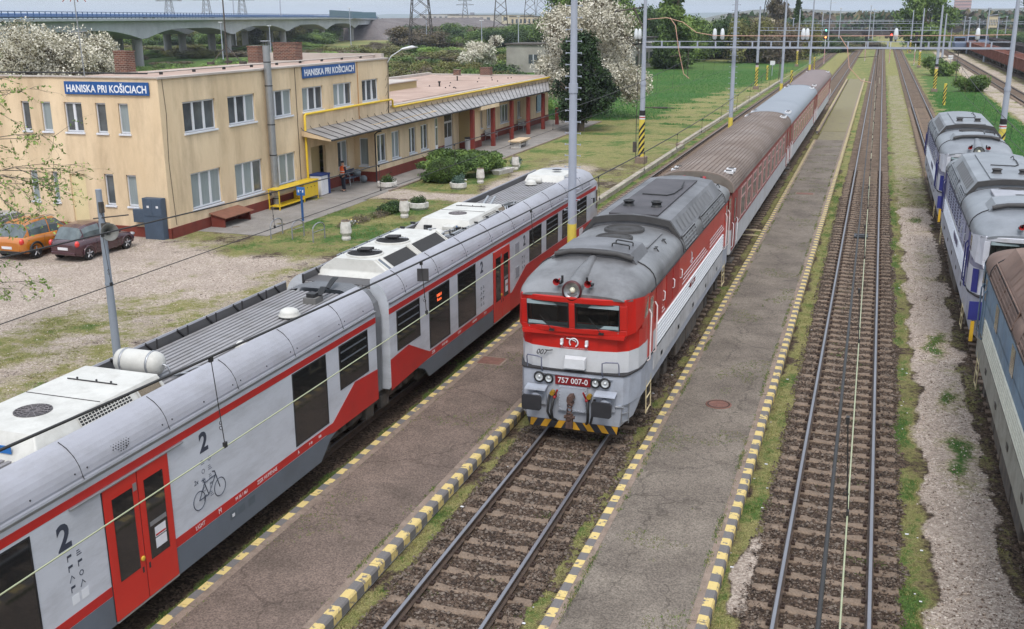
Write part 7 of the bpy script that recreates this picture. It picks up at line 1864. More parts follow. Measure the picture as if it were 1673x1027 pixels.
# ---------------------------------------------------------------- signals and line-side bits
def signal(x, y, h, lamps, label):
    t = thing('railway_signal', label, 'signal', (x,y,GZ), 0, 'railway signals by the tracks')
    b = MB(); b.cyl((0,0,0),(0,0,h),.08,n=8,mi=0); stripes_on(b, .09, .3, h*.6, 4, 1); b.build('post', [m_ins, m_red], t)
    b = MB(); b.cbox(0,0,h+.9,.62,.25,2.2); b.build('head', m_rubber, t, bevel=.06)
    for k,(c,zz) in enumerate(lamps):
        b = MB(); b.lathe([(.16,-.2),(.001,-.21)], (0,0,h+zz), 14, 0, axis='y', caps=False); b.build('lamp', mat('lamp_'+c, {'green':(.1,1,.55),'orange':(1,.25,.03),'red':(1,.05,.03),'yellow':(.9,.75,.1)}[c], emit=({'green':(.2,1,.7),'orange':(1,.3,.08),'red':(1,.06,.04),'yellow':(.9,.75,.1)}[c], 4)), t)
    return t
signal(-11.0,232,5.2,(('green',1.6),('orange',.2)),'signal showing green above orange beyond the last coach')
signal(1.9,240,4.6,(('red',1.2),),'signal showing red beside the centre track'); signal(-3.2,250,4.4,(),'unlit dark signal between two far tracks'); signal(6.6,232,4.4,(),'unlit dark signal left of the far right mast')
for (x,y,h,lab) in ((-16.7,173,2.2,'short striped post just behind the left mast of the second gantry'),(-11.2,150,2.6,'short striped marker post near the last coach'),(-11.4,205,2.4,'far striped marker post on the mossy strip'),(7.2,128,2.4,'pair-like striped post beside the right mast of the second gantry'),(6.8,305,2.4,'tiny striped post far along the right verge')):
    t = thing('marker_post', lab, 'post', (x,y,GZ), 0, 'striped marker posts'); b = MB(); b.cyl((0,0,0),(0,0,h),.16,n=10,mi=0); stripes_on(b,.17,.2,h-.2,4,1); b.build('post', [m_yb_y, m_yb_k], t)
for (u,v,h,lab) in ((1551,116,2.2,'white square track sign on the green right verge'),(1261,124,1.9,'white square track sign on the left meadow')):
    p = at(u,v); t = thing('track_sign', lab, 'sign', p, 0); b = MB(); b.cyl((0,0,0),(0,0,h),.05,n=6); b.build('post', m_pole, t); b = MB(); b.box(-.4,.4,-.03,.03,h-.1,h+.6); b.build('panel', m_white, t)
p = at(1174,660,PZ); b = MB(); b.lathe([(.33,-.02),(.33,.004),(.30,.012),(.29,.006),(.001,.006)],(0,0,0),26,0); b.lathe([(.29,.008),(.27,.012),(.25,.006)],(0,0,0),26,1,caps=False)
for k in range(4): b.cbox(-.1+k*.07,0,.008,.03,.3,.01)
o = b.build('manhole_cover', [mat('manhole_rust', A(104,70,60), rough=.85, c2=A(132,92,80), scale=5), m_fast]); o.location = p; tag(o, 'round rust brown manhole cover in the grey platform', 'manhole cover')
for (u,v,sx,sy,lab) in ((803,589,.34,.30,'rusty square hatch cover in the reddish platform'),(1315,316,.45,.25,'small rusty rectangular cover in the grey platform')):
    p = at(u,v,PZ); b = MB(); b.box(-sx,sx,-sy,sy,-.02,.008); b.box(-sx-.06,sx+.06,-sy-.06,sy+.06,-.03,.003,1); o = b.build('hatch_cover', [_mats['manhole_rust'], m_kerb]); o.location = p; tag(o, lab, 'hatch')
b = MB(); b.tube([(-4.5,47.0,.1),(-5.6,47.0,.1)], .03, 5); b.tube([(-4.5,48.2,.1),(-5.6,48.2,.1)], .03, 5); b.tube([(-5.6,47.0,.1),(-5.6,48.2,.1)],.03,5); b.tube([(-5.6,47,-.2),(-5.6,47,.1)],.03,5)
tag(b.build('step_frame', _mats['steps_cream']), 'pale yellow metal frame between first coach and grey platform', 'frame')
b = MB(); r = random.Random(12)
for k in range(60):
    y = 12+40*r.random()**1.5; x = r.choice((-7.3,-5.1,-1.6,1.3))+r.uniform(-.3,.3); s_ = r.uniform(.015,.045); b.cbox(x,y,-.185,s_*1.6,s_,.01,0,None)
tag(b.build('litter', m_white), 'scraps of pale litter on the ballast', 'litter', None, 'stuff')

# ---------------------------------------------------------------- trees
def tree(label, loc, blobs, leaves, n, size, trunk, seed, grp=None, name='tree', cat='tree', limbs=7, tr=.22):
    t = thing(name, label, cat, loc, 0, grp)
    b = MB(); r = random.Random(seed); h = trunk
    b.tube([(0,0,-.1),(r.uniform(-.1,.1),r.uniform(-.1,.1),h*.5),(r.uniform(-.2,.2),r.uniform(-.2,.2),h)], [tr,tr*.75,tr*.5], 8)
    for k in range(limbs):
        bl = blobs[k % len(blobs)]; ex = Vector(bl[:3])+Vector((r.uniform(-.5,.5)*bl[3],r.uniform(-.5,.5)*bl[4],r.uniform(-.3,.7)*bl[5])); st = Vector((0,0,h*r.uniform(.5,.98)))
        mid = st.lerp(ex,.5)+Vector((r.uniform(-.3,.3),r.uniform(-.3,.3),-.1)); b.tube([st,mid,ex],[tr*.42,tr*.25,tr*.08],5)
    b.build('trunk', m_bark, t); leaf_mesh('crown', leaves, n, multi(blobs), size, seed, t)
    return t
r = random.Random(3)
def rblobs(R, H, z0, n, seed, cone=0.):
    r = random.Random(seed); out = []
    for k in range(n):
        u = r.random(); a = r.uniform(0,6.283); q = r.uniform(.15,.85)*(1-cone*u)*R; s_ = R*r.uniform(.26,.5)*(1-cone*u*.6)
        out.append((q*math.cos(a), q*math.sin(a), z0+u*(H-z0-s_*.6)+s_*.2, s_, s_, s_*.85, .25))
    return out
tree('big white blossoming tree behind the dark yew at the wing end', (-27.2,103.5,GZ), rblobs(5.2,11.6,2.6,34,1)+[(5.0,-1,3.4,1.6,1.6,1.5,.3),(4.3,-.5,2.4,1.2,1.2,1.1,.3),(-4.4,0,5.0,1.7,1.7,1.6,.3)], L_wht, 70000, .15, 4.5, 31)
t = thing('yew_tree', 'dark green yew standing in front of the big blossoming tree', 'tree', (-24.7,90.5,GZ)); t.scale = (1.2,1.2,1.05)
bl = [(r.uniform(-1,1)*w, r.uniform(-1,1)*w, z, 1.05, 1.05, .9, .3) for z, w in ((6.9,.5),(7.3,.3),(6.4,.7),(1.5,.9),(1.9,1.2),(2.3,1.5),(2.8,1.9),(3.2,1.9),(3.7,1.7),(4.2,1.5),(4.7,1.3),(5.2,1.0),(5.7,.8),(6.2,.5),(3.0,2.1),(3.4,2.0),(2.6,1.8),(3.9,1.7),(6.6,.3))*2]
leaf_mesh('crown', L_dark[:2]+[mat('yew_black', A(26,38,26), rough=.8, var=.2)], 34000, multi(bl), .17, 33, t)
b = MB(); b.tube([(0,0,-.1),(.1,0,1.4),(0,0,4)], [.3,.24,.1], 8); 
for k in range(10): a = k*.63; b.tube([(0,0,.9+k*.3),(1.6*math.cos(a),1.6*math.sin(a),2.0+k*.35)], [.12,.03], 5)
b.build('trunk', m_bark, t)
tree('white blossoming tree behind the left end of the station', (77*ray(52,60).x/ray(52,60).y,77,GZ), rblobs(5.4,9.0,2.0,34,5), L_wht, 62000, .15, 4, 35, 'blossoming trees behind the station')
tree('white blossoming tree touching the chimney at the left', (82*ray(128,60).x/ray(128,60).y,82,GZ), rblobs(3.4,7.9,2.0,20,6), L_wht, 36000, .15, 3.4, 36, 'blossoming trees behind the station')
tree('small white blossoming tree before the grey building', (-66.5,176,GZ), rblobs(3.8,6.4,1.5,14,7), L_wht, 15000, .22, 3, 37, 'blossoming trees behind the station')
tree('tall green poplar standing at the far edge of the lush field', (-37.3,206,GZ), rblobs(5.6,17,2.0,30,8,.35)+[(0,0,2.0,3.6,3.6,2.2,.3),(-3,0,1.4,2.2,2.2,1.6,.3)], L_mid, 36000, .42, 14, 38, 'tall green trees beyond the lush field', tr=.45, limbs=14)
tree('broad green tree rising behind the big blossoming tree', (-58,214,GZ), rblobs(10.5,19,7.0,34,9,.15), L_mid, 40000, .5, 12, 39, 'tall green trees beyond the lush field', tr=.5, limbs=14)
tree('thin bare poplar tree far behind the green hedge', (-30,330,GZ), rblobs(4.5,18,5,16,10,.2), L_bare, 9000, .4, 14, 40, 'tall green trees beyond the lush field', tr=.35, limbs=16)
tree('dark conifer far behind the green hedge', (-24,330,GZ), [(0,0,z,(17-z)*.2,(17-z)*.2,1.6,.3) for z in range(3,17,2)], L_dark, 7000, .45, 15, 41, 'tall green trees beyond the lush field')
tree('large light green tree right of the third gantry mast', (11.5,330,GZ), rblobs(9,19,3,20,12,.2), L_mid, 16000, .6, 13, 42, 'green trees on the right', tr=.4)
tree('dark green tree near the right top corner', (52,395,GZ), rblobs(9,17,3,20,13), L_dark+[L_mid[0]], 14000, .6, 10, 43, 'green trees on the right', tr=.4)
tree('rounded green bush on the right verge by the white track sign', (10.2,192,GZ), rblobs(3.4,2.6,.3,12,14), L_mid, 12000, .24, 1, 44, 'green bushes on the right verge', 'bush', 'bush')
tree('lower green bush on the right verge in front of the rounded one', (11.0,152,GZ), rblobs(2.6,1.7,.2,10,15), L_mid, 8000, .2, .8, 45, 'green bushes on the right verge', 'bush', 'bush')
# bushes and far trees: prototypes of each kind, then copies that share their meshes
def proto(kind, seed):
    L_, nm, lab = {'green':(L_mid,'bush','green bush in the scrub behind the station'),'dark':(L_dark,'bush','dark green bush in the scrub belt'),'olive':(L_oliv,'bush','olive spring bush in the scrub belt'),'brown':(L_bare,'bush','bare brown bush in the scrub belt'),'bright':([L_mid[1],L_mid[2],mat('leaf_bright', A(136,170,70), rough=.75, var=.2)],'bush','fresh light green bush in the scrub belt')}[kind]
    t = thing(nm, lab, 'bush', (0,0,GZ), 0, lab.replace('bush','bushes'))
    leaf_mesh('foliage', L_, 9500, multi(rblobs(1.0,1.05,.15,11,seed)), .05, seed, t)
    b = MB()
    for k in range(6): a = k*1.05; b.tube([(0,0,0),(.3*math.cos(a),.3*math.sin(a),.4),(.65*math.cos(a),.65*math.sin(a),.75)], [.035,.02,.008], 4)
    b.build('stem', m_bark, t); return t
protos = {k:[proto(k, 50+i*3+q) for q in range(2)] for i,k in enumerate(('green','dark','olive','brown','bright'))}
used = set(); rb = random.Random(21)
def bush(kind, x, y, R, H):
    p = rb.choice(protos[kind])
    if p.name in used: c = copy_tree(p)
    else: c = p; used.add(p.name)
    c.location = (x,y,GZ-.1); c.scale = (R,R*rb.uniform(.85,1.2),H); c.rotation_euler = (0,0,rb.uniform(0,6.28)); return c
def pxbush(kind, u, y, R, H): bush(kind, y*ray(u,100).x/ray(u,100).y, y, R, H)
for k in range(44):   # belt right behind the station
    u = 470+k*8.6+rb.uniform(-8,8); y = rb.uniform(118,150); kd = rb.choice(('green','brown','olive','green') if u < 640 else (('brown','brown','olive','green') if u < 760 else ('green','dark','olive')))
    pxbush(kd, u, y, rb.uniform(3.6,5.2), rb.uniform(2.0,3.6))
for k in range(26):
    u = 480+k*15+rb.uniform(-8,8); pxbush(rb.choice(('green','bright','bright','olive')), u, rb.uniform(104,114), rb.uniform(2.2,3.4), rb.uniform(1.6,2.6))
for k in range(46):   # farther belt up to the viaduct
    u = 480+k*11+rb.uniform(-8,8); pxbush(rb.choice(('olive','green','brown','bright')), u, rb.uniform(190,235), rb.uniform(5.5,8), rb.uniform(1.8,3.0))
for k in range(50):   # wooded slope right of the abutment
    u = 660+k*9+rb.uniform(-10,10); y = rb.uniform(330,440); pxbush(rb.choice(('dark','green','green','dark','brown')), u, y, rb.uniform(8,12), rb.uniform(3.6,6.6))
for k in range(30):   # beneath the viaduct
    u = 180+k*12+rb.uniform(-8,8); pxbush(rb.choice(('green','bright','olive','dark')), u, rb.uniform(330,420), rb.uniform(7,11), rb.uniform(3.0,6.5))
for k in range(60):   # scrub on the plain around the viaduct
    pxbush(rb.choice(('olive','green','bright','brown')), 150+rb.uniform(0,480), rb.uniform(150,330), rb.uniform(4,8), rb.uniform(.9,2.0))
for k in range(26):   # hedge behind the lush field
    u = 1095+k*8.0+rb.uniform(-5,5); pxbush(rb.choice(('green','green','bright','dark') if u < 1215 else ('brown','brown','olive')), u, rb.uniform(232,275), rb.uniform(5.0,7), rb.uniform(5,8.5))
for k in range(24):
    u = 1200+k*9+rb.uniform(-5,5); pxbush(rb.choice(('green','olive','dark','brown')), u, rb.uniform(290,420), rb.uniform(6,9), rb.uniform(3.4,6.0) if u < 1300 else rb.uniform(1.5,3))
for k in range(12): pxbush(rb.choice(('green','dark')), 960+k*12+rb.uniform(-5,5), rb.uniform(226,250), rb.uniform(6,8), rb.uniform(7,11))
for k in range(22): pxbush(rb.choice(('green','olive','dark')), 1490+k*9+rb.uniform(-5,5), rb.uniform(360,560), rb.uniform(6,9), rb.uniform(2,3.6))
# branches of a young birch reaching in from the left
t = thing('birch_tree', 'young birch with thin bare branches and fresh leaves reaching in from the left', 'tree', (-26.6,20.4,GZ))
b = MB(); r = random.Random(77); tips = []
b.tube([(0,0,-.1),(.1,.1,3),(-.1,.3,6),(.1,.4,9.5)], [.16,.13,.09,.03], 8)
def twig(p, d, L_, rad, lv):
    pts = [p]; n = 5; q = Vector(p); dd = Vector(d).normalized()
    for k in range(n):
        dd = (dd+Vector((r.uniform(-.16,.16),r.uniform(-.16,.16),r.uniform(-.14,.12)-(.03 if lv > 0 else 0)))).normalized(); q = q+dd*(L_/n); pts.append(q.copy())
        if lv < 3 and k > 0 and r.random() < (.9 if lv == 0 else .75):
            for _ in range(2 if lv < 2 else 1):
                sd = (dd+Vector((r.uniform(-.9,.9),r.uniform(-.9,.9),r.uniform(-.7,.5)))).normalized(); twig(q, sd, L_*r.uniform(.3,.5), rad*.5, lv+1)
        if lv >= 1: tips.append((q.copy(), lv))
    b.tube(pts, [rad*(1-.8*k/n) for k in range(n+1)], 4 if lv > 1 else 5)
for (z,dx,dy,dz,L_) in ((2.9,1,.7,.02,3.6),(4.2,1,.6,.08,4.2),(4.9,1,.8,.0,4.3),(5.4,1,.55,.10,4.6),(6.0,1,.7,.12,4.3),(6.6,.9,.8,.14,4.0),(7.2,.9,.8,.12,3.8),(7.8,.9,.8,.16,3.4),(8.4,.8,.7,.2,3.0)):
    twig(Vector((.0,.2,z)), (dx,dy,dz), L_, .028, 0)
b.build('trunk', mat('birch_bark', A(96,88,80), rough=.9, var=.2), t)
def lf(rr, n):
    P = np.array([tuple(p) for p,l in tips]); c = P[rr.randint(0,len(P),n)]; return c+rr.normal(0,.035,(n,3))
leaf_mesh('crown', [L_mid[1],L_mid[2],mat('leaf_spring', A(150,168,84), rough=.7, var=.2)], 4200, lf, .075, 5, t)

# ---------------------------------------------------------------- grey buildings
m_gb = mat('building_grey', A(150,146,140), c2=A(172,168,160), rough=.9, scale=.3, dirt=A(118,110,100), dirt_amt=.4, dirt_scale=.5)
t = thing('grey_building', 'long grey low building behind the blossoming trees', 'building', (-43.5,186,GZ))
b = MB(); b.box(-21.5,0,0,9,0,4.9); b.box(-8,0,9,44,0,4.6); b.build('wall', m_gb, t)
b = MB(); b.box(-21.8,.4,-.3,9.3,4.9,5.15); b.box(-8.3,.5,9.3,30,5.6,5.9); b.box(-7.5,.0,10,29.5,4.9,5.6,1); b.build('roof', [m_under, m_gb], t)
for (x0_,x1_) in ((-17.2,-15.4),):
    b = MB(); b.box(x0_,x1_,-.05,-.0,1.6,3.2); w = b.build('window', m_pane, t); b = MB(); b.box((x0_+x1_)/2-.06,(x0_+x1_)/2+.06,-.1,-.05,1.6,3.2); b.build('frame', m_pvc, w)
for k in range(7): b = MB(); b.box(0,.05,12+k*4.4,14.6+k*4.4,1.0,3.0); b.build('window', m_pane, t)
bush('bright',-52,190,6,1.2)
for (u,v,y,w,h,lab,c) in ((1232,36,520,22,9,'yellowish ruined building with open windows above the scrub',(196,184,156)),(1621,38,620,5,9,'cream boxy building near the right top corner',(206,190,160)),(855,44,900,26,10,'low white hall far beyond the scrub',(206,204,200)),(770,42,1200,60,12,'row of pale houses in the distance',(190,180,172)),(820,40,1300,70,12,'second row of pale houses in the distance',(196,192,188)),(716,38,1500,60,14,'distant pale houses at the foot of the hill',(184,178,176)),(1265,40,560,14,6,'small ruined annexe beside the yellowish ruin',(186,174,150))):
    p = gy(u,v,y); t = thing('far_building', lab, 'building', (p.x,y,GZ)); cm = mat('far_wall_%d'%(c[0]), A(*c), rough=.9, var=.1, scale=.1)
    b = MB(); b.box(-w/2,w/2,0,w*.4,0,h); b.build('wall', cm, t); b = MB(); b.box(-w/2-.4,w/2+.4,-.4,w*.4+.4,h,h+.6); b.build('roof', m_under, t)
    for k in range(6): b = MB(); b.box(-w*.42+k*w*.15,-w*.42+k*w*.15+w*.07,-.06,0,h*.45,h*.8); b.build('window', m_pane, t)
for (u,y,w,h,lab,c) in ((752,1500,10,11,'pale tower block on the skyline near the pylon',(150,150,160)),(770,1600,9,13,'taller slim tower block on the skyline',(140,140,152)),(741,1450,12,8,'lower tower block on the skyline',(160,160,168)),(1571,2300,30,40,'reddish square industrial tower on the skyline at the right',(186,140,134))):
    x = y*ray(u,30).x/ray(u,30).y; t = thing('tower_block', lab, 'building', (x,y,GZ)); b = MB(); b.box(-w/2,w/2,0,w,0,h); b.box(-w*.3,w*.3,w*.2,w*.8,h,h+4); b.build('wall', mat('tower_%d'%c[0], A(*c), rough=.9, var=.1, scale=.05), t)
    b = MB()
    for k in range(int(h/6)): b.box(-w/2-.1,w/2+.1,-.15,-.05,3+k*6,4.6+k*6)
    b.build('window_band', m_pane, t)

# ---------------------------------------------------------------- viaduct
m_con = mat('viaduct_concrete', A(176,178,182), c2=A(198,200,204), rough=.85, scale=.12, dirt=A(100,104,104), dirt_amt=.3, dirt_scale=.3)
m_cond = mat('viaduct_pier', A(160,158,158), rough=.9, var=.1, scale=.3, dirt=A(104,100,96), dirt_amt=.4, dirt_scale=.3)
m_vb = mat('viaduct_blue', A(52,88,136), rough=.5, var=.1)
t = thing('viaduct', 'grey concrete motorway viaduct with haunched spans and blue railings', 'viaduct', (-148,193,GZ))
LN = [(-105,50),(-128,127),(-148,193),(-166.5,254.5),(-202,371.5),(-235,481.6)]
def vpt(s):  # distance along the polyline measured in y
    for (a,c) in zip(LN[:-1], LN[1:]):
        if s <= c[1] or c is LN[-1]: k = (s-a[1])/(c[1]-a[1]); return Vector((a[0]+(c[0]-a[0])*k, s, 0))
piers = [70,131,192,253,312,371,428]
for off_, nm in ((0,'near'),(-14.5,'far')):
    secs = []; s = 50.
    while s <= 481:
        dd = min(abs(s-p_) for p_ in piers); hz = 7.45-2.1*max(0,1-dd/20)**1.6 if s < 440 else 6.6
        p_ = vpt(s)+Vector((off_,0,0)); zt_ = 9.75 if s < 380 else 9.75-(s-380)*.006
        secs.append([(p_.x,p_.y,zt_),(p_.x,p_.y,zt_-.45),(p_.x-1.3,p_.y,zt_-.75),(p_.x-1.35,p_.y,hz),(p_.x-10.2,p_.y,hz),(p_.x-10.4,p_.y,zt_-.75),(p_.x-11.6,p_.y,zt_-.4),(p_.x-11.6,p_.y,zt_)])
        s += 3
    b = MB(); b.loft(secs, 0, closed=True, smooth=False, cap0=True, cap1=True, mis=None)
    b.build('deck', m_con, t, off=(-148,193,GZ))
    for p_ in piers:
        q = vpt(p_)
        for dx in (-3.3,-8.2):
            b = MB(); b.tube([(q.x+off_+dx,q.y,-.4),(q.x+off_+dx,q.y,5.6)], 1.05, 16); b.build('pier', m_cond, t, off=(-148,193,GZ))
b = MB()
s = 50.; prev = None
while s <= 480:
    q = vpt(s); zt_ = 9.75 if s < 380 else 9.75-(s-380)*.006
    b.cbox(q.x-.15,q.y,zt_+.6,.12,.12,1.2,0)
    if prev is not None:
        b.tube([(prev[0]-.15,prev[1],prev[2]+1.15),(q.x-.15,q.y,zt_+1.15)], .06, 4, 0); b.tube([(prev[0]-.1,prev[1],prev[2]+.32),(q.x-.1,q.y,zt_+.32)], .2, 4, 0)
        b.tube([(prev[0]-11.4,prev[1],prev[2]+.7),(q.x-11.4,q.y,zt_+.7)], .3, 4, 0)
    prev = (q.x,q.y,zt_); s += 2.0
b.build('railing', m_vb, t, off=(-148,193,GZ))
b = MB(); b.add([(vpt(372).x,372,9.8),(vpt(440).x,440,9.4),(vpt(440).x,440,12.2),(vpt(372).x,372,12.6)],[(0,1,2,3)]); b.box(-216,-215.6,405,440,9.5,12); b.build('noise_screen', mat('screen_teal', A(92,124,142), rough=.4, var=.1), t, off=(-148,193,GZ))
b = MB(); q = vpt(481); b.box(q.x-13,q.x+.5,480,486,-.4,9.4); b.build('abutment', m_con, t, off=(-148,193,GZ))
b = MB(); q0 = vpt(484)
secs = []
for k in range(13):
    s = 484+k*30; z = 9.3*(1-max(0,(s-700)/150)) if s > 700 else 9.3
    z = max(z, 0); x = q0.x-.45*(s-484)*.3; secs.append([(x+22,s,-.4),(x+2,s,z),(x-30,s,z),(x-52,s,-.4)])
secs.insert(0, [(q0.x+18,478,-.4),(q0.x+1,484,8.6),(q0.x-28,484,8.6),(q0.x-50,478,-.4)]); b.loft(secs, 0, smooth=False, cap0=True)
b.add([(q0.x+1,470,9.0),(q0.x+26,440,-.3),(q0.x-30,440,-.3),(q0.x-28,470,9.0)],[(0,1,2,3)]); b.add([(q0.x+1,470,9.0),(q0.x+55,520,-.3),(q0.x+26,440,-.3)],[(0,1,2)])
b.add([(q0.x+1,470,9.0),(q0.x+8,560,9.0),(q0.x+60,640,-.3),(q0.x+55,520,-.3)],[(0,1,2,3)])
tag(b.build('embankment', mat('embankment_gravel', A(92,84,84), c2=A(116,108,106), rough=1, scale=.1, fine=.25, fine_scale=1.2)), 'grey gravel embankment of the viaduct', None, None, 'structure')
# lorries' place stays empty; street lamps near the viaduct
for k,(u,y,h,lab) in enumerate(((385,330,24,'tall floodlight mast above the viaduct'),(461,330,24,'tall slim floodlight mast standing right of the station sign'),(573,330,13,'thin grey lamp post before the embankment'),(441,240,8,'thin grey lamp post under the viaduct'),(697,330,13,'thin grey post beside the embankment foot'),(787,260,9,'short grey post in the green scrub'),(847,300,10,'grey concrete post left of the blossoming tree'),(362,215,9,'grey post seen below the viaduct deck'))):
    x = y*ray(u,60).x/ray(u,60).y; t = thing('lamp_post', lab, 'lamp post', (x,y,GZ), 0, 'far posts around the viaduct'); b = MB(); b.tube([(0,0,0),(0,0,h)], [.3 if h > 20 else .18,.16 if h > 20 else .1], 6); b.build('post', m_pole, t); b = MB(); b.cbox(0,0,h,1.0 if h < 20 else 1.6,.3,.2); b.build('lamp_head', m_white, t)
# pylons
def pylon(u, y, h, label, w=8):
    x = y*ray(u,20).x/ray(u,20).y; t = thing('pylon', label, 'pylon', (x,y,GZ), .3, 'lattice power pylons')
    b = MB(); L4 = lambda z: w/2*(1-z/h*.82)
    for sx in (-1,1):
        for sy in (-1,1): b.tube([(sx*L4(0),sy*L4(0),0),(sx*L4(h),sy*L4(h),h)], .12, 4)
    n = 9
    for k in range(n):
        z0_, z1_ = h*k/n, h*(k+1)/n; a, c = L4(z0_), L4(z1_)
        for s_ in (-1,1): b.tube([(-a,s_*a,z0_),(c,s_*c,z1_)], .08, 3); b.tube([(a,s_*a,z0_),(-c,s_*c,z1_)], .12, 3); b.tube([(s_*a,-a,z0_),(s_*c,c,z1_)], .12, 3); b.tube([(s_*a,a,z0_),(s_*c,-c,z1_)], .12, 3)
    b.build('tower', m_under, t)
    b = MB()
    for z,wd in ((h*.72,9),(h*.85,7),(h*.97,5)): b.tube([(-wd,0,z),(wd,0,z)], .2, 4); b.tube([(-wd,0,z),(0,0,z+1.6)], .12, 3); b.tube([(wd,0,z),(0,0,z+1.6)], .12, 3)
    b.build('cross_arm', m_under, t)
for u,y,h,lab in ((277,620,30,'leftmost lattice pylon above the viaduct railing'),(338,640,31,'second lattice pylon above the viaduct railing'),(396,660,31,'third lattice pylon above the viaduct railing'),(687,330,38,'lattice pylon standing beside the embankment'),(760,1000,30,'small distant pylon in front of the hill'),(818,520,40,'lattice pylon with wide foot left of the blossoming tree'),(866,560,38,'lattice pylon just left of the blossoming tree crown'),(884,640,38,'lattice pylon half behind the blossoming tree crown'),(1263,420,34,'blue grey lattice tower beyond the second gantry'),(912,900,36,'farthest pylon behind the blossoming tree')): pylon(u,y,h,lab)
for (x0_,y0_,z0_,x1_,y1_,z1_) in ((-300,500,34,60,560,30),(-300,505,38,60,565,34)):
    pass
# hills
def hills(y, pts, m, label, dep=900):
    b = MB(); secs = []
    for (u,v) in pts: x = y*ray(u,v).x/ray(u,v).y; z = max(1, CAM_H+ray(u,v-2.2).z/ray(u,v-2.2).y*y); secs.append([(x,y-dep,-6),(x,y-dep*.4,z*.55),(x,y,z),(x,y+dep,-6)])
    b.loft(secs, 0, smooth=True); return tag(b.build('hills', m), label, None, None, 'structure')
m_hill = mat('hill_forest', A(60,80,60), c2=A(84,96,70), rough=1, scale=.004)
hills(7600, [(-200,31),(0,31),(200,30.5),(400,30),(560,28),(600,26.5),(640,24.5),(690,25.5),(760,23.5),(830,22.5),(880,24),(960,22),(1040,24),(1120,23),(1200,22),(1290,21),(1400,19),(1450,18),(1500,19),(1560,20),(1640,21),(1700,20),(1900,20)], m_hill, 'long forested ridge on the horizon')
hills(2600, [(1180,25),(1230,18),(1290,15),(1340,18),(1400,22),(1440,24),(1480,20),(1520,16),(1560,15),(1600,16),(1640,16),(1700,15),(1800,16)], mat('hill_wood', A(78,78,62), c2=A(98,94,74), rough=1, scale=.02), 'low wooded rise beyond the yard', 500)
# far tree mass
def farwood(name, label, y0, y1, u0, u1, h, n, m, seed):
    rr = np.random.RandomState(seed); y = rr.uniform(y0,y1,n); u = rr.uniform(u0,u1,n); k0, k1 = [ray(q,30).x/ray(q,30).y for q in (u0,u1)]; x = y*(k0+(k1-k0)*rr.uniform(0,1,n))
    hh = h*(.45+.55*(fnoise(x,y,seed,3,.01)*.5+.5)); z = rr.uniform(0,1,n)**.7*hh
    c = np.stack([x,y,z],1)
    return tag(leaf_mesh(name, m, n, lambda r_, n_: c, (y0+y1)/2*.004, seed), label, 'wood', None, 'stuff')
farwood('far_wood', 'distant belt of trees and scrub below the hills', 520, 900, 600, 1230, 3.6, 30000, [L_dark[0],L_dark[1],L_bare[0],L_dark[2]], 71)
farwood('far_wood', 'distant brown scrub beyond the railway yard', 620, 1500, 1190, 1720, 12, 26000, [L_bare[0],L_dark[1],L_bare[2],L_dark[0]], 72)
farwood('far_wood', 'distant green belt seen under the viaduct', 500, 1200, -60, 620, 9, 22000, [L_dark[1],L_dark[2],L_bare[0],L_mid[0]], 73)

# ---------------------------------------------------------------- wagons
m_rw = mat('wagon_rust', A(124,76,66), c2=A(154,104,90), rough=.85, scale=.8, dirt=A(80,52,46), dirt_amt=.5, dirt_scale=1.2); m_rk = mat('wagon_dark', A(64,56,58), rough=.85, c2=A(86,78,78), scale=.8)
def wagon(label, loc, rz, m, grp, L_=13.2):
    t = thing('freight_wagon', label, 'wagon', loc, rz, grp)
    b = MB(); w = 1.45
    for s in (-1,1): b.box(min(s*w,s*(w-.08)),max(s*w,s*(w-.08)),0,L_,1.2,2.85)
    b.box(-w,w,0,.08,1.2,2.85); b.box(-w,w,L_-.08,L_,1.2,2.85); b.box(-w+.08,w-.08,.08,L_-.08,1.15,1.3); b.build('body', m, t)
    b = MB()
    for k in range(11):
        for s in (-1,1): b.box(min(s*w,s*(w+.09)),max(s*w,s*(w+.09)),.1+k*(L_-.3)/10,.2+k*(L_-.3)/10,1.15,2.85)
    for s in (-1,1): b.box(min(s*(w-.06),s*(w+.1)),max(s*(w-.06),s*(w+.1)),0,L_,2.85,2.95)
    b.box(-w,w,-.1,.0,2.8,2.95); b.box(-w,w,L_,L_+.1,2.8,2.95); b.build('rib', m, t)
    b = MB(); b.box(-.7,.7,.08,L_-.08,1.3,1.9); b.build('load', m_under, t); bogie(t, 2.2, 1.8, .46); bogie(t, L_-2.2, 1.8, .46)
    b = MB(); b.box(-1.3,1.3,0,L_,.95,1.2); b.build('underframe', m_under, t)
    return t
W0 = wagon('rusty red open wagon in the long row beyond the green strip', (22.3,120,0), 0, m_rw, 'rusty open wagons in the right yard')
for k in range(1,14): dup(W0, (22.3,120+k*14.4,0))
K0 = wagon('dark open wagon in the far yard rows', (30.5,182,0), 0, m_rk, 'dark wagons in the far yard')
for k in range(1,12): dup(K0, (30.5,182+k*14.4,0))
rr_ = random.Random(5)
for (x0_,y0_,n,rz) in ((-34,470,9,-1.2),(-60,500,9,-1.25),(-8,520,10,-1.35),(-30,560,10,-1.3),(12,600,8,-1.3),(34,560,8,-1.2)):
    for k in range(n):
        if rr_.random() < .85: dup(K0, (x0_+k*14.2*math.sin(-rz),y0_+k*14.2*math.cos(rz),0), rz)
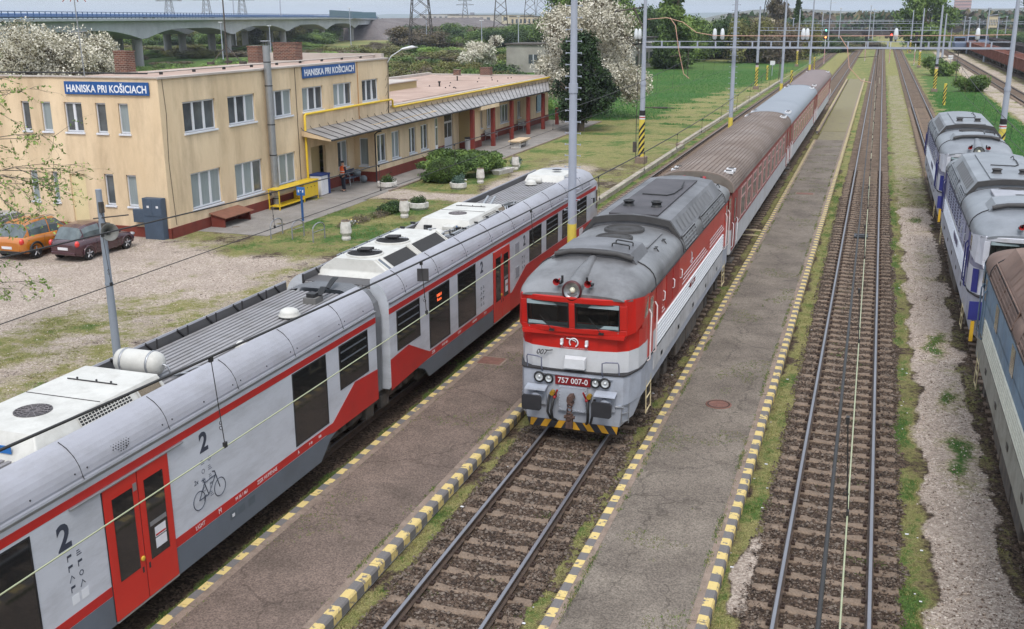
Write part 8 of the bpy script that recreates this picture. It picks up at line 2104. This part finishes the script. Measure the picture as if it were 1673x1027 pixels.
def hopper(label, loc):
    t = thing('tank_wagon', label, 'wagon', loc, 0, 'grey tank wagons beyond the rusty row'); b = MB(); b.lathe([(.9,0),(1.35,.2),(1.4,.5),(1.4,11.5),(1.35,11.8),(.9,12)], (0,0,2.5), 18, 0, axis='y'); b.build('tank', mat('tank_grey', A(136,138,142), rough=.6, var=.12, dirt=A(84,80,80), dirt_amt=.6), t)
    b = MB(); b.box(-1.2,1.2,0,12,1.0,1.3); b.build('underframe', m_under, t); b = MB(); b.lathe([(.3,0),(.3,.3),(.1,.35)],(0,6,3.85),12); b.build('dome', m_under, t); bogie(t,2,1.8,.46); bogie(t,10,1.8,.46); return t
h0 = hopper('grey tank wagon standing beyond the row of rusty wagons', (26.4,135,0))
for k in range(1,6): dup(h0, (26.4,135+k*13.2,0))
for (y,x) in ((262,17.6),(250,20.0)):
    pass
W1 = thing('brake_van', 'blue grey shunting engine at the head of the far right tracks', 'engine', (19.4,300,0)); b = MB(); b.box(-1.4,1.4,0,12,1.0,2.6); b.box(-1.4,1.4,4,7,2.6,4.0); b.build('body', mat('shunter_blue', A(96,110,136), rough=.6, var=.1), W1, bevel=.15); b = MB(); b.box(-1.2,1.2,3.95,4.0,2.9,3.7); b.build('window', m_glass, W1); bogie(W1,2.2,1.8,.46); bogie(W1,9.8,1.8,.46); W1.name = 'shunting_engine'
for k in range(1,3): c = dup(W1, (19.4+3.9*(k-1)+3.9,300+k*14,0)); c['label'] = ('second','third')[k-1]+' blue grey shunting engine parked behind the first'
# far yard lamp masts
for k,(u,y,h,lab) in enumerate(((1355,360,15,'tall lamp mast left of the green and orange signal'),(1372,380,12,'lamp mast right of the green and orange signal'),(1421,420,13,'lattice-like lamp mast above the centre track'),(1427,460,12,'slim mast next to the centre lamp mast'),(1296,300,9,'lamp mast beyond the second gantry at the left'),(1556,330,8,'pale mast at the left of the right yard'),(1584,300,9,'second pale mast in the right yard'),(1614,250,11,'third pale mast in the right yard'),(1631,340,9,'fourth pale mast in the right yard'),(1660,150,12,'mast in front of the rusty wagons at the right edge'),(1576,420,9,'thin far mast between two pale masts'),(1492,420,7,'thin far mast near the red signal'),(1644,420,9,'thin far mast at the right edge of the yard'),(1112,222,8,'thin green-grey post on the lush field edge'),(1600,480,8,'thin far mast behind the tank wagons'))):
    x = y*ray(u,40).x/ray(u,40).y; t = thing('yard_mast', lab, 'mast', (x,y,GZ), 0, 'masts in the far yard'); b = MB(); b.tube([(0,0,0),(0,0,h)], [.2,.12], 7); b.build('mast_tube', m_pole, t)
    b = MB(); b.cbox(0,0,h,.7,.3,.25); b.tube([(0,0,h-1.5),(1.8,0,h-1.2)], .06, 4); b.build('mast_head', m_white if k < 4 else m_pole, t)
for y,xl,xr in ((255,13,42),(330,13,48),(420,-30,45)):
    t = thing('overhead_gantry', {255:'gantry beam across the right yard above the wagons',330:'second gantry beam across the right yard',420:'long gantry beam across the far tracks'}[y], 'gantry', ((xl+xr)/2,y,GZ), 0, 'overhead line gantries spanning the tracks'); w = (xr-xl)/2; b = MB(); b.cbox(0,0,7.8,2*w,.1,.1)
    for k in range(20): b.cbox(-w+k*2*w/19,0,7.9,.08,.08,.16)
    b.build('beam', m_pole, t)
    for s in (-1,1): b = MB(); b.tube([(s*w,0,0),(s*w,0,10)], [.25,.15], 7); b.build('leg', m_pole, t)
t = thing('far_train', 'distant row of coaches crossing the horizon below the hills', 'train', (0,0,0)); t.name='coach_row'
bpy.data.objects.remove(t)
# aerial perspective
hz = bpy.data.materials.new('haze_air'); hz.use_nodes = True; n, l = hz.node_tree.nodes, hz.node_tree.links; n.clear()
o = n.new('ShaderNodeOutputMaterial'); v = n.new('ShaderNodeVolumePrincipled'); v.inputs['Color'].default_value = (.80,.88,1,1); v.inputs['Density'].default_value = .00014; v.inputs['Anisotropy'].default_value = .2
l.new(v.outputs[0], o.inputs['Volume'])
b = MB(); b.box(-9800,9800,-500,12800,-8,110)
if 1: tag(b.build('haze', hz), 'thin blue grey haze over the far country', 'haze', None, 'stuff')
